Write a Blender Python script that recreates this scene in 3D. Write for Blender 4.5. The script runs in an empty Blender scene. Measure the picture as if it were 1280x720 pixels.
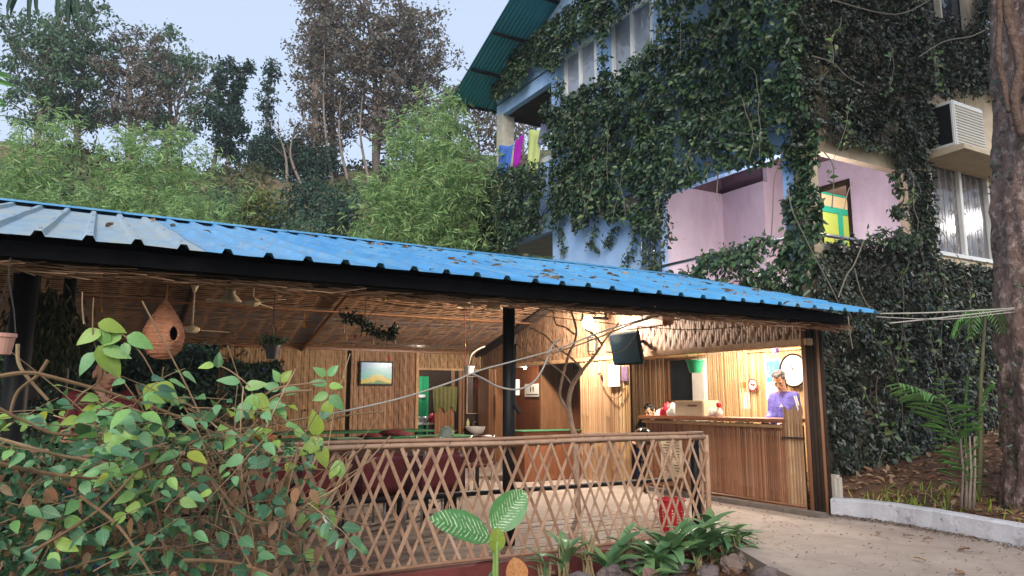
import bpy, bmesh, math, random
import numpy as np
from mathutils import Vector, Matrix, noise
R = math.radians
C = bpy.context.scene.collection
SC = bpy.context.scene
# ------------------------------------------------------------------ camera
F = 924.0; CZ = 1.25; PITCH = R(8.6)
cam_d = bpy.data.cameras.new('camera'); cam = bpy.data.objects.new('camera', cam_d); C.objects.link(cam)
cam.location = (0, 0, CZ); cam.rotation_euler = (R(90) + PITCH, 0, R(-30))
cam_d.sensor_width = 36; cam_d.lens = 36 * F / 1280; cam_d.clip_start = .05; cam_d.clip_end = 2000
SC.camera = cam
# ------------------------------------------------------------------ world, sun, exposure
w = bpy.data.worlds.new("World"); SC.world = w; w.use_nodes = True
nt = w.node_tree; nt.nodes.clear()
SUN_EL, SUN_ROT = R(32), R(215)
sky = nt.nodes.new('ShaderNodeTexSky'); sky.sky_type = 'NISHITA'; sky.sun_disc = False
sky.sun_elevation = SUN_EL; sky.sun_rotation = SUN_ROT; sky.air_density = 1.0; sky.dust_density = 3.0
b1 = nt.nodes.new('ShaderNodeBackground'); b1.inputs[1].default_value = .05
nt.links.new(sky.outputs[0], b1.inputs[0])
b2 = nt.nodes.new('ShaderNodeBackground'); b2.inputs[1].default_value = .42          # the even cloud cover
b2.inputs[0].default_value = (.86, .99, 1.22, 1)
ad = nt.nodes.new('ShaderNodeAddShader'); wo = nt.nodes.new('ShaderNodeOutputWorld')
nt.links.new(b1.outputs[0], ad.inputs[0]); nt.links.new(b2.outputs[0], ad.inputs[1]); nt.links.new(ad.outputs[0], wo.inputs[0])
sd = bpy.data.lights.new('sun', 'SUN'); sd.energy = 1.5; sd.angle = R(30); sd.color = (1, .97, .92)
so = bpy.data.objects.new('sun', sd); C.objects.link(so)
sv = Vector((math.sin(SUN_ROT) * math.cos(SUN_EL), math.cos(SUN_ROT) * math.cos(SUN_EL), math.sin(SUN_EL)))
so.rotation_euler = sv.to_track_quat('Z', 'Y').to_euler(); so.location = (0, -10, 30)
SC.view_settings.view_transform = 'Standard'; SC.view_settings.look = 'None'
SC.view_settings.exposure = 0.6; SC.view_settings.gamma = 1
SC.cycles.max_bounces = 6; SC.cycles.transparent_max_bounces = 6

# ------------------------------------------------------------------ where a sight line meets the place
_f = Vector((.5 * math.cos(PITCH), math.cos(R(30)) * math.cos(PITCH), math.sin(PITCH)))
_r = Vector((math.cos(R(30)), -.5, 0)); _u = _r.cross(_f)
def ray(u, v): return _r * ((u - 640) / F) + _u * ((360 - v) / F) + _f
def onY(u, v, Y): d = ray(u, v); t = Y / d.y; return Vector((d.x * t, Y, CZ + d.z * t))
def onX(u, v, X): d = ray(u, v); t = X / d.x; return Vector((X, d.y * t, CZ + d.z * t))
def onZ(u, v, Z): d = ray(u, v); t = (Z - CZ) / d.z; return Vector((d.x * t, d.y * t, Z))
def atD(u, v, D): d = ray(u, v); t = D / math.hypot(d.x, d.y); return Vector((d.x * t, d.y * t, CZ + d.z * t))
def proj(P):
    d = Vector(P) - Vector((0, 0, CZ)); z = d.dot(_f)
    if z < .01: return (-9999, -9999)
    return (640 + F * d.dot(_r) / z, 360 - F * d.dot(_u) / z)

# ------------------------------------------------------------------ materials
MATS = {}
def mat(name, cols, rough=.6, spec=.3, nvar=.3, nscale=6, bump=0, bscale=40, stretch=(1, 1, 1), metal=0, transl=0, emit=0, alpha=1, coat=0):
    """cols: one colour or several; a piece picks its own tone between them (random per object and per island)"""
    m = bpy.data.materials.new(name); m.use_nodes = True; t = m.node_tree; n = t.nodes; L = t.links
    bs = n['Principled BSDF']; out = n['Material Output']
    if isinstance(cols[0], (int, float)): cols = [cols]
    tc = n.new('ShaderNodeTexCoord'); mp = n.new('ShaderNodeMapping'); mp.inputs['Scale'].default_value = stretch
    L.new(tc.outputs['Object'], mp.inputs[0])
    if len(cols) > 1:
        oi = n.new('ShaderNodeObjectInfo'); ge = n.new('ShaderNodeNewGeometry')
        a = n.new('ShaderNodeMath'); a.operation = 'ADD'; L.new(oi.outputs['Random'], a.inputs[0]); L.new(ge.outputs['Random Per Island'], a.inputs[1])
        fr = n.new('ShaderNodeMath'); fr.operation = 'FRACT'; L.new(a.outputs[0], fr.inputs[0])
        cr = n.new('ShaderNodeValToRGB'); L.new(fr.outputs[0], cr.inputs[0]); cr.color_ramp.interpolation = 'LINEAR'
        e = cr.color_ramp.elements
        while len(e) < len(cols): e.new(.5)
        for i, c in enumerate(cols): e[i].position = i / (len(cols) - 1); e[i].color = (*c, 1)
        col = cr.outputs[0]
    else:
        rg = n.new('ShaderNodeRGB'); rg.outputs[0].default_value = (*cols[0], 1); col = rg.outputs[0]
    if nvar:
        nz = n.new('ShaderNodeTexNoise'); nz.inputs['Scale'].default_value = nscale; nz.inputs['Detail'].default_value = 5
        nz.inputs['Roughness'].default_value = .65; L.new(mp.outputs[0], nz.inputs['Vector'])
        mr = n.new('ShaderNodeMapRange'); mr.inputs[1].default_value = .25; mr.inputs[2].default_value = .75
        mr.inputs[3].default_value = 1 - nvar; mr.inputs[4].default_value = 1 + nvar; L.new(nz.outputs[0], mr.inputs[0])
        mx = n.new('ShaderNodeVectorMath'); mx.operation = 'SCALE'; L.new(col, mx.inputs[0]); L.new(mr.outputs[0], mx.inputs['Scale'])
        col = mx.outputs[0]
    L.new(col, bs.inputs['Base Color'])
    bs.inputs['Roughness'].default_value = rough; bs.inputs['Metallic'].default_value = metal
    bs.inputs['Specular IOR Level'].default_value = spec
    if coat: bs.inputs['Coat Weight'].default_value = coat
    if alpha < 1: bs.inputs['Alpha'].default_value = alpha
    if emit:
        L.new(col, bs.inputs['Emission Color']); bs.inputs['Emission Strength'].default_value = emit
    if bump:
        bn = n.new('ShaderNodeTexNoise'); bn.inputs['Scale'].default_value = bscale; bn.inputs['Detail'].default_value = 4
        L.new(mp.outputs[0], bn.inputs['Vector']); bp = n.new('ShaderNodeBump'); bp.inputs['Strength'].default_value = bump
        bp.inputs['Distance'].default_value = .02; L.new(bn.outputs[0], bp.inputs['Height']); L.new(bp.outputs[0], bs.inputs['Normal'])
    if transl:
        tr = n.new('ShaderNodeBsdfTranslucent'); L.new(col, tr.inputs[0]); ms = n.new('ShaderNodeMixShader'); ms.inputs[0].default_value = transl
        L.new(bs.outputs[0], ms.inputs[1]); L.new(tr.outputs[0], ms.inputs[2]); L.new(ms.outputs[0], out.inputs[0])
    MATS[name] = m
    return m
def patchy(m, col2, scale=1.5, lo=.48, hi=.6, detail=6, st=(1, 1, 1)):
    """worn or stained patches of a second colour over a material"""
    t = m.node_tree; n = t.nodes; L = t.links; bs = n['Principled BSDF']
    src = bs.inputs['Base Color'].links[0].from_socket
    tc = n.new('ShaderNodeTexCoord'); nz = n.new('ShaderNodeTexNoise'); nz.inputs['Scale'].default_value = scale; nz.inputs['Detail'].default_value = detail
    nz.inputs['Roughness'].default_value = .7
    mp = n.new('ShaderNodeMapping'); mp.inputs['Scale'].default_value = st; L.new(tc.outputs['Object'], mp.inputs[0]); L.new(mp.outputs[0], nz.inputs['Vector']); mr = n.new('ShaderNodeMapRange'); mr.inputs[1].default_value = lo; mr.inputs[2].default_value = hi
    L.new(nz.outputs[0], mr.inputs[0]); mx = n.new('ShaderNodeMix'); mx.data_type = 'RGBA'; L.new(mr.outputs[0], mx.inputs[0])
    L.new(src, mx.inputs[6]); mx.inputs[7].default_value = (*col2, 1); L.new(mx.outputs[2], bs.inputs['Base Color']); return m
def cracks(m, col2, scale=.8, w_=.012):
    t = m.node_tree; n = t.nodes; L = t.links; bs = n['Principled BSDF']; src = bs.inputs['Base Color'].links[0].from_socket
    tc = n.new('ShaderNodeTexCoord'); nz = n.new('ShaderNodeTexNoise'); nz.inputs['Scale'].default_value = 2.5; nz.inputs['Detail'].default_value = 5; L.new(tc.outputs['Object'], nz.inputs['Vector'])
    va = n.new('ShaderNodeVectorMath'); va.operation = 'MULTIPLY_ADD'; L.new(nz.outputs['Color'], va.inputs[0]); va.inputs[1].default_value = (.5, .5, 0); L.new(tc.outputs['Object'], va.inputs[2])
    vo = n.new('ShaderNodeTexVoronoi'); vo.feature = 'DISTANCE_TO_EDGE'; vo.inputs['Scale'].default_value = scale; L.new(va.outputs[0], vo.inputs['Vector'])
    mr = n.new('ShaderNodeMapRange'); mr.inputs[1].default_value = 0; mr.inputs[2].default_value = w_; mr.inputs[3].default_value = .38; mr.inputs[4].default_value = 0; L.new(vo.outputs[0], mr.inputs[0])
    mx = n.new('ShaderNodeMix'); mx.data_type = 'RGBA'; L.new(mr.outputs[0], mx.inputs[0]); L.new(src, mx.inputs[6]); mx.inputs[7].default_value = (*col2, 1); L.new(mx.outputs[2], bs.inputs['Base Color']); return m
m_culm = mat('dry_bamboo', [(.34, .19, .095), (.46, .28, .15), (.26, .14, .07), (.52, .34, .2)], .45, .4, .25, 9, .25, 60, (1, 1, .15))
m_culmg = mat('golden_bamboo', [(.48, .30, .14), (.58, .40, .21), (.38, .22, .10), (.62, .46, .27)], .45, .35, .2, 9, .2, 60, (1, 1, .12))
m_culmr = mat('reddish_bamboo', [(.26, .11, .055), (.33, .15, .075), (.18, .075, .035), (.38, .19, .10)], .45, .35, .3, 7, .3, 50, (1, 1, .12))
m_slat = mat('split_bamboo', [(.34, .20, .12), (.46, .29, .19), (.28, .15, .09), (.50, .34, .24)], .55, .3, .25, 14, .2, 60)
m_mat = mat('woven_bamboo', [(.36, .22, .11), (.44, .28, .15), (.28, .15, .07), (.40, .25, .13)], .55, .25, .3, 12, .2, 60)
m_mat2 = mat('brown_woven_bamboo', [(.32, .18, .10), (.40, .24, .14), (.24, .12, .065), (.35, .2, .115)], .55, .25, .3, 12, .2, 60)
m_back = mat('dark_mat_backing', (.05, .028, .014), .9, .1, .3)
m_black = mat('black_paint', (.010, .010, .011), .5, .25, .2)
m_tar = mat('tarred_timber', (.006, .006, .007), .95, .05, .3)
m_soot = mat('sooty_timber', [(.03, .018, .012), (.05, .03, .02)], .8, .2, .4, 10, .3)
m_wood = mat('brown_timber', [(.22, .10, .045), (.28, .13, .06)], .55, .3, .35, 10, .25, 50, (1, 1, .2))
m_woodr = mat('varnished_redwood', [(.20, .07, .03), (.26, .10, .045)], .4, .4, .3, 8, .15, 50, (1, 1, .15))
m_pale = mat('pale_timber', [(.5, .3, .16), (.42, .25, .13)], .55, .3, .3, 9, .2, 50)
m_blue = mat('blue_roof_paint', [(.06, .30, .58), (.08, .34, .62), (.055, .27, .55)], .42, .45, .25, 3, .1, 30, (3, .5, 3))
patchy(m_blue, (.16, .38, .56), 2.5, .45, .7, 6, (3, .35, 1)); patchy(m_blue, (.24, .26, .22), 6, .6, .74, 6, (2, .6, 1)); patchy(m_blue, (.20, .10, .05), 14, .68, .74)
m_bluef = mat('pale_blue_roof_paint', [(.24, .36, .46), (.29, .40, .48)], .4, .5, .25, 3, .05, 30, (3, .5, 3))  # weathered left sheets, with pale sky reflection also put into the colour
patchy(m_bluef, (.36, .40, .38), 3, .45, .62, 6, (2, .5, 1)); patchy(m_bluef, (.22, .16, .10), 12, .66, .74)
m_bwall = mat('light_blue_wall_paint', (.38, .57, .88), .8, .2, .15, 2, .1, 30); patchy(m_bwall, (.42, .52, .66), 2.5, .55, .72)
m_pink = mat('pink_wall_paint', (.78, .64, .73), .8, .2, .1, 1.5, .08, 30); patchy(m_pink, (.66, .50, .60), 1.5, .45, .7, 6, (1, 1, .4)); patchy(m_pink, (.5, .42, .42), 5, .64, .74)
m_cream = mat('cream_plaster', (.62, .50, .36), .8, .2, .2, 4, .1, 30)
m_white = mat('white_paint', (.78, .78, .76), .5, .4, .08, 6)
m_gray = mat('grey_plaster', (.42, .38, .33), .85, .2, .25, 3, .15, 30)
m_teal = mat('teal_metal', (.04, .28, .33), .45, .5, .15, 2)
m_conc = mat('pinkish_concrete', (.35, .285, .245), .75, .25, .22, 2.2, .25, 60); patchy(m_conc, (.27, .215, .18), 1.3, .42, .7); patchy(m_conc, (.22, .17, .14), 9, .6, .72); cracks(m_conc, (.16, .12, .10), .55, .010)
m_kerbw = mat('whitewashed_concrete', (.52, .52, .56), .8, .2, .25, 4, .3, 30); patchy(m_kerbw, (.26, .23, .21), 2.5, .54, .66); patchy(m_kerbw, (.15, .13, .11), 12, .6, .7)
m_kerbd = mat('dark_stone', (.16, .13, .11), .85, .2, .35, 6, .4, 20)
m_soil = mat('red_brown_soil', (.17, .085, .05), .95, .1, .4, 7, .8, 25); patchy(m_soil, (.09, .06, .035), 3, .45, .65)
m_hill = mat('hill_earth', (.20, .14, .09), .95, .1, .35, 1.2, .6, 6); patchy(m_hill, (.07, .11, .05), .35, .4, .55)
m_bark = mat('mottled_bark', (.17, .11, .09), .9, .15, .6, 9, 1.0, 30, (1, 1, .6)); patchy(m_bark, (.34, .25, .22), 11, .52, .6); patchy(m_bark, (.05, .045, .03), 5, .56, .64)
m_barkd = mat('grey_brown_bark', [(.10, .085, .075), (.15, .12, .10)], .9, .1, .3, 4, .3, 20)
m_barkp = mat('pale_bark', [(.24, .19, .16), (.30, .24, .2)], .9, .1, .3, 4, .3, 20)
m_leafw = mat('dark_creeper_leaf', [(.012, .024, .014), (.02, .036, .02), (.04, .06, .034), (.014, .022, .016), (.05, .042, .03), (.028, .052, .028), (.12, .13, .10), (.05, .075, .04)], .36, .55, .5, 1.3, 0, transl=.08)  # the grey and lighter tones put leaf glints into the colour
m_leafv = mat('creeper_leaf', [(.02, .055, .024), (.035, .085, .034), (.075, .14, .05), (.018, .05, .026), (.04, .08, .045), (.11, .16, .06), (.03, .07, .035), (.09, .085, .04)], .36, .55, .5, 1.1, 0, transl=.14)  # brighter variants are highlights put into the leaf colour
m_leaff = mat('fresh_leaf', [(.22, .44, .11), (.17, .40, .16), (.30, .50, .10), (.12, .30, .11), (.20, .40, .19), (.36, .52, .11), (.15, .34, .10)], .4, .45, .2, 12, .15, 30, transl=.28)
m_leafd = mat('mature_leaf', [(.045, .14, .07), (.07, .19, .09), (.04, .11, .06), (.09, .21, .08)], .42, .45, .25, 12, .1, 30, transl=.18)
m_leafy = mat('yellow_green_leaf', [(.32, .42, .05), (.24, .36, .06), (.42, .45, .06)], .4, .4, .2, 12, transl=.3)
m_dry = mat('dry_leaf', [(.26, .15, .08), (.36, .23, .13), (.18, .10, .06), (.44, .31, .2), (.30, .13, .06)], .8, .15, .3, 12, .2, 30, transl=.15)
m_dryv = mat('veined_dry_leaf', (.42, .17, .06), .6, .2, .3, 10, .3, 30)
m_dryo = mat('orange_dry_leaf', [(.46, .16, .05), (.40, .14, .04)], .6, .2, .3, 10, .2, 30)
m_twig = mat('dry_stem', [(.26, .16, .09), (.18, .11, .06), (.34, .24, .14)], .8, .2, .3, 12)
m_bam = mat('bamboo_leaf', [(.32, .54, .18), (.44, .64, .24), (.20, .36, .15), (.52, .68, .28), (.34, .50, .24), (.15, .28, .12), (.46, .48, .22)], .5, .3, .15, 3, transl=.4)
m_tl1 = mat('grey_green_leaf', [(.11, .19, .12), (.15, .25, .13), (.08, .14, .10), (.18, .24, .14)], .6, .2, .2, 3, transl=.25)
m_tl2 = mat('brownish_leaf', [(.22, .16, .13), (.17, .14, .12), (.14, .16, .12), (.26, .18, .14), (.13, .17, .12)], .7, .2, .2, 3, transl=.25)
m_tl3 = mat('dark_green_leaf', [(.04, .08, .06), (.05, .10, .07), (.03, .065, .05)], .55, .25, .2, 3, transl=.15)
m_tl4 = mat('olive_leaf', [(.16, .2, .06), (.22, .24, .07), (.12, .16, .05)], .6, .2, .2, 3, transl=.25)
m_palm = mat('palm_leaf', [(.14, .34, .08), (.2, .42, .12), (.10, .25, .07)], .45, .4, .2, 8, transl=.25)
m_metal = mat('galvanised_steel', (.5, .5, .52), .3, .5, .1, 6, metal=.9)
m_glass = mat('window_glass', (.32, .35, .42), .06, .8, .1, 2)
m_glassd = mat('dark_glass', (.03, .035, .045), .05, .8, .1, 2)
m_skin = mat('skin', (.56, .33, .22), .5, .35, .08, 20)
m_hair = mat('grey_hair', (.10, .095, .10), .7, .3, .4, 60, .5, 90)
m_hairb = mat('black_hair', (.012, .010, .010), .5, .4, .3, 60, .4, 90)
m_eye = mat('dark_eye', (.02, .015, .012), .2, .5, 0)
m_lip = mat('lip', (.30, .11, .08), .5, .3, 0)
m_purple = mat('violet_blue_cloth', (.14, .13, .48), .8, .2, .15, 12, .2, 60)
m_maroon = mat('maroon_cloth', (.13, .02, .025), .75, .2, .25, 6, .15, 40)
m_navy = mat('dark_blue_cloth', (.03, .06, .20), .8, .2, .2, 8)
m_red = mat('red_plastic', (.58, .02, .04), .35, .5, .08, 8)
m_green = mat('green_plastic', (.03, .36, .17), .35, .5, .08, 8)
m_greenc = mat('green_cloth', (.05, .15, .07), .8, .2, .25, 6)
m_paper = mat('white_paper', (.76, .75, .72), .7, .2, .04, 6)
m_cer = mat('white_ceramic', (.75, .74, .72), .15, .6, .03, 4)
m_wire = mat('black_wire', (.02, .02, .02), .6, .3, 0)
m_cable = mat('pale_grey_cable', (.36, .33, .29), .5, .4, .15, 10)
m_nest = mat('woven_straw', (.62, .27, .15), .8, .2, .3, 20, .9, 70, (1, 1, 4))
m_card = mat('cream_box_board', (.66, .55, .40), .7, .2, .08, 5)

# ------------------------------------------------------------------ mesh helpers
def wloc(p):
    v = Vector((0, 0, 0))
    while p is not None: v += p.location; p = p.parent
    return v
def tag(o, label=None, cat=None, group=None, kind=None):
    if label: o['label'] = label
    if cat: o['category'] = cat
    if group: o['group'] = group
    if kind: o['kind'] = kind
    return o
def thing(name, label, cat, loc=(0, 0, 0), group=None, rz=0):
    o = bpy.data.objects.new(name, None); C.objects.link(o); o.location = loc; o.rotation_euler = (0, 0, rz)
    o.empty_display_size = .1
    return tag(o, label, cat, group)
def link(name, me, parent=None, loc=(0, 0, 0)):
    o = bpy.data.objects.new(name, me); C.objects.link(o)
    if parent: o.parent = parent
    o.location = loc; return o
class MB:
    def __init__(s): s.v = []; s.f = []; s.mi = []; s.m = 0
    def add(s, vs, fs):
        b = len(s.v); s.v += [tuple(v) for v in vs]; s.f += [tuple(b + i for i in f) for f in fs]; s.mi += [s.m] * len(fs); return s
    def box(s, lo, hi, M=None):
        x0, y0, z0 = lo; x1, y1, z1 = hi
        vs = [Vector(p) for p in ((x0, y0, z0), (x1, y0, z0), (x1, y1, z0), (x0, y1, z0), (x0, y0, z1), (x1, y0, z1), (x1, y1, z1), (x0, y1, z1))]
        if M: vs = [M @ v for v in vs]
        return s.add(vs, [(0, 3, 2, 1), (4, 5, 6, 7), (0, 1, 5, 4), (1, 2, 6, 5), (2, 3, 7, 6), (3, 0, 4, 7)])
    def bbox(s, lo, hi, bev=.01, M=None):
        """box with bevelled edges"""
        bm = bmesh.new(); bmesh.ops.create_cube(bm, size=1)
        for v in bm.verts: v.co = Vector([(lo[i] + hi[i]) / 2 + v.co[i] * (hi[i] - lo[i]) for i in range(3)])
        bmesh.ops.bevel(bm, geom=list(bm.edges), offset=bev, segments=2, affect='EDGES')
        vs = [M @ v.co if M else v.co.copy() for v in bm.verts]; bm.verts.index_update()
        s.add(vs, [tuple(v.index for v in f.verts) for f in bm.faces]); bm.free(); return s
    def bar(s, p, q, w_, t_, up=(0, 0, 1)):
        p, q = Vector(p), Vector(q); d = (q - p); L = d.length; d.normalize(); u = Vector(up)
        sx = d.cross(u)
        if sx.length < 1e-4: sx = d.cross(Vector((1, 0, 0)))
        sx.normalize(); n = sx.cross(d)
        M = Matrix((sx, d, n)).transposed().to_4x4(); M.translation = p
        return s.box((-w_ / 2, 0, -t_ / 2), (w_ / 2, L, t_ / 2), M)
    def tube(s, pts, rad, seg=8, cap=True):
        pts = [Vector(p) for p in pts]; n = len(pts)
        if isinstance(rad, (int, float)): rad = [rad] * n
        vs = []; fs = []; ref = None
        for i, p in enumerate(pts):
            d = (pts[min(i + 1, n - 1)] - pts[max(i - 1, 0)]).normalized()
            if ref is None:
                ref = d.cross(Vector((0, 0, 1)))
                if ref.length < .05: ref = d.cross(Vector((1, 0, 0)))
            a = (ref - d * ref.dot(d)).normalized(); ref = a; b = d.cross(a)
            for k in range(seg):
                t = 2 * math.pi * k / seg; vs.append(p + (a * math.cos(t) + b * math.sin(t)) * rad[i])
        for i in range(n - 1):
            for k in range(seg):
                k2 = (k + 1) % seg; fs.append((i * seg + k, i * seg + k2, (i + 1) * seg + k2, (i + 1) * seg + k))
        if cap: fs.append(tuple(range(seg))[::-1]); fs.append(tuple((n - 1) * seg + k for k in range(seg)))
        return s.add(vs, fs)
    def lathe(s, prof, c=(0, 0, 0), seg=16, M=None, cap=True):
        vs = []; fs = []
        for (r, z) in prof:
            for k in range(seg):
                t = 2 * math.pi * k / seg; p = Vector((r * math.cos(t), r * math.sin(t), z))
                vs.append((M @ p if M else p) + Vector(c))
        n = len(prof)
        for i in range(n - 1):
            for k in range(seg):
                k2 = (k + 1) % seg; fs.append((i * seg + k, i * seg + k2, (i + 1) * seg + k2, (i + 1) * seg + k))
        if cap: fs.append(tuple(range(seg))[::-1]); fs.append(tuple((n - 1) * seg + k for k in range(seg)))
        return s.add(vs, fs)
    def ball(s, c, r, seg=12, M=None):
        if isinstance(r, (int, float)): r = (r, r, r)
        prof = [(max(.001, math.sin(math.pi * i / 8)), -math.cos(math.pi * i / 8)) for i in range(9)]
        S = Matrix.Diagonal((*r, 1))
        return s.lathe(prof, c, seg, (M @ S) if M else S)
    def build(s, name, m, parent=None, label=None, cat=None, group=None, kind=None, smooth=False, local=False, recalc=False, bevel=0):
        off = Vector((0, 0, 0)) if (local or parent is None) else wloc(parent)
        me = bpy.data.meshes.new(name)
        vs = [(v[0] - off.x, v[1] - off.y, v[2] - off.z) for v in s.v]
        me.from_pydata(vs, [], s.f)
        for mm in (m if isinstance(m, (list, tuple)) else [m]): me.materials.append(mm)
        if len(me.materials) > 1: me.polygons.foreach_set('material_index', s.mi)
        if smooth: me.polygons.foreach_set('use_smooth', [True] * len(me.polygons))
        if recalc:
            bm = bmesh.new(); bm.from_mesh(me); bmesh.ops.recalc_face_normals(bm, faces=bm.faces); bm.to_mesh(me); bm.free()
        me.update(); o = link(name, me, parent)
        if bevel:
            b = o.modifiers.new('bevel', 'BEVEL'); b.width = bevel; b.segments = 2; b.limit_method = 'ANGLE'
        return tag(o, label, cat, group, kind)
def np_mesh(name, V, Fq, m, parent=None, kind=None, label=None, cat=None, group=None, smooth=False):
    V = np.asarray(V, dtype=np.float32); Fq = np.asarray(Fq, dtype=np.int32)
    if parent is not None: V = V - np.array(wloc(parent), dtype=np.float32)
    me = bpy.data.meshes.new(name); k = Fq.shape[1]
    me.vertices.add(len(V)); me.vertices.foreach_set('co', V.ravel())
    me.loops.add(Fq.size); me.loops.foreach_set('vertex_index', Fq.ravel())
    me.polygons.add(len(Fq)); me.polygons.foreach_set('loop_start', np.arange(0, Fq.size, k, dtype=np.int32))
    me.polygons.foreach_set('loop_total', np.full(len(Fq), k, dtype=np.int32))
    me.materials.append(m); me.update(calc_edges=True)
    if smooth: me.polygons.foreach_set('use_smooth', [True] * len(me.polygons))
    o = link(name, me, parent); return tag(o, label, cat, group, kind)
def nrm(a): return a / np.maximum(np.linalg.norm(a, axis=1, keepdims=True), 1e-6)
def leaf_cloud(name, P, A, N, L, W, m, parent=None, kind='stuff', fold=.18, **kw):
    """many small folded leaves: P base points, A axis, N face normal"""
    P = np.asarray(P, float); n = len(P); A = nrm(np.asarray(A, float)); N = np.asarray(N, float)
    S = nrm(np.cross(A, N)); N = np.cross(S, A); L = np.broadcast_to(np.asarray(L, float).reshape(-1, 1), (n, 1)); W = np.broadcast_to(np.asarray(W, float).reshape(-1, 1), (n, 1))
    up = N * W * fold
    v = np.stack([P, P + A * L * .33 + S * W * .5 + up, P + A * L * .72 + S * W * .33 + up * .6, P + A * L - N * L * .08,
                  P + A * L * .72 - S * W * .33 + up * .6, P + A * L * .33 - S * W * .5 + up], axis=1).reshape(-1, 3)
    b = (np.arange(n) * 6)[:, None]
    f = np.concatenate([b + np.array([[0, 1, 2, 3]]), b + np.array([[0, 3, 4, 5]])], axis=1).reshape(-1, 4)
    return np_mesh(name, v, f, m, parent, kind, **kw)
def in_poly(px, py, poly):
    px = np.asarray(px); py = np.asarray(py); ins = np.zeros(len(px), bool); n = len(poly); j = n - 1
    for i in range(n):
        xi, yi = poly[i]; xj, yj = poly[j]
        c = ((yi > py) != (yj > py)) & (px < (xj - xi) * (py - yi) / ((yj - yi) or 1e-9) + xi)
        ins ^= c; j = i
    return ins
def proj_np(P):
    d = P - np.array([0, 0, CZ]); z = d @ np.array(_f)
    return 640 + F * (d @ np.array(_r)) / z, 360 - F * (d @ np.array(_u)) / z
def text_mesh(name, body, size, m, parent, M, extrude=.0015, align='CENTER'):
    cu = bpy.data.curves.new(name, 'FONT'); cu.body = body; cu.size = size; cu.extrude = extrude; cu.align_x = align; cu.align_y = 'CENTER'; cu.resolution_u = 2
    ob = bpy.data.objects.new(name, cu); C.objects.link(ob); bpy.context.view_layer.update()
    me = bpy.data.meshes.new_from_object(ob.evaluated_get(bpy.context.evaluated_depsgraph_get()))
    bpy.data.objects.remove(ob); me.name = name; me.materials.clear(); me.materials.append(m)
    me.transform(M); off = wloc(parent); me.transform(Matrix.Translation(-off))
    return link(name, me, parent)
def lamp(name, parent, loc, power, col, rad=.05):
    ld = bpy.data.lights.new(name, 'POINT'); ld.energy = power; ld.color = col; ld.shadow_soft_size = rad
    o = bpy.data.objects.new(name, ld); C.objects.link(o); o.parent = parent; o.location = Vector(loc) - wloc(parent); return o
def smooth(t): t = max(0, min(1, t)); return t * t * (3 - 2 * t)
# ================================================================== THE SETTING: ground
def terrain(x, y):
    t = smooth((y - 17.5) / 19.5)
    h = -.12 + 11.9 * t + max(0, x - 8) * .28 * t + max(0, y - 37) * .03
    h += t * 1.1 * (noise.noise(Vector((x * .12, y * .12, 3))) + .5 * noise.noise(Vector((x * .4, y * .4, 7))))
    if y < 4.6: h -= .25 * smooth((4.6 - y) / .5)
    if x > 7.6 and y < 7.2: h = max(h, .1 + .13 * (x - 7.6))
    return h
xs = sorted(set([round(-90 + i * 3.0, 3) for i in range(61)] + [round(-8 + i * .6, 3) for i in range(55)]))
ys = sorted(set([round(-40 + i * 3.0, 3) for i in range(56)] + [round(14 + i * .8, 3) for i in range(40)]))
gv = []; gf = []
for y in ys:
    for x in xs:
        z = terrain(x, y)
        if -3 < x < 7.6 and 4.4 < y < 17: z = min(z, -.16)
        if x >= 7.0 and y < 7.8: z = -.16                     # the planted bank and the drive lie above this
        gv.append((x, y, z))
nx = len(xs)
for j in range(len(ys) - 1):
    for i in range(nx - 1): gf.append((j * nx + i, j * nx + i + 1, (j + 1) * nx + i + 1, (j + 1) * nx + i))
g = np_mesh('ground', gv, gf, m_hill, kind='structure', smooth=True)

# concrete drive: one slab at z 0, with its front-left edge
pth = MB(); P0 = [(5.35, 5.3), (4.95, 4.75), (4.62, 4.1), (4.35, 3.4), (4.1, 2.4), (3.8, -3)]
Rr = [(7.35, 5.45), (7.32, 4.75), (7.2, 4.1), (7.0, 3.4), (6.6, 2.4), (6.0, -3)]
Ps = [(5.35, 7.0)] + P0; Rs = [(7.1, 7.0)] + Rr
vs = []
NS = 10
for (a, b) in zip(Ps, Rs):
    for k in range(NS + 1):
        t = k / NS; x = a[0] + (b[0] - a[0]) * t; y = a[1] + (b[1] - a[1]) * t
        vs.append((x, y, .004 + .012 * noise.noise(Vector((x * 1.3, y * 1.3, 0)))))
fs = []
for j in range(len(Ps) - 1):
    for k in range(NS): a = j * (NS + 1) + k; fs.append((a + NS + 1, a + NS + 2, a + 1, a))
pth.add(vs, fs)
nb = len(vs)
for j in range(len(Ps) - 1):        # slab edge
    a = j * (NS + 1); b = (j + 1) * (NS + 1); p, q = Vector(vs[a]), Vector(vs[b])
    pth.add([p, q, q - Vector((-.03, 0, .26)), p - Vector((-.03, 0, .26))], [(0, 1, 2, 3)])
pth.build('path', m_conc, kind='structure', smooth=False)
fl = MB(); fl.box((-3, 5.18, -.12), (5.34, 13.5, -.03)); fl.box((5.34, 7.0, -.12), (11, 13.5, -.002))
fl.build('floor', m_conc, kind='structure')
fl = MB(); fl.box((-3, 6.95, -.03), (5.34, 13.5, -.001)); fl.build('floor', m_conc, kind='structure')
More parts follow.
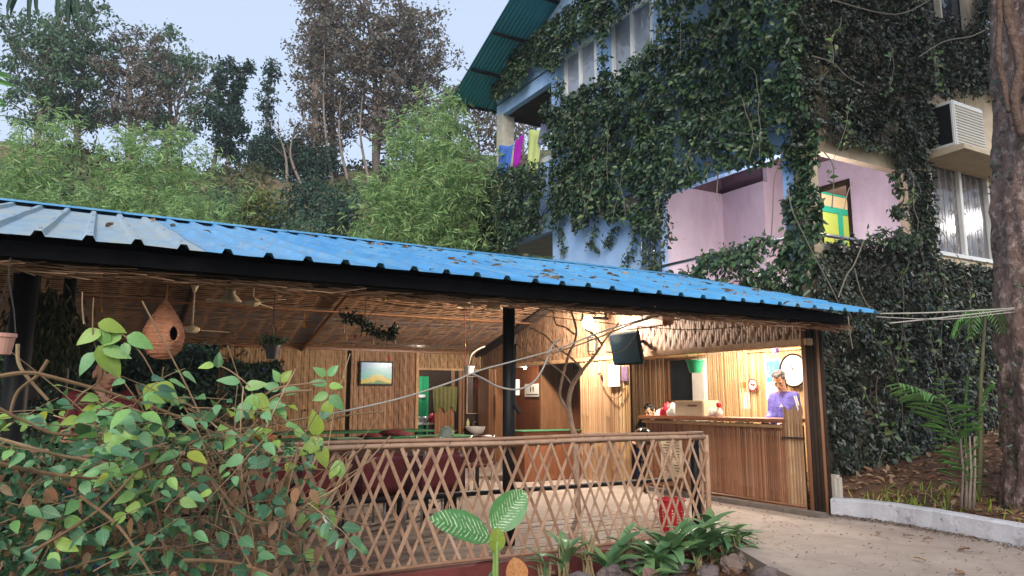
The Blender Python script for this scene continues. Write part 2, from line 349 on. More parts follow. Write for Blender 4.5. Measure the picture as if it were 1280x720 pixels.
# plank deck just inside the fence: plank by plank, parts of the deck floor
deck = MB(); deck.box((-3, 5.28, -.03), (5.33, 6.94, -.012)); deck = deck.build('deck_floor', m_soot, kind='structure')
m_plank = mat('worn_planks', [(.22, .16, .12), (.27, .20, .15), (.17, .125, .10)], .65, .3, .35, 5, .3, 30, (.25, 3, 3))
rnd = random.Random(4)
pm = MB().bbox((-.68, -.058, -.012), (.68, .058, .012), .004); pm_o = None
for j in range(13):
    y = 5.36 + j * .124; x = -2.9 + (j % 2) * .6 - .6
    while x < 5.3:
        x0, x1 = max(-2.98, x + .004), min(5.32, x + 1.366)
        if x1 - x0 > .1:
            if pm_o is None: pm_o = pm.build('plank', m_plank, deck, local=True); o = pm_o
            else: o = link('plank', pm_o.data, deck)
            o.location = ((x0 + x1) / 2, y, .001 + rnd.uniform(-.003, .003)); o.scale.x = (x1 - x0) / 1.36
        x += 1.37
# planted bank behind the low white wall
bank = MB(); nxb, nyb = 26, 20
def bankz(x, y): return .10 + .16 * max(0, x - 7.5) * .75 + .05 * noise.noise(Vector((x * 2, y * 2, 1))) + .02 * noise.noise(Vector((x * 9, y * 9, 1)))
vv = []
for j in range(nyb + 1):
    for i in range(nxb + 1):
        y = 1.2 + j * (7.1 - 1.2) / nyb; xl = 7.42 - max(0, 4.4 - y) * .22 - .03; x = xl + (16 - xl) * (i / nxb) ** 1.5
        vv.append((x, y, bankz(x, y)))
bank.add(vv, [(j * (nxb + 1) + i, j * (nxb + 1) + i + 1, (j + 1) * (nxb + 1) + i + 1, (j + 1) * (nxb + 1) + i) for j in range(nyb) for i in range(nxb)])
bank.build('soil_bank', m_soil, kind='structure', smooth=True)
# low whitewashed wall
wallpts = [(7.28, 5.52), (7.36, 5.2), (7.38, 4.8), (7.34, 4.4), (7.24, 3.9), (7.1, 3.35), (6.92, 2.7), (6.7, 1.9), (6.5, 1.2)]
lw = MB(); vs = []; sub = []
for i in range(len(wallpts) - 1):
    a, b = Vector(wallpts[i]), Vector(wallpts[i + 1])
    for k in range(4): sub.append(a.lerp(b, k / 4))
sub.append(Vector(wallpts[-1]))
for i, p in enumerate(sub):
    d = (sub[min(i + 1, len(sub) - 1)] - sub[max(0, i - 1)]).normalized(); n_ = Vector((-d.y, d.x))
    h = .185 + .012 * noise.noise(Vector((p.x * 3, p.y * 3, 5))); e = .006 * noise.noise(Vector((p.x * 8, p.y * 8, 9)))
    for (o_, z) in ((-.075 + e, -.1), (-.065 + e, h - .015), (-.05, h), (.05, h + .004), (.065, h - .015), (.075, -.1)): vs.append((p.x + n_.x * o_, p.y + n_.y * o_, z))
lw.add(vs, [(i * 6 + k, i * 6 + k + 1, (i + 1) * 6 + k + 1, (i + 1) * 6 + k) for i in range(len(sub) - 1) for k in range(5)] + [(0, 1, 2, 3, 4, 5)])
lw.build('garden_wall', m_kerbw, label='low curved whitewashed concrete wall between the drive and the soil bank', cat='low wall', smooth=False, recalc=True)
# red sill under the fence
rs = MB(); rs.bbox((-3, 5.12, -.16), (5.3, 5.27, .02), .01)
rs.build('fence_plinth', mat('dull_red_concrete', (.16, .04, .035), .8, .2, .35, 4, .3, 20), label='low dull red concrete plinth under the bamboo lattice fence', cat='plinth')
# planting bed
bed = MB(); vs = []; nbx, nby = 60, 10
for j in range(nby + 1):
    for i in range(nbx + 1):
        x = -3 + i * 8.0 / nbx; y = 3.4 + j * 1.74 / nby; x = min(x, 5.36 - max(0, 5.2 - y) * .62 - .02)
        vs.append((x, y, -.16 + .05 * noise.noise(Vector((x * 3, y * 3, 2))) + .02 * noise.noise(Vector((x * 11, y * 11, 2)))))
bed.add(vs, [(j * (nbx + 1) + i, j * (nbx + 1) + i + 1, (j + 1) * (nbx + 1) + i + 1, (j + 1) * (nbx + 1) + i) for j in range(nby) for i in range(nbx)])
bed.build('soil_bed', m_soil, kind='structure', smooth=True)

# ================================================================== open bamboo restaurant
EY, EZ, RY, RZ, BY, BZ = 4.8, 2.15, 9.5, 3.36, 13.5, 2.22
GX = 7.1                                              # plane of the gable wall and the counter
def top_at(y): return (EZ + (RZ - EZ) * (y - EY) / (RY - EY)) if y < RY else (RZ - (RZ - BZ - .06) * (y - RY) / (BY - RY))
rest = thing('bamboo_restaurant', 'open-sided bamboo restaurant under a low blue metal roof', 'restaurant', (2, 9.5, 0))
def weave(mb, O, U, V, N, W, lo, hi, sw, pitch, amp, tw=3, rnd=random.Random(3)):
    """interlaced split-bamboo strips: each strip runs along V, rising and diving"""
    O, U, V, N = Vector(O), Vector(U), Vector(V), Vector(N); n = int(W / sw)
    for i in range(n):
        u0 = i * sw; l, h = lo(u0 + sw / 2), hi(u0 + sw / 2)
        if h - l < .02: continue
        k = max(2, int((h - l) / (pitch / 2))); ph = (i % tw) * 2 * math.pi / tw + rnd.uniform(-.3, .3); wd = sw * rnd.uniform(.90, .99); dj = rnd.uniform(-.004, .004)
        l2 = l + rnd.uniform(0, .015); vs = []; j0 = rnd.uniform(-.1, .1) * sw
        for a in range(k + 1):
            v = l2 + (h - l2) * a / k; d = amp * math.sin(2 * math.pi * v / (pitch * 2) + ph) + dj
            for (e, q) in ((0, -.35), (.5, .25), (1, -.35)):
                vs.append(O + U * (u0 + j0 + (e - .5) * wd + sw / 2) + V * v + N * (d + q * amp * .7))
        mb.add(vs, [(a * 3 + e, a * 3 + e + 1, a * 3 + e + 4, a * 3 + e + 3) for a in range(k) for e in (0, 1)])
    return mb
# ceiling under the rear slope, and under the front slope
cl = MB(); sl = Vector((0, BY - RY, BZ + .06 - RZ)).normalized()
nn = Vector((0, -sl.z, sl.y)); nn = nn if nn.z < 0 else -nn
LS = math.hypot(BY - RY, RZ - BZ - .06)
weave(cl, (-3.2, RY, RZ - .1), (sl.x, sl.y, sl.z), (1, 0, 0), nn, LS, lambda u: 0, lambda u: 10.3, .036, .30, .012, 2, random.Random(7))
cl.build('ceiling_mat', m_mat2, rest, 'underside of the roof lined with a woven mat of split bamboo', kind='stuff')
cb = MB(); M = Matrix.Identity(4)
cb.add([(-3.3, RY, RZ - .05), (7.1, RY, RZ - .05), (7.1, BY + .3, BZ - .0 + .02), (-3.3, BY + .3, BZ + .02), (-3.3, RY, RZ - .03), (7.1, RY, RZ - .03), (7.1, BY + .3, BZ + .04), (-3.3, BY + .3, BZ + .04)],
       [(0, 3, 2, 1), (4, 5, 6, 7), (0, 1, 5, 4), (1, 2, 6, 5), (2, 3, 7, 6), (3, 0, 4, 7)])
cb.add([(-3.3, EY + .25, EZ - .0), (7.1, EY + .25, EZ - .0), (7.1, RY, RZ - .1), (-3.3, RY, RZ - .1)], [(0, 1, 2, 3)])
cb.build('ceiling_backing', m_back, rest)  # opaque sheets added above the mat so no light leaks through
# rafters and poles seen below the ceiling
for (xa, r_, mm) in ((1.25, .045, m_soot), (3.4, .03, m_wood), (6.95, .055, m_soot)):
    tb = MB(); tb.tube([(xa, RY + .05, RZ - .19), (xa, BY, BZ - .07)], r_, 8); tb.build('rafter', mm, rest, smooth=True)
tb = MB(); tb.tube([(-3.2, 11.4, 2.62), (7.0, 11.4, 2.62)], .018, 6); tb.build('purlin', m_wood, rest, smooth=True)
tb = MB(); tb.box((2.0, BY - .06, BZ - .06), (7.1, BY, BZ)); tb.build('wall_plate', m_woodr, rest)
# eave beam and the ragged bamboo fringe below it
eb = MB(); eb.box((-3.3, 4.93, 2.045), (6.86, 5.03, 2.135)); eb.build('eave_beam', m_tar, rest)
fr = MB(); rnd = random.Random(8)
for i in range(1500):
    x = rnd.uniform(-3.2, 7.0); y = rnd.uniform(5.03, 5.3); z = 2.01 + (y - 5) * .1 + rnd.uniform(-.035, .03)
    a = rnd.gauss(0, .25); L = rnd.uniform(.08, .3)
    fr.bar((x, y, z), (x + L * math.cos(a), y + L * math.sin(a), z + rnd.gauss(0, .015)), .012, .004)
fr.build('fringe', m_soot if False else m_mat2, rest, 'ragged ends of split bamboo under the eave', kind='stuff')
fb = MB(); fb.box((-3.3, 5.03, 2.035), (7.02, 5.34, 2.06)); fb.build('eave_lining', m_soot, rest)
# posts
for (x, y, r_, z0, z1, mm) in ((onY(636, 500, 5.75).x, 5.75, .055, 0, 2.08, m_black), (onY(84, 400, 7.2).x, 7.2, .05, 0, 2.6, m_black), (onY(28, 400, 6.2).x, 6.2, .08, 0, 2.2, m_black),
                            (onY(870, 600, 5.38).x, 5.38, .05, 0, .88, m_black), (-2.6, 5.7, .06, 0, 2.1, m_black)):
    tb = MB(); tb.tube([(x, y, z0), (x, y, z1)], r_, 14); tb.build('post', mm, rest, smooth=True)
# black pipe rail inside the fence, and a curled hose on the post
tb = MB(); tb.tube([(-2.6, 5.8, .46), (5.2, 5.8, .46)], .022, 10); tb.build('pipe_rail', m_black, rest, smooth=True)
# back wall: woven bamboo panels
bw = MB(); weave(bw, (2.0, BY, 0), (1, 0, 0), (0, 0, 1), (0, -1, 0), 2.3, lambda u: 0, lambda u: BZ - .06, .05, .14, .008, 3, random.Random(11))
bw.build('woven_wall_panel', m_mat, rest, 'golden woven bamboo back wall panel', kind='stuff')
bw = MB(); weave(bw, (4.32, BY - .05, 0), (1, 0, 0), (0, 0, 1), (0, -1, 0), 1.3, lambda u: 0, lambda u: BZ - .05, .05, .16, .008, 3, random.Random(12))
bw.build('woven_wall_panel', m_mat2, rest, 'browner woven bamboo panel behind the landscape picture', kind='stuff')
bw = MB(); weave(bw, (5.62, BY, 0), (1, 0, 0), (0, 0, 1), (0, -1, 0), 1.45, lambda u: 1.86, lambda u: BZ - .06, .045, .12, .01, 3, random.Random(13))
bw.build('woven_wall_panel', m_mat, rest, 'short woven bamboo panel above the wash corner opening', kind='stuff')
bb = MB(); bb.box((2.0, BY + .03, 0), (5.62, BY + .06, BZ)); bb.box((5.62, BY + .03, 1.86), (7.1, BY + .06, BZ)); bb.build('wall_backing', m_back, rest)  # added behind the weave to stop light leaking through
bb = MB(); bb.box((5.60, BY - .09, 0), (5.66, BY + .05, BZ - .06)); bb.box((5.66, BY - .03, 1.83), (7.05, BY + .05, 1.87)); bb.build('door_frame', m_pale, rest)
# gable wall above the beam
gb = MB(); weave(gb, (GX, 5.62, 0), (0, 1, 0), (0, 0, 1), (-1, 0, 0), 7.85, lambda u: 1.93, lambda u: top_at(5.62 + u) - .1, .045, .12, .0048, 3, random.Random(21))
gb.build('gable_mat', m_mat2, rest, 'woven bamboo gable wall above the long beam', kind='stuff')
gk = MB(); prof = [(5.62, 1.9), (BY, 1.9), (BY, top_at(BY) - .1), (RY, top_at(RY) - .1), (5.62, top_at(5.62) - .1)]
gk.add([(GX + .03, a, b) for a, b in prof] + [(GX + .06, a, b) for a, b in prof], [(0, 1, 2, 3, 4), (9, 8, 7, 6, 5)] + [(i, (i + 1) % 5, (i + 1) % 5 + 5, i + 5) for i in range(5)])
gk.build('gable_backing', m_wood, rest)  # light-blocking sheet added behind the gable weave, brown so gaps look less black
bm_ = MB(); bm_.bbox((GX - .06, 5.55, 1.86), (GX + .05, 9.1, 1.94), .008); bm_.build('beam', m_pale, rest)
bm_ = MB(); bm_.bbox((GX - .055, 9.1, 1.86), (GX + .05, BY - .1, 1.93), .008); bm_.build('beam', m_pale, rest)
tb = MB(); tb.tube([(GX - .05, RY + .2, RZ - .24), (GX - .05, BY, BZ - .05)], .05, 8); tb.build('verge_pole', m_soot, rest, smooth=True)
# pole walls: one bamboo strip at a time
_cm = {}
def culm_mesh(h, w_, m, var):
    key = (round(h, 2), round(w_, 3), m.name, var)
    if key in _cm: return _cm[key]
    r2 = random.Random(var * 7 + 1); mb = MB(); vs = []; K = 6; n = 5
    zz = [0]; nodes = sorted(r2.uniform(.1, .9) for _ in range(2))
    for t in nodes: zz += [t - .008, t, t + .008]
    zz.append(1)
    for t in zz:
        pr = 1.14 if any(abs(t - q) < 1e-6 for q in nodes) else 1
        for k in range(K + 1):
            a = math.pi * k / K; vs.append((math.cos(a) * w_ / 2 * pr, -math.sin(a) * w_ * .38 * pr, t * h))
    mb.add(vs, [(j * (K + 1) + k, j * (K + 1) + k + 1, (j + 1) * (K + 1) + k + 1, (j + 1) * (K + 1) + k) for j in range(len(zz) - 1) for k in range(K)] )
    me = bpy.data.meshes.new('bamboo_strip'); me.from_pydata(mb.v, [], mb.f); me.materials.append(m)
    me.polygons.foreach_set('use_smooth', [True] * len(me.polygons)); me.update(); _cm[key] = me; return me
def pole_wall(parent, p0, p1, z0, z1, w_, m, face, seed=0, name='bamboo_strip', jit=.01, horiz=False):
    """face: rotation about z so that the round side looks out"""
    r2 = random.Random(seed); p0, p1 = Vector((*p0, 0)), Vector((*p1, 0)); off = wloc(parent)
    if horiz:
        L = (p1 - p0).length; n = max(1, round((z1 - z0) / w_)); yaw = math.atan2(p1.y - p0.y, p1.x - p0.x)
        for i in range(n):
            o = link(name, culm_mesh(L, (z1 - z0) / n * .97, m, r2.randrange(5)), parent)
            z = z0 + (i + .5) * (z1 - z0) / n
            fd = Vector((math.sin(face), -math.cos(face), 0)); ax = (p1 - p0).normalized(); sd = ax.cross(-fd)
            Mx = Matrix((sd, -fd, ax)).transposed().to_4x4()
            o.matrix_local = Matrix.Translation(Vector((p0.x, p0.y, z)) - off) @ Mx
        return
    L = (p1 - p0).length; n = max(1, round(L / w_)); ww = L / n
    for i in range(n):
        p = p0.lerp(p1, (i + .5) / n); hj = r2.uniform(-jit, jit)
        o = link(name, culm_mesh(z1 - z0, ww * .96, m, r2.randrange(5)), parent)
        o.location = (p.x - off.x, p.y - off.y, z0 - off.z + hj + r2.uniform(0, .002)); o.rotation_euler = (r2.gauss(0, .003), 0, face + r2.gauss(0, .04))
FX = R(-90)      # looks towards -x
# corner panel beside the passage
pole_wall(rest, (GX - .02, 10.02), (GX - .02, 8.95), 0, 1.86, .055, m_culm, FX, 31)
pole_wall(rest, (GX - .04, 8.95), (GX - .04, 8.72), 0, 1.86, .05, m_culmg, FX, 32)
bb = MB(); bb.box((GX, 8.72, 0), (GX + .05, 10.04, 1.86)); bb.build('panel_backing', m_back, rest)
# counter room: rear wall on x 8.98, header of lying poles, room shell
RX = 8.95
pole_wall(rest, (RX, 11.4), (RX, 9.98), 0, 1.98, .05, m_culm, FX, 33)
pole_wall(rest, (RX, 9.28), (RX, 8.72), 0, 1.98, .05, m_culmg, FX, 34)
pole_wall(rest, (RX - .005, 8.72), (RX - .005, 7.1), 0, 2.0, .042, m_culmg, FX, 35)
pole_wall(rest, (RX - .05, 8.32), (RX - .05, 8.12), 0, 2.3, .05, m_culmg, FX, 36)
pole_wall(rest, (RX - .06, 8.12), (RX - .06, 7.08), 1.96, 2.25, .042, m_culmg, FX, 37, horiz=True)
pole_wall(rest, (8.3, 11.4), (8.3, 8.4), 1.93, 2.2, .05, m_culmg, FX, 38, horiz=True)
bb = MB(); bb.box((RX, 9.98, 0), (RX + .04, 11.4, 2.3)); bb.box((RX, 7.05, 0), (RX + .04, 9.28, 2.3)); bb.box((RX, 9.28, 0), (RX + .04, 9.98, 1.24)); bb.box((RX, 9.28, 1.93), (RX + .04, 9.98, 2.3))
bb.build('room_wall', m_cream, rest)
bb = MB(); bb.add([(GX+.08,5.7,2.3),(RX+.05,7.05,2.3),(RX+.05,11.4,2.3),(GX+.08,11.4,2.3),(GX+.08,5.7,2.34),(RX+.05,7.05,2.34),(RX+.05,11.4,2.34),(GX+.08,11.4,2.34)],[(0,3,2,1),(4,5,6,7),(0,1,5,4),(1,2,6,5),(2,3,7,6),(3,0,4,7)]); bb.build('room_ceiling', m_cream, rest)
bb = MB(); bb.bar((GX + .08, 5.68, 1.1), (9.02, 7.04, 1.1), .08, 2.4); bb.build('room_end_wall', m_gray, rest)
bb = MB(); bb.box((GX + .08, 11.4, 0), (RX + .1, 11.46, 2.3)); bb.build('room_end_wall', m_wood, rest)
bb = MB(); bb.bbox((RX - .1, 9.02, 0), (RX - .02, 9.3, 1.93), .006); bb.build('column', m_white, rest, 'white column beside the dark room window')
# dark window of the counter room
wn = MB(); wn.box((RX + .015, 9.28, 1.24), (RX + .035, 9.98, 1.93)); wn = wn.build('room_window', m_glassd, rest)
wn2 = MB(); wn2.box((RX - .03, 9.26, 1.2), (RX + .05, 10.0, 1.24)); wn2.box((RX - .03, 9.26, 1.93), (RX + .05, 10.0, 1.97)); wn2.box((RX - .03, 9.96, 1.2), (RX + .05, 10.0, 1.97)); wn2.build('window_frame', m_wood, wn)
# passage behind the far part of the gable: timber wall with tiles, door, dark recess
ps = MB(); ps.box((7.9, 11.7, 0), (7.95, 13.5, 1.96)); ps = ps.build('passage_wall', m_woodr, rest, 'varnished plank wall of the passage carrying a white notice')
r2 = random.Random(5)
m_tile = mat('grey_beige_tile', [(.34, .28, .22), (.40, .34, .28), (.30, .25, .2)], .3, .5, .1, 8)
tme = MB().bbox((-.003, -.055, -.023), (.008, .055, .023), .003); tmo = None
for i in range(14):
    for j in range(13):
        if tmo is None: tmo = tme.build('wall_tile', m_tile, ps, local=True); o = tmo
        else: o = link('wall_tile', tmo.data, ps)
        o.location = (7.895, 11.93 + i * .114 + (j % 2) * .0, .72 + j * .048)
for j in range(8):
    bb = MB(); y = 11.72 + j * .222; bb.bbox((7.88, y, 1.36), (7.9, y + .216, 1.88), .004); bb.build('plank', m_woodr, ps)
dr = MB(); dr.box((7.9, 10.1, 0), (7.95, 11.65, 1.96)); dr = dr.build('passage_door', m_soot, rest)
for j in range(4):
    bb = MB(); y = 10.95 + j * .15; bb.bbox((7.87, y, .02), (7.9, y + .143, 1.8), .004); bb.build('plank', m_woodr, dr)
bb = MB(); bb.box((7.14, 13.5, 0), (8.0, 13.6, 2.2)); bb.build('passage_end_wall', m_wood, rest)
bb = MB(); bb.box((7.14, 10.05, 1.94), (7.95, 13.5, 1.97)); bb.build('passage_ceiling', m_back, rest)
bb = MB(); bb.box((7.15, 10.02, 0), (7.9, 10.08, 1.96)); bb.build('passage_side_wall', m_wood, rest)
# timber end: cupboard wall and post beside the wash corner
bb = MB()
for k in range(5): bb.bbox((6.98 - .0 + k * .024, 13.0 - k * .02, 0), (7.0 + k * .024, 13.44, 1.86), .004)
bb.build('corner_boards', m_wood, rest)
# counter
ct = thing('bamboo_counter', 'long bamboo-fronted counter with the man in violet standing behind', 'counter', (GX, 7, 0))
pole_wall(ct, (GX, 8.42), (GX, 5.98), .0, .97, .030, m_culmr, FX, 41)
pole_wall(ct, (GX, 5.98), (GX, 5.72), .0, 1.16, .045, m_culm, FX, 42, jit=.03)
bb = MB(); bb.box((GX + .01, 5.75, 0), (GX + .06, 8.42, .96)); bb.box((GX + .03, 8.4, 0), (GX + .5, 8.45, .96)); bb.build('counter_backing', m_back, ct)
bb = MB(); bb.bbox((GX - .09, 5.95, .985), (GX + .5, 8.5, 1.03), .008); bb.build('counter_top', m_woodr, ct)
bb = MB(); bb.bbox((GX - .06, 5.98, .925), (GX - .02, 8.46, .965), .008); bb.build('edge_rail', m_culm, ct)
for k in range(3):
    tb = MB(); tb.tube([(GX - .03 - k * .012, 8.3, .02 + k * .028), (GX - .03 - k * .012, 5.7, .02 + k * .028)], .014, 6); tb.build('base_cane', m_soot if k < 1 else m_culmr, ct, smooth=True)
tb = MB(); tb.tube([(GX - .03, 5.99, .82), (GX - .03, 5.7, .82)], .012, 6); tb.build('binding_cane', m_soot, ct, smooth=True)
# dark split poles of the corner post
pp = thing('bamboo_corner_post', 'blackened bundle of bamboo poles at the right end of the restaurant', 'post', (7.13, 5.6, 0))
r2 = random.Random(9)
for k in range(6):
    x = 7.06 + k * .045; y = 5.62 - k * .012; tb = MB(); tb.tube([(x, y, -.02), (x + r2.uniform(-.01, .01), y, 2.1)], .024, 8); tb.build('bamboo_pole', m_soot if k % 4 else m_culmr, pp, smooth=True)
bb = MB(); bb.bbox((7.34, 5.5, -.1), (7.46, 5.66, .42), .03); bb.build('concrete_foot', m_gray, pp)
# stone kerb in front of the counter
kb = MB(); r2 = random.Random(6); y = 8.3
kb = thing('stone_kerb', 'dark mossy stone kerb along the foot of the bamboo counter', 'kerb', (6.95, 7, 0))
while y > 5.45:
    L = r2.uniform(.3, .6); q = MB(); q.bbox((6.90 + r2.uniform(-.02, .02), max(5.42, y - L + .012), -.05), (7.06, y, .05 + r2.uniform(-.01, .01)), .015); q.build('kerb_stone', m_kerbd, kb); y -= L

# ---- blue roof
m_bluem = mat('slightly_paler_blue_paint', [(.10, .33, .60), (.12, .36, .60)], .36, .5, .25, 3, .05, 30, (3, .5, 3)); patchy(m_bluem, (.3, .38, .42), 4, .52, .7)  # tone between the pale left sheets and the full blue
PITCHX = .25; prof = [(-.125, 0), (-.035, 0), (-.018, .032), (.018, .032), (.035, 0), (.125, 0)]
TX = onY(1107, 389, EY).x
def y_start(x): return EY if x <= TX else EY + (x - TX) * (RY - EY) / (9.0 - TX)
def roof_sheet(x0, nr, m):
    mb = MB(); vs = []; cols = []
    for r_ in range(nr):
        for (dx, dz) in (prof if r_ == nr - 1 else prof[:-1]): cols.append((x0 + (r_ + .5) * PITCHX + dx, dz))
    NY = 14; ej = random.Random(int(x0 * 7)).uniform(-.018, .018)
    for (x, dz) in cols:
        if x > 9.0: x = 9.0
        ya = y_start(x) + ej
        for k in range(NY):
            y = ya + (RY - ya) * k / (NY - 1)
            z = top_at(y) + dz + .010 * noise.noise(Vector((x * 1.3, y * 1.1, 0))) + .004 * noise.noise(Vector((x * 5, y * 3, 4))) + (.003 if int(x0 * 2) % 2 else 0)
            vs.append((x, y, z))
    nc = len(cols)
    mb.add(vs, [(c * NY + k, (c + 1) * NY + k, (c + 1) * NY + k + 1, c * NY + k + 1) for c in range(nc - 1) for k in range(NY - 1)])
    vs2 = [(v[0], v[1], v[2] - .004) for v in vs]
    mb.add(vs2, [(c * NY + k, c * NY + k + 1, (c + 1) * NY + k + 1, (c + 1) * NY + k) for c in range(nc - 1) for k in range(NY - 1)])
    mb.add([p for c in range(nc) for p in (vs[c * NY], vs2[c * NY])], [(2 * c, 2 * c + 1, 2 * c + 3, 2 * c + 2) for c in range(nc - 1)])
    o = mb.build('roof_sheet', m, rest)
    sc = MB(); r3 = random.Random(int(x0 * 10))
    for r_ in range(nr):                                 # roofing screws on the ribs
        x = x0 + (r_ + .5) * PITCHX
        for y in (5.0, 6.4, 7.9):
            if y > y_start(x): sc.ball((x, y, top_at(y) + .038), .009, 6)
    if sc.v: sc.build('roof_screws', m_metal, o, kind='stuff')
    return o
xr = -3.4; i = 0
while xr < 8.95:
    nr = min(4, int(round((9.0 - xr) / PITCHX))); nr = max(1, nr)
    roof_sheet(xr, nr, m_bluef if xr < .4 else m_bluem if xr < 1.4 else m_blue); xr += nr * PITCHX; i += 1
rr = MB(); rr.box((-3.4, 0, 0), (7.3, 4.15, .004), Matrix.Translation((0, RY, RZ)) @ Matrix.Rotation(math.atan2(BZ + .06 - RZ, BY - RY), 4, 'X'))
rr.build('rear_roof', m_blue, rest)
rc = MB(); x = -3.4                                       # ridge cap in lapped lengths
for k in range(7):
    x1 = min(9.0, x + 1.85); q = MB()
    a = .34; z0 = RZ + .05 + (k % 2) * .004; tf = (RZ - EZ) / (RY - EY)
    q.add([(x, RY - a, z0 - a * tf), (x1, RY - a, z0 - a * tf), (x1, RY, z0), (x, RY, z0), (x, RY + a, z0 - a * .28), (x1, RY + a, z0 - a * .28),
           (x, RY - a, z0 - a * tf - .012), (x1, RY - a, z0 - a * tf - .012)], [(0, 1, 2, 3), (3, 2, 5, 4), (6, 7, 1, 0)])
    q.build('ridge_cap', m_blue, rest); x = x1 - .03
    if x > 8.9: break
# ================================================================== blue guest house
AX, BYP = 9.0, 7.0                                      # facade planes: x = 9 (left side) and y = 7 (front)
gh = thing('guest_house', 'light blue and pink upstairs guest house overgrown with dark creeper', 'house', (12, 12, 0))
def wall_holes(mb, axis, pos, th, a0, a1, z0, z1, holes):
    As = sorted({a0, a1, *[h[0] for h in holes], *[h[1] for h in holes]}); Zs = sorted({z0, z1, *[h[2] for h in holes], *[h[3] for h in holes]})
    for i in range(len(As) - 1):
        for j in range(len(Zs) - 1):
            am, zm = (As[i] + As[i + 1]) / 2, (Zs[j] + Zs[j + 1]) / 2
            if any(h[0] < am < h[1] and h[2] < zm < h[3] for h in holes): continue
            if axis == 'x': mb.box((pos, As[i], Zs[j]), (pos + th, As[i + 1], Zs[j + 1]))
            else: mb.box((As[i], pos, Zs[j]), (As[i + 1], pos + th, Zs[j + 1]))
YL = 16.4
w1 = (onX(746, 45, AX).y, onX(706, 71, AX).y); w1t = onX(706, 71, AX).z
w2 = (onX(816, 0, AX).y, onX(765, 33, AX).y)
za = w1t; zb = za - 1.25
hA = [(13.75, YL - .32, 6.85, 8.62), (13.75, YL - .32, 2.9, 5.05), (w1[0], w1[1], zb, za), (w2[0], w2[1], zb, za), (7.36, 10.12, 2.75, 4.98)]
mb = MB(); wall_holes(mb, 'x', AX, .16, BYP + .165, YL, -.1, 8.95, hA)
# gable triangle up to the roof
gz = lambda y: 9.02 + (17.0 - y) * .404
mb.add([(AX, 10, 8.95), (AX, YL, 8.95), (AX, YL, gz(YL) - .05), (AX, 10, gz(10) - .05)] + [(AX + .16, 10, 8.95), (AX + .16, YL, 8.95), (AX + .16, YL, gz(YL) - .05), (AX + .16, 10, gz(10) - .05)],
       [(0, 3, 2, 1), (4, 5, 6, 7), (0, 1, 5, 4), (1, 2, 6, 5), (2, 3, 7, 6), (3, 0, 4, 7)])
mb.box((AX, BYP + .165, 8.95), (AX + .16, 10, 11.6))
mb.build('side_wall', m_bwall, gh, 'light blue painted side wall', bevel=.006)
wx0, wx1 = onY(1163, 260, BYP).x, onY(1236, 260, BYP).x
wz0, wz1 = onY(1168, 318, BYP).z, onY(1165, 200, BYP).z
hB = [(9.36, 11.62, 2.75, 4.98), (wx0, wx1, wz0, wz1), (wx0 - .1, wx1 - .1, 7.4, 9.2)]
mb = MB(); wall_holes(mb, 'y', BYP, .16, AX - .003, 14.6, -.1, 11.6, hB); mb.build('front_wall', m_cream, gh, 'creeper covered front wall', bevel=.006)
mb = MB(); mb.box((AX + .16, 7.16, 2.6), (14.6, YL - .004, 2.75)); mb.build('floor_slab', m_gray, gh)
mb = MB(); mb.box((AX + .16, 10.4, 5.06), (14.6, YL, 5.25)); mb.build('floor_slab', m_gray, gh)
mb = MB(); mb.box((AX + .16, 7.16, 5.62), (14.6, 10.4, 5.7)); mb.box((AX + .2, 10.32, 5.0), (11.6, 10.38, 5.62)); mb.box((10.8, 9.22, 5.0), (10.86, 10.32, 5.62)); mb.build('veranda_ceiling_and_void', mat('purple_plaster_and_void', (.22, .13, .17), .85, .2, .2, 3), gh)  # upright dark panels stand in for the shaded void above the partitions
mb = MB(); mb.box((AX + .16, 13.6, 2.75), (14.6, 13.7, 9.2)); mb.box((AX + .36, YL - .32, 2.9), (AX + .5, YL - .004, 5.05)); mb.build('inner_wall', m_gray, gh)
# corner column of the balconies with a paler inner face
mb = MB(); mb.bbox((AX - .004, YL - .34, 6.3), (AX + .34, YL + .004, 8.7), .01); mb.build('balcony_column', mat('chipped_cream_paint', (.55, .52, .44), .8, .2, .3, 8, .2), gh); mb = MB(); mb.bbox((AX - .004, YL - .34, 2.9), (AX + .34, YL + .004, 5.05), .01); mb.build('balcony_column', MATS['chipped_cream_paint'], gh)
bc = MB(); rr2 = random.Random(2)
for k in range(34): y = 13.8 + k * .075; bc.box((AX + .17, y, 8.6 + rr2.uniform(0, .01)), (12.2, y + .066, 8.63))
bc.build('balcony_ceiling', m_soot, gh, 'dark slatted ceiling of the upper balcony', kind='stuff')
mb = MB(); mb.box((AX + .16, 13.75, 8.63), (12.3, YL, 8.75)); mb.build('ceiling_slab', m_gray, gh)
mb = MB(); mb.bbox((AX - .03, 13.7, 6.72), (AX + .19, YL - .3, 6.86), .01); mb.build('balcony_sill', m_white, gh)
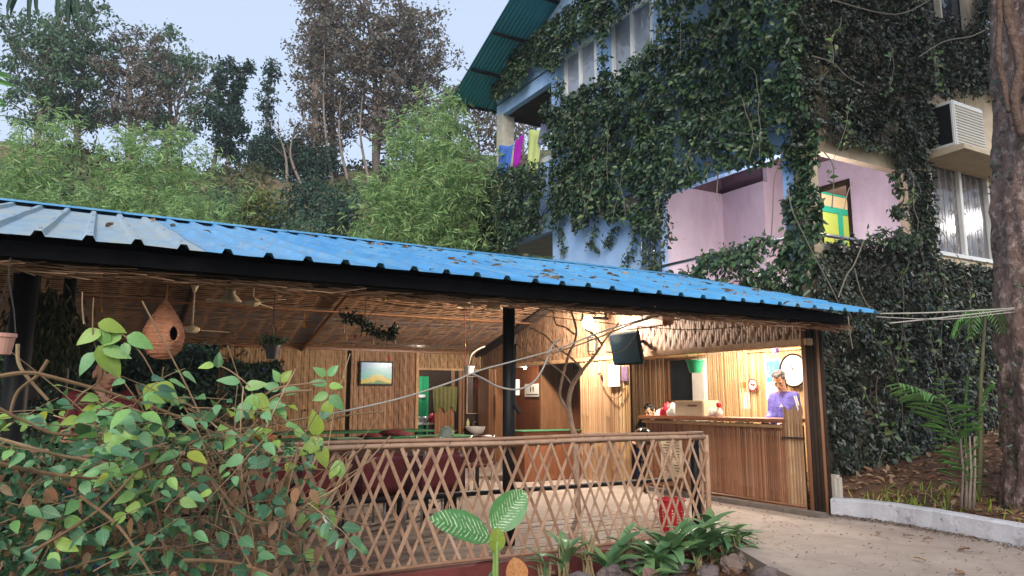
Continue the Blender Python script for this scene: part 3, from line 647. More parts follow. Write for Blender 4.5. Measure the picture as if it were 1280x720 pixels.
# recess of the pink veranda
mb = MB(); mb.box((AX + .16, 10.12, 2.75), (10.6, 10.24, 5.24)); mb.box((10.48 + .12, 9.1, 2.75), (10.72, 10.24, 5.24)); mb.build('veranda_wall', m_pink, gh, 'pink partition walls of the veranda')
mb = MB(); mb.box((10.72, 9.1, 2.75), (11.62, 9.2, 5.6)); mb.build('veranda_wall', m_pink, gh)
d0, d1, dz0, dz1 = 8.08, 8.78, 2.75, 5.12
mb = MB(); wall_holes(mb, 'x', 11.62, .12, 7.165, 9.2, 2.75, 5.618, [(d0, d1, dz0, dz1)]); mb.build('veranda_wall', m_pink, gh, 'pink wall with the lit doorway')
df = MB(); df.box((11.59, d0 - .03, dz0), (11.76, d0 + .03, dz1 + .04)); df.box((11.59, d1 - .03, dz0), (11.76, d1 + .03, dz1 + .04)); df.box((11.59, d0 + .03, dz1 - .02), (11.76, d1 - .03, dz1 + .04))
df.build('door_frame', m_soot, gh)
# lit room behind the doorway: pale walls with turquoise bands, lime lower part
m_lime = mat('lime_wall_paint', (.50, .62, .16), .7, .2, .05, 3); m_turq = mat('turquoise_band_paint', (.03, .42, .36), .7, .2, .05, 3); m_peach = mat('peach_wall_paint', (.72, .58, .42), .7, .2, .05, 3)
zt1, zt2, zx = onY(1058, 266, 9.87).z, onY(1058, 246, 9.87).z, onY(1052, 280, 9.87).x
mb = MB(); mb.box((11.74, 9.9, 2.75), (14.5, 10.0, zt1)); mb.box((14.3, 7.2, 2.75), (14.4, 9.9, zt1)); mb.build('room_wall', m_lime, gh, kind=None)
mb = MB(); mb.box((11.74, 9.9, zt1), (14.5, 10.0, 5.62)); mb.box((14.3, 7.2, zt1), (14.4, 9.9, 5.62)); mb.build('room_wall', m_peach, gh)
for (za_, zb3) in ((zt1 - .06, zt1 + .07), (zt2 - .03, zt2 + .05)):
    mb = MB(); mb.box((11.76, 9.87, za_), (14.3, 9.9, zb3)); mb.build('wall_band', m_turq, gh)
mb = MB(); mb.box((zx - .07, 9.865, 2.75), (zx + .05, 9.9, zt1 - .06)); mb.build('wall_band', m_turq, gh)
lamp('assumed_room_light', gh, (12.8, 8.6, 5.3), 75, (1, .9, .72), .1)  # assumed lamp, unseen, put in to light the room behind the doorway
vb = thing('assumed_veranda_bulb', 'assumed unseen bulb behind the overgrown corner column, added to brighten the veranda', 'lamp', (9.5, 7.45, 4.3)); q = MB(); q.ball((9.5, 7.45, 4.3), .04, 10); q.build('bulb', mat('lit_white_bulb', (1, .95, .92), .3, .3, 0, emit=6), vb, smooth=True); lamp('assumed_bulb_light', vb, (9.5, 7.45, 4.2), 55, (1, .90, .90), .12)  # assumed lamp, added out of sight to brighten the pink veranda walls
mb = MB(); mb.box((9.37, BYP + .02, 2.75), (11.6, BYP + .1, 3.56)); mb.build('dark_wall_behind_creeper', m_gray, gh)  # added behind the creeper so the gaps below the rail look dark
# railings
rA = MB(); rA.tube([(AX - .05, 10.15, 3.64), (AX - .05, 7.3, 3.64)], .03, 10); rA.build('handrail', m_metal, gh, smooth=True)
rB = MB(); rB.tube([(9.2, BYP - .05, 3.66), (11.65, BYP - .05, 3.66)], .03, 10); rB.build('handrail', m_metal, gh, smooth=True)
for z in (3.2,):
    rA = MB(); rA.tube([(AX - .02, 10.1, z), (AX - .02, 7.3, z)], .018, 8); rA.build('handrail', m_metal, gh, smooth=True)
# upper windows on the side wall (blue white frames, curtained panes)
def side_window(y0, y1, z0, z1, n):
    fw = MB(); fw.box((AX - .03, y0, z0), (AX + .1, y0 + .07, z1)); fw.box((AX - .03, y1 - .07, z0), (AX + .1, y1, z1)); fw.box((AX - .03, y0 + .07, z1 - .08), (AX + .1, y1 - .07, z1)); fw.box((AX - .03, y0 + .07, z0), (AX + .1, y1 - .07, z0 + .08))
    for k in range(1, n): y = y0 + (y1 - y0) * k / n; fw.box((AX - .028, y - .035, z0 + .08), (AX + .09, y + .035, z1 - .08))
    f = fw.build('window', m_white, gh)
    for k in range(n):
        a, b = y0 + (y1 - y0) * k / n + .04, y0 + (y1 - y0) * (k + 1) / n - .04
        q = MB(); q.box((AX + .03, a, z0 + .08), (AX + .045, b, z1 - .08)); q.build('pane', m_glass, f)
side_window(w1[0], w1[1], zb, za, 2); side_window(w2[0], w2[1], zb, za, 2)
# louvred vents
for (u0, v0, u1, v1) in ((716, 264, 735, 288), (783, 240, 804, 262)):
    a, b = onX(u1, v0, AX), onX(u0, v1, AX); f = MB(); f.box((AX - .02, a.y - .03, b.z - .03), (AX - .003, b.y + .03, a.z + .03)); f = f.build('vent', m_soot, gh)
    n = 7
    for k in range(n):
        z = b.z + (a.z - b.z) * (k + .5) / n; q = MB(); q.add([(AX - .05, a.y, z - .02), (AX - .05, b.y, z - .02), (AX - .02, b.y, z + .015), (AX - .02, a.y, z + .015)], [(0, 1, 2, 3)]); q.build('louvre', m_gray, f)
# drain pipes by the pink veranda
for y, r_ in ((10.28, .035), (10.45, .028), (10.6, .02)):
    tb = MB(); tb.tube([(AX - .06, y, 2.4), (AX - .06, y, 5.6)], r_, 10); tb.build('drain_pipe', m_metal, gh, smooth=True)
# front sliding window with burglar bars
fw = MB(); W0, W1, Z0, Z1 = wx0, wx1, wz0, wz1; xm = (W0 + W1) / 2
for (a, b, c, d) in ((W0, W0 + .06, Z0, Z1), (W1 - .06, W1, Z0, Z1), (W0 + .06, W1 - .06, Z1 - .07, Z1), (W0 + .06, W1 - .06, Z0, Z0 + .07), (xm - .04, xm + .04, Z0 + .07, Z1 - .07)): fw.box((a, BYP - .04, c), (b, BYP + .1, d))
fwo = fw.build('sliding_window', m_white, gh, 'white sliding window with a patterned grille', bevel=.006)
m_glassf = mat('front_window_glass', (.16, .15, .17), .12, .9, .15, 3)
for a, b in ((W0 + .06, xm - .04), (xm + .04, W1 - .06)):
    q = MB(); q.box((a, BYP + .03, Z0 + .07), (b, BYP + .04, Z1 - .07)); q.build('pane', m_glassf, fwo)
gr = MB()
for k in range(9):
    x = W0 + .14 + k * (W1 - W0 - .28) / 8
    gr.tube([(x, BYP + .0, Z0 + .08), (x, BYP + .0, Z1 - .08)], .007, 5)
    if k % 2:
        for j in range(7):
            z = Z0 + .2 + j * (Z1 - Z0 - .4) / 6; gr.tube([(x + .05 * math.cos(t * .785), BYP + .0, z + .05 * math.sin(t * .785)) for t in range(9)], .006, 4)
gr.build('window_grille', m_gray, fwo, kind='stuff')
# concrete hood carrying the air conditioner
zhd = onY(1215, 188, BYP - .6).z; hd = MB(); hd.add([(wx0 - .2, BYP - .75, zhd - .09), (14.6, BYP - .75, zhd - .09), (14.6, BYP, zhd - .12), (wx0 - .2, BYP, zhd - .12), (wx0 - .2, BYP - .75, zhd), (14.6, BYP - .75, zhd), (14.6, BYP, zhd + .03), (wx0 - .2, BYP, zhd + .03)],
      [(0, 3, 2, 1), (4, 5, 6, 7), (0, 1, 5, 4), (1, 2, 6, 5), (2, 3, 7, 6), (3, 0, 4, 7)]); hd.build('window_hood', m_cream, gh, bevel=.008)
ac = thing('air_conditioner', 'boxy white air conditioner unit on the ledge above the grilled window', 'air conditioner', (12.2, 6.5, wz1 + .3))
a0 = onY(1197, 178, BYP - .62); a1 = onY(1234, 178, BYP - .62); zt = onY(1200, 126, BYP - .62).z; zb_ = zhd + .015
bb = MB(); bb.bbox((a0.x, BYP - .6, zb_), (a1.x, BYP - .05, zt), .02); bb.build('casing', m_white, ac)
bb = MB(); bb.box((a0.x - .004, BYP - .55, zb_ + .06), (a0.x + .002, BYP - .1, zt - .06)); bb.build('dark_side_panel', m_black, ac)  # black panel over the left side of the casing
bb = MB()
for k in range(14): z = zb_ + .05 + k * (zt - zb_ - .1) / 14; bb.box((a0.x + .05, BYP - .617, z), (a1.x - .04, BYP - .6, z + .014))
bb.build('front_grille', mat('beige_plastic', (.55, .48, .38), .5, .3, .1, 8), ac)
# lower room under the veranda, tall dark window high up
mb = MB(); mb.box((wx0 - .1, BYP + .1, 7.4), (wx1 - .1, BYP + .12, 9.2)); mb.build('upper_window', m_glassd, gh)
for x in (wx0 - .1, (wx0 + wx1) / 2 - .1, wx1 - .16):
    mb = MB(); mb.box((x, BYP - .02, 7.4), (x + .06, BYP + .08, 9.2)); mb.build('window_bar', m_gray, gh)
# teal corrugated roof, seen from below
mr = MB(); x = 7.86; vs = []; n = 0; Y0, Y1 = 17.0, 10.2
cols = []
while x < 15.0: cols.append((x, .0)); cols.append((x + .035, .022)); cols.append((x + .07, .022)); x += .105
for (x, dz) in cols:
    for k in range(3): y = Y0 + (Y1 - Y0) * k / 2; vs.append((x, y, gz(y) + dz))
mr.add(vs, [(c * 3 + k, c * 3 + k + 1, (c + 1) * 3 + k + 1, (c + 1) * 3 + k) for c in range(len(cols) - 1) for k in range(2)])
mr.add([(a, b, c + .006) for a, b, c in vs], [(c * 3 + k, (c + 1) * 3 + k, (c + 1) * 3 + k + 1, c * 3 + k + 1) for c in range(len(cols) - 1) for k in range(2)])
mr.build('house_roof', m_teal, gh, 'teal corrugated roof overhang seen from below')
for y in (16.9, 15.75, 14.6, 13.4, 12.2, 11.0):
    q = MB(); q.box((7.9, y - .03, gz(y) - .075), (14.9, y + .03, gz(y) - .012)); q.build('purlin', m_black, gh)
q = MB(); q.box((7.0, 6.6, 11.6), (14.9, 10.2, 11.7)) if False else q.box((AX, BYP, 11.6), (14.6, 10.3, 11.66)); q.build('house_roof', m_teal, gh)

# ---- washing on the balcony
def cloth(name, m, label, pts, cat='laundry', group=None):
    """pts: grid rows of points (top row first)"""
    mb = MB(); rws = len(pts); cc = len(pts[0]); vs = [p for r_ in pts for p in r_]
    mb.add(vs, [(i * cc + k, i * cc + k + 1, (i + 1) * cc + k + 1, (i + 1) * cc + k) for i in range(rws - 1) for k in range(cc - 1)])
    o = mb.build(name, m, None, label, cat, group, smooth=True); s = o.modifiers.new('solid', 'SOLIDIFY'); s.thickness = .012; return o
def hang(u0, v0, u1, v1, drop, m, name, label, seed):
    r2 = random.Random(seed); a, b = onX(u0, v0, AX - .12), onX(u1, v1, AX - .12); rows = []
    for i in range(9):
        t = i / 8; row = []
        for k in range(11):
            s = k / 10; p = a.lerp(b, .5 + (s - .5) * (1 - .15 * t)); p = Vector((p.x - .05 * t + .03 * math.sin(s * 13 + seed + t * 2) * (.3 + t), p.y + .25 * t * .3, p.z - drop * t + .04 * math.sin(s * 5 + seed)))
            row.append(p)
        rows.append(row)
    cloth(name, m, label, rows, group='washing hung on the upstairs balcony')
hang(624, 184, 641, 180, .75, mat('blue_towel', (.07, .17, .55), .9, .1, .15, 9), 'towel', 'blue towel, leftmost of the washing on the balcony', 1)
hang(645, 174, 655, 170, .75, mat('magenta_shirt', (.36, .02, .38), .9, .1, .15, 9), 'shirt', 'magenta shirt hung on the balcony beside the blue towel', 4)
hang(661, 165, 677, 160, 1.05, mat('lime_towel', (.52, .58, .22), .9, .1, .15, 9), 'towel', 'pale lime green towel hung on the balcony', 7)
hang(677, 155, 690, 149, .5, mat('grey_shirt', (.16, .18, .25), .9, .1, .15, 9), 'shirt', 'dark grey shirt hung beside the lime green towel', 9)

# ================================================================== creeper over the house
POLY_IN_A = [(585, 330), (592, 270), (600, 232), (622, 212), (650, 208), (700, 205), (680, 170), (688, 158), (676, 150), (690, 128), (700, 95), (672, 78), (655, 95), (635, 116), (617, 124), (622, 100), (640, 70), (680, 28), (712, -40), (1040, -40), (1042, 190), (1040, 330), (1010, 380), (860, 350)]
HOLES_A = [[(700, 66), (752, 36), (754, 92), (722, 118), (700, 120)], [(758, 30), (822, -14), (824, 44), (772, 90), (760, 88)],
           [(626, 312), (640, 300), (700, 276), (708, 252), (722, 285), (742, 255), (765, 280), (790, 270), (800, 285), (826, 296), (812, 340), (700, 335)], [(612, 128), (640, 118), (700, 82), (706, 98), (650, 140), (642, 200), (612, 205)], [(560, 180), (612, 180), (612, 206), (560, 206)],
           [(826, 238), (838, 236), (868, 226), (905, 214), (975, 200), (985, 215), (985, 290), (930, 308), (880, 322), (850, 345), (826, 345)],
           [(870, 200), (890, 190), (895, 205), (872, 212)], [(1020, 205), (1036, 215), (1030, 240), (1012, 225)], [(781, 240), (805, 240), (805, 250), (781, 262)]]
POLY_B = [(1012, 640), (1008, 430), (1015, 330), (1040, 300), (1075, 306), (1120, 292), (1135, 300), (1140, 250), (1128, 225), (1120, 190), (1080, 178), (1036, 168), (1000, 180), (940, -60), (1300, -60), (1300, 120), (1240, 122), (1180, 124), (1172, 175), (1156, 185), (1166, 240), (1170, 320), (1235, 338), (1262, 350), (1262, 560), (1190, 590), (1110, 650), (1045, 668)]
HOLES_B = [[(1040, 178), (1125, 192), (1142, 250), (1138, 292), (1040, 302)], [(1168, 196), (1240, 214), (1240, 330), (1172, 318)], [(1150, -60), (1222, -60), (1222, 28), (1160, 22)], [(1168, 118), (1245, 118), (1245, 196), (1168, 192)]]
rg = np.random.default_rng(12)
def nz(a, b, s, o=0):
    return np.array([noise.noise(Vector((x * s, y * s, o))) for x, y in zip(a, b)])
def creeper(plane, rng1, rng2, inn, holes, n, bulge, name, parent, lsz, m, below=None):
    a = rg.uniform(*rng1, n); z = rg.uniform(*rng2, n)
    P = np.stack([np.full(n, AX), a, z], 1) if plane == 'x' else np.stack([a, np.full(n, BYP), z], 1)
    px, py = proj_np(P); jit = 7; ax = 0 if plane == 'x' else 1
    big = nz(a, z, .9, 3); mid = nz(a, z, 3.2, 4); bo = bulge(a, z, px, py)
    d = np.maximum(.03, bo * (1 + .8 * big + .5 * mid)) * rg.uniform(.35, 1.05, n) ** .5 + .03
    P[:, ax] -= d; px, py = proj_np(P)
    px2 = px + jit * nz(a, z, 2.2, 1) * 1.6 + rg.normal(0, 2.5, n); py2 = py + jit * nz(a, z, 2.2, 5) * 1.6 + rg.normal(0, 3.0, n)
    k = in_poly(px2, py2, inn)
    for h in holes: k &= ~in_poly(px2, py2, h)
    dn = nz(a, z, 3.0, 9); k &= (rg.random(n) < np.clip(.95 + dn * 1.8, .12, 1))
    a, z, P, px, py = a[k], z[k], P[k], px[k], py[k]; n = len(a)
    if below is not None: P = below(P)
    A = rg.normal(0, .6, (n, 3)); A[:, 2] -= .7; A[:, ax] -= .35
    N = rg.normal(0, .55, (n, 3)); N[:, ax] -= 1; N[:, 2] += .5
    L = rg.uniform(.5, 1.45, n) * lsz
    leaf_cloud(name, P, A, N, L, L * rg.uniform(.5, .7, n), m, parent)
    return P, px, py
cv = thing('house_creeper', 'dense dark green creeper smothering the walls of the blue guest house', 'climbing plant', (9, 7, 0))
def bA(a, z, px, py):
    b = np.full(len(a), .26); b += .18 * smooth_np((px - 690) / 120) * smooth_np((z - 4.5) / 1.0); b += .25 * ((px < 700) & (py > 200)); b = np.where((px > 830) & (z < 4.2), .35, b)
    return np.where((px > 985) & (z < 5.2) & (py < 300), .12, b)
def smooth_np(t): t = np.clip(t, 0, 1); return t * t * (3 - 2 * t)
def bB(a, z, px, py):
    b = np.full(len(a), .30); b += .22 * smooth_np((3.2 - z) / .8); b = np.where((px > 1120) & (px < 1175) & (z > 3.4) & (z < 5), .12, b)
    b = np.where((px > 1168) & (px < 1245) & (z < 3.6) , .2, b)
    return np.where((px < 1045) & (z > 3.2) & (z < 5.2), .12, b)
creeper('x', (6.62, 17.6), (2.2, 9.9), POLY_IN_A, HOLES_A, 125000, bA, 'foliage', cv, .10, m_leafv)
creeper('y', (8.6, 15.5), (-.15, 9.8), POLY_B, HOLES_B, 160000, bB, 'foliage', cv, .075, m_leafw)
# inner woody mat of stems hugging the walls
st = MB(); r2 = random.Random(77)
for i in range(520):
    if i % 2: p = Vector((AX - .04, r2.uniform(7.1, 16.3), r2.uniform(2.6, 9.3))); ax = 0
    else: p = Vector((r2.uniform(9.1, 14.4), BYP - .04, r2.uniform(0, 9.3))); ax = 1
    u, v = proj(p); poly, hs = (POLY_IN_A, HOLES_A) if ax == 0 else (POLY_B, HOLES_B)
    if not in_poly([u], [v], poly)[0] or any(in_poly([u], [v], h)[0] for h in hs): continue
    pts = [p.copy()]; a = r2.uniform(0, 6.28)
    for k in range(7):
        a += r2.gauss(0, .5); q = pts[-1].copy(); q[1 - ax] += .16 * math.cos(a); q[2] += .16 * math.sin(a); q[ax] -= r2.uniform(-.02, .03)
        u, v = proj(q)
        if not in_poly([u], [v], poly)[0] or any(in_poly([u], [v], h)[0] for h in hs): break
        pts.append(q)
    if len(pts) > 2: st.tube(pts, r2.uniform(.006, .014), 4)
st.build('stems', m_barkd, cv, kind='stuff')
# hanging bare strands and pale tendrils seen against the leaves
m_tend = mat('pale_tendril', (.20, .17, .13), .7, .2, .2, 9)
def px_curve(pts, D=None, X=None, Y=None):
    out = []
    for q in pts:
        u, v = q[0], q[1]; out.append(onX(u, v, X) if X is not None else onY(u, v, Y) if Y is not None else atD(u, v, D if len(q) < 3 else q[2]))
    return out
def spline(P, n=6):
    out = []
    for i in range(len(P) - 1):
        p0, p1, p2, p3 = P[max(i - 1, 0)], P[i], P[i + 1], P[min(i + 2, len(P) - 1)]
        for k in range(n):
            t = k / n; out.append(.5 * ((2 * p1) + (p2 - p0) * t + (2 * p0 - 5 * p1 + 4 * p2 - p3) * t * t + (3 * p1 - p0 - 3 * p2 + p3) * t ** 3))
    return out + [P[-1]]
td = MB()
for pts, kw in (([(985, 235), (990, 262), (1003, 290), (1018, 320), (1035, 352), (1046, 374)], dict(Y=6.3)), ([(1080, 300), (1068, 330), (1058, 345), (1048, 372)], dict(Y=6.2)), ([(1068, 335), (1075, 362), (1084, 382)], dict(Y=6.2)),
                ([(978, 190), (968, 225), (966, 262), (964, 298)], dict(X=8.6)), ([(898, 215), (896, 240), (897, 252)], dict(X=8.7)), ([(1015, 70), (1040, 78), (1058, 95), (1080, 108)], dict(Y=6.2)), ([(1060, 395), (1063, 420), (1066, 436)], dict(Y=5.9)),
                ([(1150, 70), (1180, 52), (1215, 45), (1235, 35)], dict(Y=5.6)), ([(1040, 0), (1120, 18), (1170, -5)], dict(Y=6.1)), ([(1055, 262), (1060, 240), (1066, 228)], dict(X=10.5)), ([(1030, 190), (1042, 210), (1040, 260)], dict(Y=6.7))):
    td.tube(spline(px_curve(pts, **kw)), .009, 5)
td.build('tendrils', m_tend, cv, kind='stuff')
# sprays hanging over the blue patch and the drain pipes
def sprays(seeds, plane, off, n, L, name='foliage'):
    P = []; A = []; N = []
    r3 = np.random.default_rng(5)
    for pts in seeds:
        c = spline(px_curve(pts, **({'X': AX - off} if plane == 'x' else {'Y': BYP - off})), 5); tdm = MB(); tdm.tube(c, .006, 4); tdm.build('stem', m_barkd, cv)
        for q in c:
            for k in range(n): P.append(np.array(q) + r3.normal(0, .045, 3)); A.append(r3.normal(0, .6, 3) + (0, 0, -.6)); N.append(r3.normal(0, .5, 3) + ((-1, 0, .3) if plane == 'x' else (0, -1, .3)))
    P = np.array(P); leaf_cloud(name, P, A, N, r3.uniform(.6, 1.3, len(P)) * L, r3.uniform(.6, 1.3, len(P)) * L * .55, m_leafv, cv)
# new growth and bare runners trailing over the mass
def runners(plane, n_, poly, holes, m, seed, d0):
    r3 = random.Random(seed); P = []; A = []; N = []; L = []; q = MB(); ax = 0 if plane == 'x' else 1; made = 0; tries = 0
    while made < n_ and tries < n_ * 12:
        tries += 1; p = Vector((AX - d0 - r3.uniform(0, .25), r3.uniform(7, 16), r3.uniform(3.5, 9.3))) if ax == 0 else Vector((r3.uniform(9, 14.3), BYP - d0 - r3.uniform(0, .25), r3.uniform(.3, 5.0 if r3.random() < .5 else 9.3)))
        u, v = proj(p)
        if not in_poly([u], [v], poly)[0] or any(in_poly([u], [v], h)[0] for h in holes): continue
        made += 1; pts = [p]; a = r3.uniform(-2.6, -.5)
        for k in range(r3.randint(4, 9)):
            a += r3.gauss(0, .35); e = pts[-1].copy(); e[1 - ax] += .13 * math.cos(a); e[2] += .13 * math.sin(a) - .02 * k; e[ax] -= r3.uniform(-.03, .05); pts.append(e)
        pts = [pts[0]] + [e for e in pts[1:] if e.z > (3.3 if ax == 0 else 0) and not any(in_poly([proj(e)[0]], [proj(e)[1]], h)[0] for h in holes)]
        if len(pts) < 3: continue
        q.tube(pts, .005, 4, False)
        if r3.random() < .75:
            for e in pts[1:]:
                for j in range(3): P.append(list(e + Vector((r3.gauss(0, .04), r3.gauss(0, .04), r3.gauss(0, .04))))); A.append([r3.gauss(0, .7), r3.gauss(0, .7), r3.gauss(-.4, .5)]); nn_ = [r3.gauss(0, .4), r3.gauss(0, .4), r3.gauss(.5, .3)]; nn_[ax] -= 1; N.append(nn_); L.append(r3.uniform(.05, .13))
    q.build('runners', m_tend, cv, kind='stuff'); leaf_cloud('new_leaves', P, A, N, L, np.array(L) * .6, m, cv)
m_newl = mat('new_creeper_leaf', [(.10, .2, .06), (.16, .26, .08), (.07, .15, .06), (.24, .30, .10), (.12, .20, .10)], .35, .5, .25, 3, transl=.2)
runners('x', 30, POLY_IN_A, HOLES_A, m_newl, 3, .42); runners('y', 26, POLY_B, HOLES_B, m_newl, 4, .5)
sprays([[(745, 262), (742, 290), (738, 305), (746, 312)], [(770, 285), (762, 300), (757, 302)], [(795, 285), (790, 310), (782, 326)], [(815, 290), (816, 320), (820, 338)], [(828, 240), (832, 270), (836, 300)], [(803, 280), (808, 310), (806, 330)], [(700, 285), (702, 300), (703, 316)]], 'x', .1, 9, .085)
sprays([[(1132, 180), (1128, 205), (1118, 222), (1126, 240)], [(1050, 176), (1090, 182), (1125, 190)], [(1150, 190), (1152, 240), (1155, 290)], [(1140, 200), (1146, 250), (1148, 300)], [(1160, 200), (1160, 260), (1163, 320)], [(1118, 262), (1122, 268), (1128, 258)]], 'y', .12, 16, .085)
sprays([[(1085, 296), (1105, 290), (1130, 292), (1145, 300)], [(1100, 300), (1120, 305), (1140, 302)]], 'y', .5, 7, .09)
sprays([[(880, 322), (900, 316), (930, 306), (960, 298)], [(860, 345), (890, 330), (920, 318)]], 'x', .25, 14, .085)

# ================================================================== trees
def tree(name, label, u, D, vtop, R0, c0, lm, bm_, nbr=22, nleaf=5000, ls=.2, tr=.16, seed=1, prof=None, sd=.38, dens=1, lean=0, forks=1, group=None, cat='tree', kindpart='stuff', zb=None, flat=.7):
    r2 = random.Random(seed); g_ = np.random.default_rng(seed)
    top = atD(u, vtop, D); b = Vector((top.x, top.y, (terrain(top.x, top.y) if zb is None else zb) - .1)); H = top.z - b.z
    root = thing(name, label, cat, b, group)
    if cat == 'tree': nleaf = int(nleaf * .62); sd *= .58; ls *= 1.05; tr *= 1.15
    prof = prof or (lambda t: math.sin(math.pi * min(1, .12 + .88 * t) ** .8) ** .7)
    tb = MB(); cl = []
    for f_ in range(forks):
        fa = r2.uniform(0, 6.28); sp = (0 if forks == 1 else R0 * .35); lp = Vector((r2.gauss(0, .12), r2.gauss(0, .12), 0)) * H * .12 + Vector((_r.x * lean, _r.y * lean, 0))
        def ax(t): return b + Vector((lp.x * t * t + sp * math.cos(fa) * t * t + .08 * math.sin(t * 7 + seed), lp.y * t * t + sp * math.sin(fa) * t * t + .08 * math.cos(t * 6 + seed), H * t * (1 if f_ == 0 else .82 + .1 * r2.random() * 0)))
        tb.tube([ax(k / 9) for k in range(10)], [tr * (1 - .85 * k / 9) * (1 if f_ == 0 else .7) for k in range(10)], 7)
        nb_ = nbr // forks
        for i in range(nb_):
            t = c0 + (1 - c0) * ((i + r2.random()) / nb_); p0 = ax(t); a = i * 2.4 + r2.uniform(-.5, .5); s = (t - c0) / (1 - c0)
            Lb = R0 * prof(s) * r2.uniform(.6, 1.15) + .15; up = r2.uniform(.25, .9) * (1 - s * .3)
            d = Vector((math.cos(a), math.sin(a), up)).normalized(); pts = [p0]
            for k in range(4): d = (d + Vector((r2.gauss(0, .2), r2.gauss(0, .2), .10))).normalized(); pts.append(pts[-1] + d * Lb / 4)
            tb.tube(pts, [tr * .2 * (1 - .2 * k) + .006 for k in range(5)], 5, False)
            for k in range(4):
                q0 = pts[r2.choice((1, 2, 3, 4))]; dd = Vector((r2.gauss(0, 1), r2.gauss(0, 1), r2.gauss(.3, .5))).normalized() * Lb * r2.uniform(.2, .45)
                tb.tube([q0, q0 + dd * .5 + Vector((0, 0, .05)), q0 + dd], [tr * .1 + .006, tr * .07 + .005, .005], 4, False); cl.append(q0 + dd)
            cl.append(pts[-1])
    tb.build('trunk', bm_, root, smooth=True)
    c = np.array([list(x) for x in cl]); wts = g_.uniform(.05, 1.9, len(c)) ** 1.3; wts /= wts.sum(); idx = g_.choice(len(c), nleaf, p=wts)
    P = c[idx] + g_.normal(0, 1, (nleaf, 3)) ** 1 * np.array([sd, sd, sd * flat]) * g_.uniform(.5, 1.1, (nleaf, 1))
    A = g_.normal(0, 1, (nleaf, 3)); A[:, 2] -= .5; N = g_.normal(0, 1, (nleaf, 3)); N[:, 2] += .8
    L = ls * g_.uniform(.6, 1.3, nleaf)
    leaf_cloud('crown', P, A, N, L, L * .5, lm, root)
    return root
GT = 'tall thin trees on the hill crest'
open_p = lambda t: .55 + .45 * math.sin(math.pi * t)
tree('tall_tree', 'airy grey-green tree at the far left of the hill crest', 62, 37, 48, 2.3, .2, m_tl1, m_barkp, 34, 9000, .19, .15, 3, open_p, .42, group=GT)
tree('tall_tree', 'airy grey-green tree on the crest, tallest left of the brownish one', 108, 38, 40, 2.3, .18, m_tl1, m_barkp, 34, 9500, .19, .16, 14, open_p, .45, group=GT)
tree('tall_tree', 'brownish thin-leaved tree with pale limbs on the crest, above the left bamboos', 172, 37, 56, 2.2, .25, m_tl2, m_barkp, 34, 7000, .17, .17, 25, open_p, .4, group=GT, forks=2)
tree('tall_tree', 'grey-green forked tree on the crest right of the brownish one', 218, 37.5, 60, 2.4, .2, m_tl1, m_barkp, 34, 7500, .18, .16, 36, open_p, .42, group=GT, forks=2)
tree('tall_tree', 'dark narrow tree with a small upright top, left of two narrow tops on the crest', 276, 38, 84, .6, .5, m_tl3, m_barkp, 24, 2200, .18, .11, 5, lambda t: (1.5 if t < .3 else .3 + .5 * abs(math.sin(t * 9))), .26, group=GT)
tree('tall_tree', 'slim tree with a small round top leaning right beside the dark narrow tree', 290, 38, 86, .6, .6, m_tl3, m_barkp, 16, 2400, .2, .09, 6, lambda t: .3 + .6 * (t > .7), .24, lean=.5, group=GT)
tree('tall_tree', 'lone slender column-shaped tree standing against the sky', 338, 38.5, 76, .5, .3, m_tl3, m_barkp, 26, 1900, .18, .10, 7, lambda t: .45 + .5 * abs(math.sin(t * 9)), .25, group=GT)
tree('tall_tree', 'tall half-bare tree with many pale trunks, left edge of the big grove', 402, 36, -8, 1.15, .1, m_tl2, m_barkp, 44, 8000, .17, .15, 8, open_p, .42, group=GT, forks=2)
tree('tall_tree', 'tall brown-green tree in the middle of the big grove', 425, 37, -30, 2.2, .12, m_tl2, m_barkp, 46, 11000, .18, .17, 9, open_p, .45, group=GT, forks=2)
tree('tall_tree', 'wide brown-leaved tree with the densest crown in the big grove', 478, 36, 0, 3.2, .2, m_tl2, m_barkd, 60, 16000, .19, .2, 10, open_p, .5, group=GT, forks=3)
tree('tall_tree', 'russet tree at the right end of the big grove above the middle bamboo', 530, 36.5, 22, 2.3, .2, m_tl2, m_barkd, 44, 9500, .18, .15, 11, open_p, .45, group=GT, forks=2)
tree('tall_tree', 'thin russet tree seen behind the house balcony', 600, 30, 120, 1.9, .3, m_tl2, m_barkd, 30, 6000, .16, .1, 12, open_p, .4, group=GT)
tree('tall_tree', 'thin brown tree seen through the open upstairs balcony', 655, 28, 85, 2.0, .3, m_tl2, m_barkp, 30, 6000, .15, .1, 13, open_p, .4, group=GT)
tree('tall_tree', 'low dark green tree under the two narrow tops on the crest', 286, 37, 150, 1.2, .3, m_tl3, m_barkp, 22, 4200, .2, .1, 19, open_p, .34, group=GT)
GB = 'rounded dark bushes on the hill'
def bush(label, u, D, vtop, R0, lm, seed, n=3500, ls=.18, group=GB, zb=None):
    return tree('bush', label, u, D, vtop, R0, .15, lm, m_barkd, 22, n, ls, .06, seed, lambda t: math.sqrt(max(.05, 1 - t * t * .8)), R0 * .28, group=group, cat='bush', zb=zb)
bush('dark green bush on the crest under the slender column tree, the left one', 333, 37, 192, 1.1, m_tl3, 51)
bush('dark green bush on the crest next to the slender column tree, the right one', 364, 37, 188, 1.1, m_tl3, 52)
bush('low flat dark bush on the crest at the foot of the big grove', 398, 36, 200, .95, m_tl3, 53)
bush('small grey bush on the crest between the forked and the slender tree', 322, 37.5, 178, .45, m_tl1, 54, 900)
bush('yellow-green bush on the slope below the crest', 324, 25, 250, 1.0, m_tl4, 55, 5200, .12)
bush('dark bush on the slope right of the yellow-green one', 395, 24, 238, 1.5, m_tl3, 56, 6500, .13)
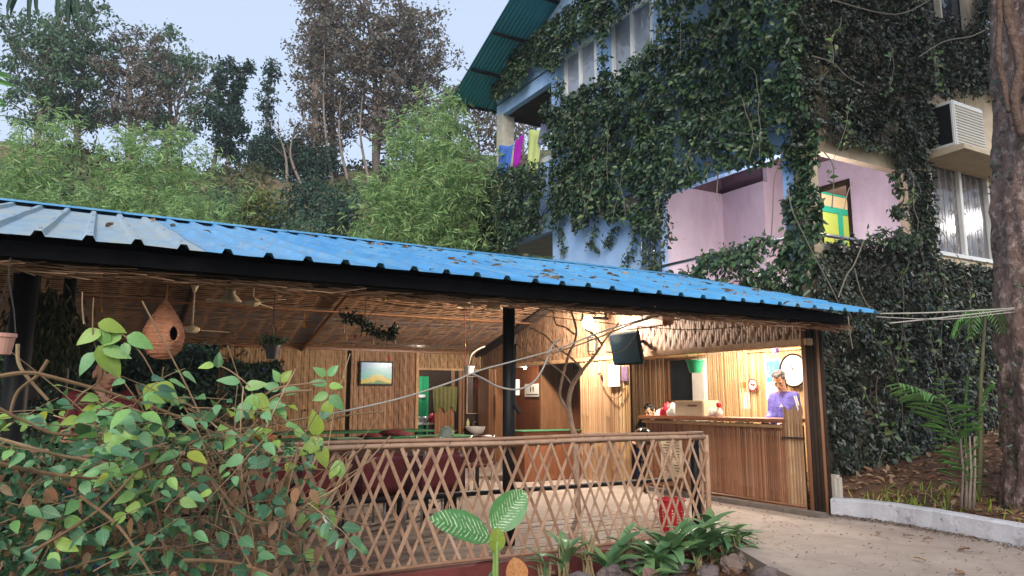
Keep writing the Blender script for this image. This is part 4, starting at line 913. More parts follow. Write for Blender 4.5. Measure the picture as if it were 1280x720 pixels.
bush('dark bush on the slope beside the middle bamboo clump', 440, 24, 262, 1.2, m_tl3, 57, 5000, .12)
bush('dull green bush on the slope left of the yellow-green one', 280, 26, 256, 1.2, m_tl1, 58, 5000, .12)
bush('small green bush above the ridge of the blue roof', 368, 21, 282, .8, m_tl1, 59, 3000, .1)
# bare broken stem and thin leafless saplings
sn = thing('dead_tree', 'broken reddish dead stem beside the slender column tree', 'dead tree', atD(314, 232, 37)); tb = MB(); tb.tube([atD(316, 240, 37), atD(315, 205, 37), atD(313, 186, 37), atD(311, 178, 37)], [.13, .1, .07, .02], 6)
tb.tube([atD(316, 212, 37), atD(318, 196, 37), atD(320, 186, 37)], [.06, .04, .01], 5); tb.build('trunk', m_barkp, sn, smooth=True)
r2 = random.Random(91)
for k, (u, vt, lab) in enumerate(((352, 165, 'bare pale sapling on the crest right of the column tree'), (372, 160, 'bare leaning sapling in front of the big grove'), (430, 120, 'pale bare trunk at the left foot of the big grove'), (458, 110, 'pale bare trunk in the middle of the big grove'), (410, 60, 'long pale bare trunk rising through the big grove'))):
    b = atD(u + 6, 240, 35.5); b.z = terrain(b.x, b.y) - .1; t = atD(u - 4, vt, 35.5); s = thing('bare_tree', lab, 'tree', b, 'bare pale trees on the crest'); tb = MB(); pts = spline([b, b.lerp(t, .5) + Vector((r2.gauss(0, .3), 0, 0)), t], 5)
    tb.tube(pts, [.09 * (1 - .8 * i / (len(pts) - 1)) for i in range(len(pts))], 6)
    for j in range(8): q = pts[r2.randrange(4, len(pts))]; tb.tube([q, q + Vector((r2.gauss(0, .6), r2.gauss(0, .5), r2.uniform(.3, .8)))], [.02, .006], 4)
    tb.build('trunk', m_barkp, s, smooth=True)
def bamboo(label, u, D, vtop, spread, ncul, nleaf, seed, group='feathery bamboo clumps behind the restaurant', ls=.21, zb=None, m=None):
    r2 = random.Random(seed); g_ = np.random.default_rng(seed); top = atD(u, vtop, D); b = Vector((top.x, top.y, (terrain(top.x, top.y) if zb is None else zb) - .1)); H = top.z - b.z
    root = thing('bamboo_clump', label, 'bamboo', b, group); tb = MB(); P = []; A = []
    per = nleaf // ncul // 6
    for i in range(ncul):
        a = r2.uniform(0, 6.28); s = spread * math.sqrt(r2.random()); h = 1.16 * H * (1 - .35 * (s / spread) ** 1.5 * r2.uniform(.7, 1.1)); p0 = b + Vector((math.cos(a), math.sin(a), 0)) * s * .35
        pts = [p0 + Vector((math.cos(a) * s * t ** 2.2, math.sin(a) * s * t ** 2.2, h * (t - .12 * t ** 4))) for t in [k / 8 for k in range(9)]]
        tb.tube(pts, [.035 * (1 - .8 * k / 8) for k in range(9)], 5, False)
        for j in range(per):
            t = r2.uniform(.18, 1); q = p0 + Vector((math.cos(a) * s * t ** 2.2, math.sin(a) * s * t ** 2.2, h * (t - .12 * t ** 4)))
            q = q + Vector((r2.gauss(0, .28), r2.gauss(0, .28), r2.gauss(0, .2))) * (1.25 - .5 * t); dr_ = Vector((r2.gauss(0, 1), r2.gauss(0, 1), r2.uniform(-.9, .2)))
            for l_ in range(6): P.append(q + Vector((r2.gauss(0, .05), r2.gauss(0, .05), r2.gauss(0, .05)))); A.append(dr_ + Vector((r2.gauss(0, .6), r2.gauss(0, .6), r2.gauss(-.2, .4))))
    tb.build('culms', m_culm if False else mat('green_culm' + str(seed), (.14, .2, .07), .5, .3, .2, 4), root, smooth=True, kind='stuff')
    P = np.array([list(x) for x in P]); A = np.array([list(x) for x in A]); N = g_.normal(0, 1, P.shape); N[:, 2] += .6; L = ls * g_.uniform(.6, 1.25, len(P))
    leaf_cloud('foliage', P, A, N, L, L * .16, m or m_bam, root)
bamboo('tall feathery bamboo clump at the left edge of the picture', -5, 21, 205, 1.9, 26, 13000, 1)
bamboo('tall bamboo clump with a pointed top, left of the crest trees', 62, 22, 138, 1.5, 22, 14000, 2)
bamboo('bright bamboo clump behind the left half of the blue roof', 118, 20, 222, 1.6, 22, 11000, 3)
bamboo('thin bluish bamboo clump in front of the brownish tree', 168, 23, 160, 1.4, 20, 9000, 4)
bamboo('bamboo clump with drooping tips right of the brownish tree', 228, 22, 165, 1.6, 22, 12000, 5)
bamboo('small bamboo clump above the roof left of the yellow-green bush', 238, 18.5, 240, 1.2, 16, 8000, 6)
bamboo('big bright green bamboo clump, left part of the pair beside the house', 524, 19.5, 122, 1.15, 30, 22000, 7)
bamboo('big bright green bamboo clump, right part nearest the house', 566, 18.6, 114, 1.15, 26, 17000, 8)
bamboo('low bamboo shoots at the foot of the bamboo beside the house', 488, 18.6, 215, .9, 16, 7000, 9)
# ground cover on the slope
n = 52000; g_ = np.random.default_rng(33); X = g_.uniform(-26, 18, n); Y = g_.uniform(19, 37.5, n); kk = nz(X, Y, .45, 2) > -.06; X, Y = X[kk], Y[kk]; n = len(X)
Z = np.array([terrain(x, y) for x, y in zip(X, Y)]) + np.abs(g_.normal(0, .22, n)); A = g_.normal(0, 1, (n, 3)); A[:, 2] += .4; N = g_.normal(0, 1, (n, 3)); N[:, 2] += 1
leaf_cloud('ground_cover', np.stack([X, Y, Z], 1), A, N, g_.uniform(.12, .3, n), g_.uniform(.07, .15, n), mat('hill_scrub_leaf', [(.05, .09, .04), (.08, .10, .05), (.14, .12, .06), (.04, .075, .04)], .8, .1, .2, 3, transl=.15), kind='stuff', label='low scrub covering the brown hillside')
# hedge behind the back of the restaurant, seen through its open left end
for k, (u, v) in enumerate(((205, 452), (262, 458), (30, 420), (120, 430), (160, 455))):
    bush(('dark leafy shrub behind the restaurant, %s' % ('under the hanging nest', 'next to the woven wall', 'at the far left', 'behind the half-hidden person', 'between the person and the nest')[k]), u, 14.5, v, 1.1, m_tl3, 70 + k, 4500, .1, 'dark shrubs behind the restaurant', zb=0)
# big tree on the right
bt = thing('big_tree', 'massive old tree with mottled grey and brown bark at the right edge', 'tree', (9.0, 4.35, .15)); tb = MB(); vs = []; seg = 90; rows = 150
c0_ = atD(1345, 600, 9.4); c1_ = atD(1318, -60, 9.4)
base = Vector((c0_.x, c0_.y, 0)); off = Vector((c1_.x - c0_.x, c1_.y - c0_.y, 0))
for j in range(rows + 1):
    z = -.1 + j * 10 / rows; cxy = base + off * (z / 6.0)
    for k in range(seg):
        a = 2 * math.pi * k / seg; r_ = .64 - .006 * z + .25 * max(0, .5 - z) ** 1.5 * (1 + .5 * math.sin(a * 5)); d = Vector((math.cos(a), math.sin(a), 0))
        r_ += .03 * abs(noise.noise(Vector((math.cos(a) * 9, math.sin(a) * 9, z * 1.1)))) + .05 * noise.noise(Vector((math.cos(a) * 2, math.sin(a) * 2, z * .6))) + .045 * noise.noise(Vector((math.cos(a) * 6, math.sin(a) * 6, z * 2.2))) + .03 * noise.noise(Vector((math.cos(a) * 14, math.sin(a) * 14, z * 6)))
        vs.append(cxy + d * r_ + Vector((0, 0, z)))
tb.add(vs, [(j * seg + k, j * seg + (k + 1) % seg, (j + 1) * seg + (k + 1) % seg, (j + 1) * seg + k) for j in range(rows) for k in range(seg)]); tb.build('trunk', m_bark, bt, smooth=True)
# forked climbing root high on the trunk, smaller epiphyte leaves, crown far above the frame
m_root = mat('smooth_orange_bark', (.13, .085, .065), .9, .1, .6, 14, 1.0, 40)
tb = MB(); tb.tube(spline(px_curve([(1262, 140, 8.72), (1256, 110, 8.72), (1248, 70, 8.75), (1250, 20, 8.75), (1246, -30, 8.75)])), .03, 8); tb.tube(spline(px_curve([(1278, 170, 8.75), (1268, 125, 8.7), (1275, 80, 8.7), (1262, 30, 8.75), (1256, -20, 8.75)])), .045, 8)
tb.build('climbing_root', m_root, bt, smooth=True)
n = 2600; a = rg.uniform(0, 6.28, n); z = rg.uniform(.2, 6.5, n); kk = (nz(a, z, 1.8, 8) > .12); a, z = a[kk], z[kk]; n = len(a)
P = np.stack([base.x + off.x * z / 6 + np.cos(a) * .66, base.y + off.y * z / 6 + np.sin(a) * .66, z], 1); A = rg.normal(0, .7, (n, 3)); A[:, 2] -= .4; N = np.stack([np.cos(a), np.sin(a), np.full(n, .2)], 1) + rg.normal(0, .5, (n, 3))
leaf_cloud('epiphyte', P, A, N, rg.uniform(.03, .07, n), rg.uniform(.02, .04, n), m_leafv, bt)
r2 = random.Random(17); tb = MB(); tips = []
for k in range(9):
    a = k * .7; p = base + off * 1.6 + Vector((0, 0, 9.4)); q = p + Vector((math.cos(a) * 3.2, math.sin(a) * 3.2, r2.uniform(1, 3))); tb.tube(spline([p, p.lerp(q, .5) + Vector((0, 0, .6)), q], 4), .12, 6); tips.append(q)
tb.build('limbs', m_bark, bt, smooth=True)
n = 6000; i_ = rg.integers(0, 9, n); c = np.array([list(t) for t in tips])[i_]; P = c + rg.normal(0, .9, (n, 3)); A = rg.normal(0, 1, (n, 3)); N = rg.normal(0, 1, (n, 3)); N[:, 2] += 1
leaf_cloud('crown', P, A, N, rg.uniform(.15, .3, n), rg.uniform(.08, .15, n), m_tl3, bt)
# ================================================================== lattice fence
FY = 5.2
fence = thing('lattice_fence', 'crisscross bamboo lattice fence along the front of the restaurant', 'fence', (1.5, FY, 0))
FX0, FX1, FZ0, FZ1 = -2.2, 5.06, .05, .90
dx_ = (FZ1 - FZ0) * .45; Ls = math.hypot(dx_, FZ1 - FZ0); r2 = random.Random(3)
sm = MB().bbox((-.0128, -.004, 0), (.0128, .004, 1), .0025); smo = None
def slat(xb, xt, zb, zt, lay):
    global smo
    d = Vector((xt - xb, 0, zt - zb)); L = d.length
    if smo is None: smo = sm.build('slat', m_slat, fence, local=True); o = smo
    else: o = link('slat', smo.data, fence)
    j = r2.gauss(0, .006)
    o.location = Vector((xb + j, FY + lay + r2.uniform(-.001, .001), zb)) - fence.location
    o.rotation_euler = (r2.gauss(0, .004), math.atan2(d.x, d.z) + r2.gauss(0, .012), r2.gauss(0, .12)); o.scale = (r2.uniform(.8, 1.25), 1, L)
x = FX0 - dx_
while x < FX1 + dx_:
    for s, lay in ((1, .005), (-1, -.005)):
        xb, xt = (x, x + dx_) if s == 1 else (x + dx_ + .03, x + .03)
        zb, zt = FZ0, FZ1; k = (zt - zb) / (xt - xb)
        if min(xb, xt) > FX1 or max(xb, xt) < FX0: continue
        if xb > FX1: zb = zb + (FX1 - xb) * k; xb = FX1
        if xt > FX1: zt = zb + (FX1 - xb) * k; xt = FX1
        if xb < FX0: zb = zb + (FX0 - xb) * k; xb = FX0
        if xt < FX0: zt = FZ0 + (FX0 - xb) * k if xb != FX0 else zt; xt = FX0
        if zt - zb > .08: slat(xb, xt, zb, zt, lay)
    x += .118
for (z, y, r_) in ((.915, FY - .018, .019), (.90, FY + .02, .017), (.95, FY, .014), (.055, FY - .018, .013)):
    tb = MB(); pts = [Vector((FX0 + (FX1 - FX0) * k / 24, y + .003 * math.sin(k * 1.7), z + .004 * math.sin(k * .9 + z * 9))) for k in range(25)]
    tb.tube(pts, [r_ * (1.12 if k % 4 == 0 else 1) for k in range(25)], 8); tb.build('rail', m_slat, fence, smooth=True)
tb = MB(); tb.tube([(FX1 + .03, FY - .01, -.05), (FX1 + .032, FY - .01, .4), (FX1 + .03, FY - .01, .925)], .024, 10); tb.build('end_post', m_slat, fence, smooth=True)
tb = MB(); tb.tube([(FX1 + .0, FY + .03, -.05), (FX1 + .0, FY + .03, .9)], .017, 8); tb.build('end_post', m_slat, fence, smooth=True)
for k in range(9):
    x = 1.0 + k * .48; tb = MB(); tb.tube([(x + .02 * math.cos(t), FY - .0 + .036 * math.sin(t), .915 + .03 * math.cos(t + .5)) for t in [i * .7 for i in range(10)]], .0022, 4); tb.build('wire_tie', m_wire, fence)

# ================================================================== dining tables and chairs
m_chair = mat('maroon_plastic', [(.10, .018, .02), (.08, .015, .018)], .35, .4, .15, 8)
def chair(loc, rz, label, first=[None]):
    if first[0] is None:
        c = thing('dining_chair', label, 'chair', (0, 0, 0), 'maroon chairs around the dining tables')
        q = MB(); q.bbox((-.21, -.21, .43), (.21, .2, .46), .012); q.build('seat', m_chair, c)
        q = MB(); vs = []
        for j in range(6):
            for k in range(7):
                u = (k - 3) / 3; z = .52 + .4 * j / 5; vs.append((u * .2 * (1 - .15 * (j == 5)), .2 + .04 * (j / 5) - .03 * (1 - u * u) * -1, z - .02 * u * u * (j == 5)))
        q.add(vs, [(j * 7 + k, j * 7 + k + 1, (j + 1) * 7 + k + 1, (j + 1) * 7 + k) for j in range(5) for k in range(6)]); o = q.build('backrest', m_chair, c, smooth=True); s = o.modifiers.new('s', 'SOLIDIFY'); s.thickness = .015
        for sx in (-1, 1):
            q = MB(); q.tube([(sx * .19, .19, 0), (sx * .19, .2, .45), (sx * .19, .24, .92)], .012, 8); q.build('leg', m_metal, c, smooth=True)
            q = MB(); q.tube([(sx * .19, -.19, 0), (sx * .19, -.19, .44)], .012, 8); q.build('leg', m_metal, c, smooth=True)
        first[0] = c
    else:
        src = first[0]; c = src.copy(); C.objects.link(c); c['label'] = label
        for ch in src.children: k = ch.copy(); C.objects.link(k); k.parent = c
    c.location = loc; c.rotation_euler = (0, 0, rz); c.scale = (1, 1, .86); return c
def table(x0, x1, y0, y1, z, label, topm, legm=m_soot, cat='dining table', skirt=None, group='long dining tables'):
    t = thing('dining_table', label, cat, ((x0 + x1) / 2, (y0 + y1) / 2, 0), group)
    q = MB(); q.bbox((x0, y0, z - .03), (x1, y1, z), .008); q.build('table_top', topm, t)
    for a in (x0 + .06, x1 - .06):
        for b in (y0 + .06, y1 - .06): q = MB(); q.bbox((a - .025, b - .025, 0), (a + .025, b + .025, z - .03), .004); q.build('leg', legm, t)
    if skirt:
        q = MB(); n = 40; vs = []
        for i in range(n + 1):
            x = x0 - .02 + (x1 - x0 + .04) * i / n
            for j in range(4): vs.append((x, y0 - .02 - .02 * j / 3 * (1 + math.sin(i * 1.1)), z + .003 - .38 * j / 3))
        q.add(vs, [(i * 4 + j, (i + 1) * 4 + j, (i + 1) * 4 + j + 1, i * 4 + j + 1) for i in range(n) for j in range(3)]); q.add([(x0 - .02, y0 - .02, z + .004), (x1 + .02, y0 - .02, z + .004), (x1 + .02, y1, z + .004), (x0 - .02, y1, z + .004)], [(0, 1, 2, 3)]); q.build('tablecloth', skirt, t, smooth=False)
    return t
table(1.1, 3.3, 6.7, 7.5, .72, 'dark long table nearest behind the lattice fence', m_soot, skirt=mat('dark_maroon_cloth', (.05, .014, .018), .75, .2, .3, 6))
table(1.6, 4.9, 9.3, 10.1, .75, 'long table with green and dark cloth in the middle of the room', m_greenc)
table(-1.9, .5, 6.8, 7.6, .72, 'long table behind the half-hidden person on the left', m_soot)
table(2.6, 5.2, 11.6, 12.3, .75, 'long table in front of the woven back wall', m_greenc)
for k, (x, y, rz, lab) in enumerate(((1.35, 6.55, R(180), 'maroon chair, first from the left behind the lattice fence'), (1.85, 6.5, R(176), 'maroon chair, second from the left behind the lattice fence'), (2.35, 6.55, R(184), 'maroon chair, third from the left behind the lattice fence'), (2.9, 6.5, R(180), 'maroon chair at the right end of the nearest table'),
      (1.5, 7.75, 0, 'maroon chair on the far side of the nearest table, left'), (2.2, 7.75, 0, 'maroon chair on the far side of the nearest table, middle'), (2.9, 7.75, 0, 'maroon chair on the far side of the nearest table, right'), (3.9, 9.1, R(180), 'maroon chair before the green-topped table'), (4.6, 9.05, R(190), 'maroon chair at the right end of the green-topped table'), (-.3, 7.8, 0, 'maroon chair at the left table beside the person'))):
    chair((x, y, 0), rz, lab)
# things on the tables
def blob_heap(name, label, cat, c, r, m, n, seed, flat=.6):
    r2 = random.Random(seed); q = MB()
    vs = []; K = 14; J = 9
    for j in range(J + 1):
        for k in range(K):
            a = 2 * math.pi * k / K; ph = math.pi / 2 * (1 - j / J); rr = r * math.cos(math.pi / 2 - ph) if j else r; rad = r * math.sin(ph) if j < J else .001
            nzv = 1 + .35 * noise.noise(Vector((math.cos(a) * 1.5 + seed, math.sin(a) * 1.5, j * .4))); vs.append((c[0] + math.cos(a) * rad * nzv * 1.6, c[1] + math.sin(a) * rad * nzv, c[2] + r * flat * math.cos(ph) * (1 + .4 * noise.noise(Vector((a, j * .7, seed))))))
    q.add(vs, [(j * K + k, j * K + (k + 1) % K, (j + 1) * K + (k + 1) % K, (j + 1) * K + k) for j in range(J) for k in range(K)]); q.build(name, m, None, label, cat, smooth=True)
p = onZ(470, 543, .76); blob_heap('folded_cloth', 'crumpled dark red cloth heaped on the green-topped table', 'cloth', (p.x, 9.6, .75), .17, m_maroon, 1, 3, .6)
p = onZ(505, 543, .76); blob_heap('folded_cloth', 'small dark red cloth at the right of the heap', 'cloth', (3.35, 9.55, .75), .12, m_maroon, 1, 4, .5)
blob_heap('orange_bag', 'crumpled orange bag on the green-topped table, left of the red cloth', 'bag', (1.95, 9.6, .75), .13, m_dryo, 1, 6, .8)
for k, (x, lab, m) in enumerate(((3.0, 'pale green folded mat hanging over the table edge', mat('pale_green_cloth', (.30, .42, .28), .8, .2, .2, 8)), (3.75, 'bright green folded mat on the table edge, rightmost', m_green), (3.4, 'dark green folded mat between the pale and bright green ones', mat('deep_green_cloth', (.02, .10, .05), .8, .2, .2, 8)))):
    q = MB(); q.bbox((x - .17, 9.27, .60), (x + .17, 9.31, .765), .008); q.bbox((x - .17, 9.31, .752), (x + .17, 9.6, .766), .004); q.build('folded_mat', m, None, lab, 'table mat', 'folded mats on the long table')
# glass jar with green leaves
jp = atD(558, 553, 8.0); jz = jp.z
jr = thing('plant_jar', 'clear jar of green leaves standing behind the fence rail', 'jar', (jp.x, jp.y, jz)); q = MB(); q.lathe([(.001, 0), (.06, 0), (.075, .05), (.07, .13), (.045, .17), (.043, .165), (.066, .125), (.07, .05), (.055, .006), (.001, .006)], (jp.x, jp.y, jz), 18); 
m_jar = mat('clear_jar_glass', (.7, .8, .75), .1, .5, 0, alpha=.35); q.build('glass', m_jar, jr, smooth=True)
g3 = np.random.default_rng(3); n = 60; P = np.array([jp.x, jp.y, jz + .1]) + g3.normal(0, .025, (n, 3)); A = g3.normal(0, 1, (n, 3)); A[:, 2] += .5; leaf_cloud('leaves', P, A, g3.normal(0, 1, (n, 3)), .06, .03, m_leafy, jr)
q = MB(); a = onY(520, 553, 8.0); st_ = table(a.x - .3, jp.x + .35, 7.8, 8.25, jz, 'small dark side table holding the jar of leaves', m_wood, group='long dining tables', cat='side table')

# ================================================================== things on the walls
def frame_pic(name, label, cat, plane, u0, v0, u1, v1, pos, m, fm=m_black, th=.03, fw=.02, tilt=0):
    a, b = (onY(u0, v0, pos), onY(u1, v1, pos)) if plane == 'y' else (onX(u0, v0, pos), onX(u1, v1, pos))
    t = thing(name, label, cat, (a + b) / 2); q = MB()
    if plane == 'y':
        x0, x1 = min(a.x, b.x), max(a.x, b.x); z0, z1 = b.z, a.z; q.bbox((x0, pos - th, z0), (x1, pos, z1), .004); q.build('frame', fm, t); p = MB(); p.box((x0 + fw, pos - th - .004, z0 + fw), (x1 - fw, pos - th - .001, z1 - fw)); p.build('print', m, t)
    else:
        y0, y1 = min(a.y, b.y), max(a.y, b.y); z0, z1 = min(a.z, b.z), max(a.z, b.z); q.bbox((pos - th, y0, z0), (pos, y1, z1), .004); q.build('frame', fm, t); p = MB(); p.box((pos - th - .004, y0 + fw, z0 + fw), (pos - th - .001, y1 - fw, z1 - fw)); p.build('print', m, t)
    return t
# landscape picture with golden hills
m_pic = mat('landscape_print', (.08, .42, .52), .25, .5, 0)
t_ = m_pic.node_tree; n_ = t_.nodes; L_ = t_.links; tc = n_.new('ShaderNodeTexCoord'); sx = n_.new('ShaderNodeSeparateXYZ'); L_.new(tc.outputs['Generated'], sx.inputs[0])
cr = n_.new('ShaderNodeValToRGB'); e = cr.color_ramp.elements; e[0].position = 0; e[0].color = (.05, .20, .03, 1); e[1].position = 1; e[1].color = (.05, .22, .50, 1)
for ps_, c in ((.14, (.10, .26, .03, 1)), (.18, (.62, .45, .03, 1)), (.34, (.55, .50, .05, 1)), (.40, (.14, .50, .42, 1)), (.7, (.07, .42, .52, 1))): k = e.new(ps_); k.color = c
nzn = n_.new('ShaderNodeTexNoise'); nzn.inputs['Scale'].default_value = 4; L_.new(tc.outputs['Generated'], nzn.inputs['Vector'])
ab = n_.new('ShaderNodeMath'); ab.operation = 'SUBTRACT'; L_.new(sx.outputs[0], ab.inputs[0]); ab.inputs[1].default_value = .55
a2 = n_.new('ShaderNodeMath'); a2.operation = 'ABSOLUTE'; L_.new(ab.outputs[0], a2.inputs[0]); a3 = n_.new('ShaderNodeMath'); a3.operation = 'MULTIPLY_ADD'; L_.new(a2.outputs[0], a3.inputs[0]); a3.inputs[1].default_value = .45; L_.new(sx.outputs[2], a3.inputs[2])
a4 = n_.new('ShaderNodeMath'); a4.operation = 'MULTIPLY_ADD'; L_.new(nzn.outputs[0], a4.inputs[0]); a4.inputs[1].default_value = .3; L_.new(a3.outputs[0], a4.inputs[2]); a5 = n_.new('ShaderNodeMath'); a5.operation = 'SUBTRACT'; L_.new(a4.outputs[0], a5.inputs[0]); a5.inputs[1].default_value = .2; L_.new(a5.outputs[0], cr.inputs[0]); L_.new(cr.outputs[0], n_['Principled BSDF'].inputs['Base Color'])
frame_pic('landscape_picture', 'framed landscape picture of a golden hill under a teal sky on the woven wall', 'picture', 'y', 449, 451, 490, 482, BY - .07, m_pic, m_black, .04, .03)
# leafy wreath in front of a dark opening in the back wall
wc = onY(318, 476, BY - .1); wr = thing('leaf_wreath', 'dark green leafy panel with blue flowers on the golden woven wall', 'wreath', wc)
q = MB(); q.bbox((wc.x - .40, BY - .05, wc.z - .30), (wc.x + .40, BY - .02, wc.z + .3), .01); q.build('opening_dark', m_black, wr)  # black board stands for the darkness of the opening
n = 2400; P = np.stack([wc.x + g3.uniform(-.47, .47, n), BY - .06 - g3.uniform(0, .1, n), wc.z + g3.uniform(-.37, .37, n)], 1); e_ = nz(P[:, 0] * 3, P[:, 2] * 3, 1.3, 4) * .12; kk = (np.abs(P[:, 0] - wc.x) < .44 + e_) & (np.abs(P[:, 2] - wc.z) < .33 + e_); P = P[kk]
leaf_cloud('leaves', P, g3.normal(0, 1, P.shape), g3.normal(0, .5, P.shape) + (0, -1, .3), .07, .035, m_tl3, wr)
for k in range(5): q = MB(); q.ball((wc.x + (-.1, .05, -.22, .28, .12)[k], BY - .17, wc.z + (.1, -.14, -.18, .02, .2)[k]), .03, 8); q.build('flower', m_navy if k != 1 else m_purple, wr, smooth=True)
# wash corner
wcx = onY(598, 500, 13.3).x
bb = MB(); bb.box((5.66, 14.9, 0), (7.4, 14.96, 2.0)); bb.build('kitchen_wall', m_soot, rest)
kg = MB(); x = 5.2
for k in range(14): kg.box((x, 14.84, 1.0 - .9), (x + .06, 14.88, 1.75)); x += .09
kgo = kg.build('green_partition', mat('green_corrugated_sheet', (.02, .28, .12), .5, .3, .15, 5), None, 'green corrugated partition seen through the kitchen opening', 'partition')
q = MB(); q.box((5.15, 14.86, .1), (6.5, 14.9, 1.75)); q.build('backing', MATS['green_corrugated_sheet'], kgo); q = MB(); q.box((5.2, 14.80, 1.3), (6.4, 14.84, 1.36)); q.build('white_rail', m_white, kgo)
kt = table(5.5, 6.35, 14.0, 14.6, .78, 'dark kitchen table with white pots seen through the opening', m_white, m_black, 'kitchen table', group='long dining tables')
for k, (u, lab, m) in enumerate(((522, 'white pot on the kitchen table, left of the steel bowl', m_cer), (532, 'steel bowl on the kitchen table', m_metal), (541, 'red and white packet on the kitchen table', m_red))):
    p = onY(u, 530, 14.1); q = MB(); q.lathe([(.001, 0), (.05, 0), (.08, .04), (.085, .1), (.06, .13), (.001, .135)] if k < 2 else [(.001, 0), (.08, 0), (.09, .12), (.06, .18), (.001, .2)], (p.x, p.y, .785), 14); q.build(('pot', 'bowl', 'packet')[k], m, None, lab, ('pot', 'bowl', 'packet')[k], smooth=True)
wb = MB(); a, b = onY(572, 440, 13.62), onY(622, 560, 13.62); wb.box((a.x, 13.62, 0), (b.x, 13.66, 1.86)); wb.build('wash_corner_wall', m_soot, rest)
for k, (u, w_) in enumerate(((575, .03), (579, .02), (566, .03))):
    p = onY(u, 500, 13.5); q = MB(); q.bbox((p.x - w_, 13.48, 0), (p.x + w_, 13.52, 1.84), .004); q.build('door_post', m_wood, rest)
# striped curtain over the brown boards
a, b = onY(540, 484, 13.45), onY(571, 484, 13.45); zt, zb2 = onY(540, 483, 13.45).z, onY(540, 512, 13.45).z
m_curt = mat('olive_striped_cloth', [(.16, .16, .06), (.32, .30, .14), (.10, .12, .05)], .8, .2, .2, 12)
q = MB(); vs = []; n = 40
for i in range(n + 1):
    x = a.x + (b.x - a.x) * i / n
    for j in range(5): vs.append((a.x + (x - a.x) * (1 - .12 * j / 4) + .03 * j / 4, 13.42 + .02 * math.sin(i * .9) * (.5 + j / 6), zt - (zt - zb2) * j / 4 * (1 + .12 * math.sin(i * .35))))
q.add(vs, [(i * 5 + j, (i + 1) * 5 + j, (i + 1) * 5 + j + 1, i * 5 + j + 1) for i in range(n) for j in range(4)]); q.build('short_curtain', m_curt, None, 'olive gathered curtain hanging in the kitchen opening', 'curtain')
q = MB(); a2_ = onY(543, 510, 13.5); b2_ = onY(566, 510, 13.5)
bdt = thing('half_door', 'brown plank half door below the olive curtain', 'door', ((a2_.x + b2_.x) / 2, 13.5, 0))
for k in range(6): x0 = a2_.x + (b2_.x - a2_.x) * k / 6; q = MB(); q.bbox((x0, 13.47, .02), (x0 + (b2_.x - a2_.x) / 6 - .006, 13.5, a2_.z + .02), .003); q.build('plank', m_wood, bdt)
# mirror and basin
a, b = onY(583, 470, 13.6), onY(607, 517, 13.6)
mrr = thing('wall_mirror', 'tall wall mirror in a pale frame above the wash basin', 'mirror', ((a.x + b.x) / 2, 13.59, (a.z + b.z) / 2)); q = MB(); q.bbox((a.x, 13.575, b.z), (b.x, 13.615, a.z), .004); q.build('frame', m_cream, mrr)
q = MB(); q.box((a.x + .015, 13.568, b.z + .015), (b.x - .015, 13.573, a.z - .015)); q.build('mirror_glass', mat('mirror_silver', (.8, .8, .8), .03, .5, 0, metal=1), mrr)
sc_ = onY(598, 540, 13.3); zr = onY(598, 533, 13.3).z
bs_ = thing('wash_basin', 'white pedestal wash basin under the mirror', 'wash basin', (sc_.x, 13.35, 0)); q = MB(); M = Matrix.Diagonal((1.25, .85, 1, 1)); q.lathe([(.001, -.16), (.08, -.15), (.17, -.08), (.215, -.01), (.22, .0), (.2, .0), (.15, -.07), (.001, -.1)], (sc_.x, 13.33, zr), 24, M); q.build('basin', m_cer, bs_, smooth=True)
q = MB(); q.lathe([(.07, 0), (.06, .1), (.05, .5), (.07, zr - .14)], (sc_.x, 13.4, 0), 14); q.build('pedestal', m_cer, bs_, smooth=True); q = MB(); q.tube([(sc_.x, 13.52, zr), (sc_.x, 13.52, zr + .08), (sc_.x, 13.42, zr + .09)], .012, 8); q.build('tap', m_metal, bs_, smooth=True)
p = onY(584, 525, 13.45); q = MB(); q.lathe([(.03, 0), (.033, .02), (.033, .1), (.012, .12), (.012, .15), (.001, .152)], (p.x, 13.42, zr + .0), 12); q.build('soap_bottle', mat('pale_yellow_plastic', (.6, .6, .3), .4, .4, .05), None, 'pale yellow soap bottle on the left rim of the basin', 'bottle', smooth=True)
p = onY(607, 519, 13.6); q = MB(); q.bbox((p.x - .07, 13.52, p.z - .012), (p.x + .07, 13.615, p.z + .012), .01); q.build('soap_dish', m_cer, None, 'small white soap dish on the wall right below the mirror', 'soap dish')
for k, (u, lab) in enumerate(((598, 'reddish cone lamp shade in the mirror corner, left'), (610, 'reddish cone lamp shade right of the mirror'))):
    p = onY(u, 480, 13.55); q = MB(); q.lathe([(.015, .09), (.03, .08), (.065, -.09), (.062, -.09), (.02, .07)], (p.x, 13.5, p.z), 14, None, False); q.build('lamp_shade', mat('terracotta_shade%d' % k, (.36, .10, .06), .7, .2, .1), None, lab, 'lamp shade', smooth=True)
p = onY(611, 500, 13.6); q = MB(); q.bbox((p.x - .05, 13.57, p.z - .18), (p.x + .06, 13.615, p.z + .12), .004); nt_ = thing('wall_poster', 'small narrow poster right of the mirror', 'poster', p); q.build('sheet', mat('grey_poster', (.45, .4, .38), .7, .2, .4, 25), nt_)
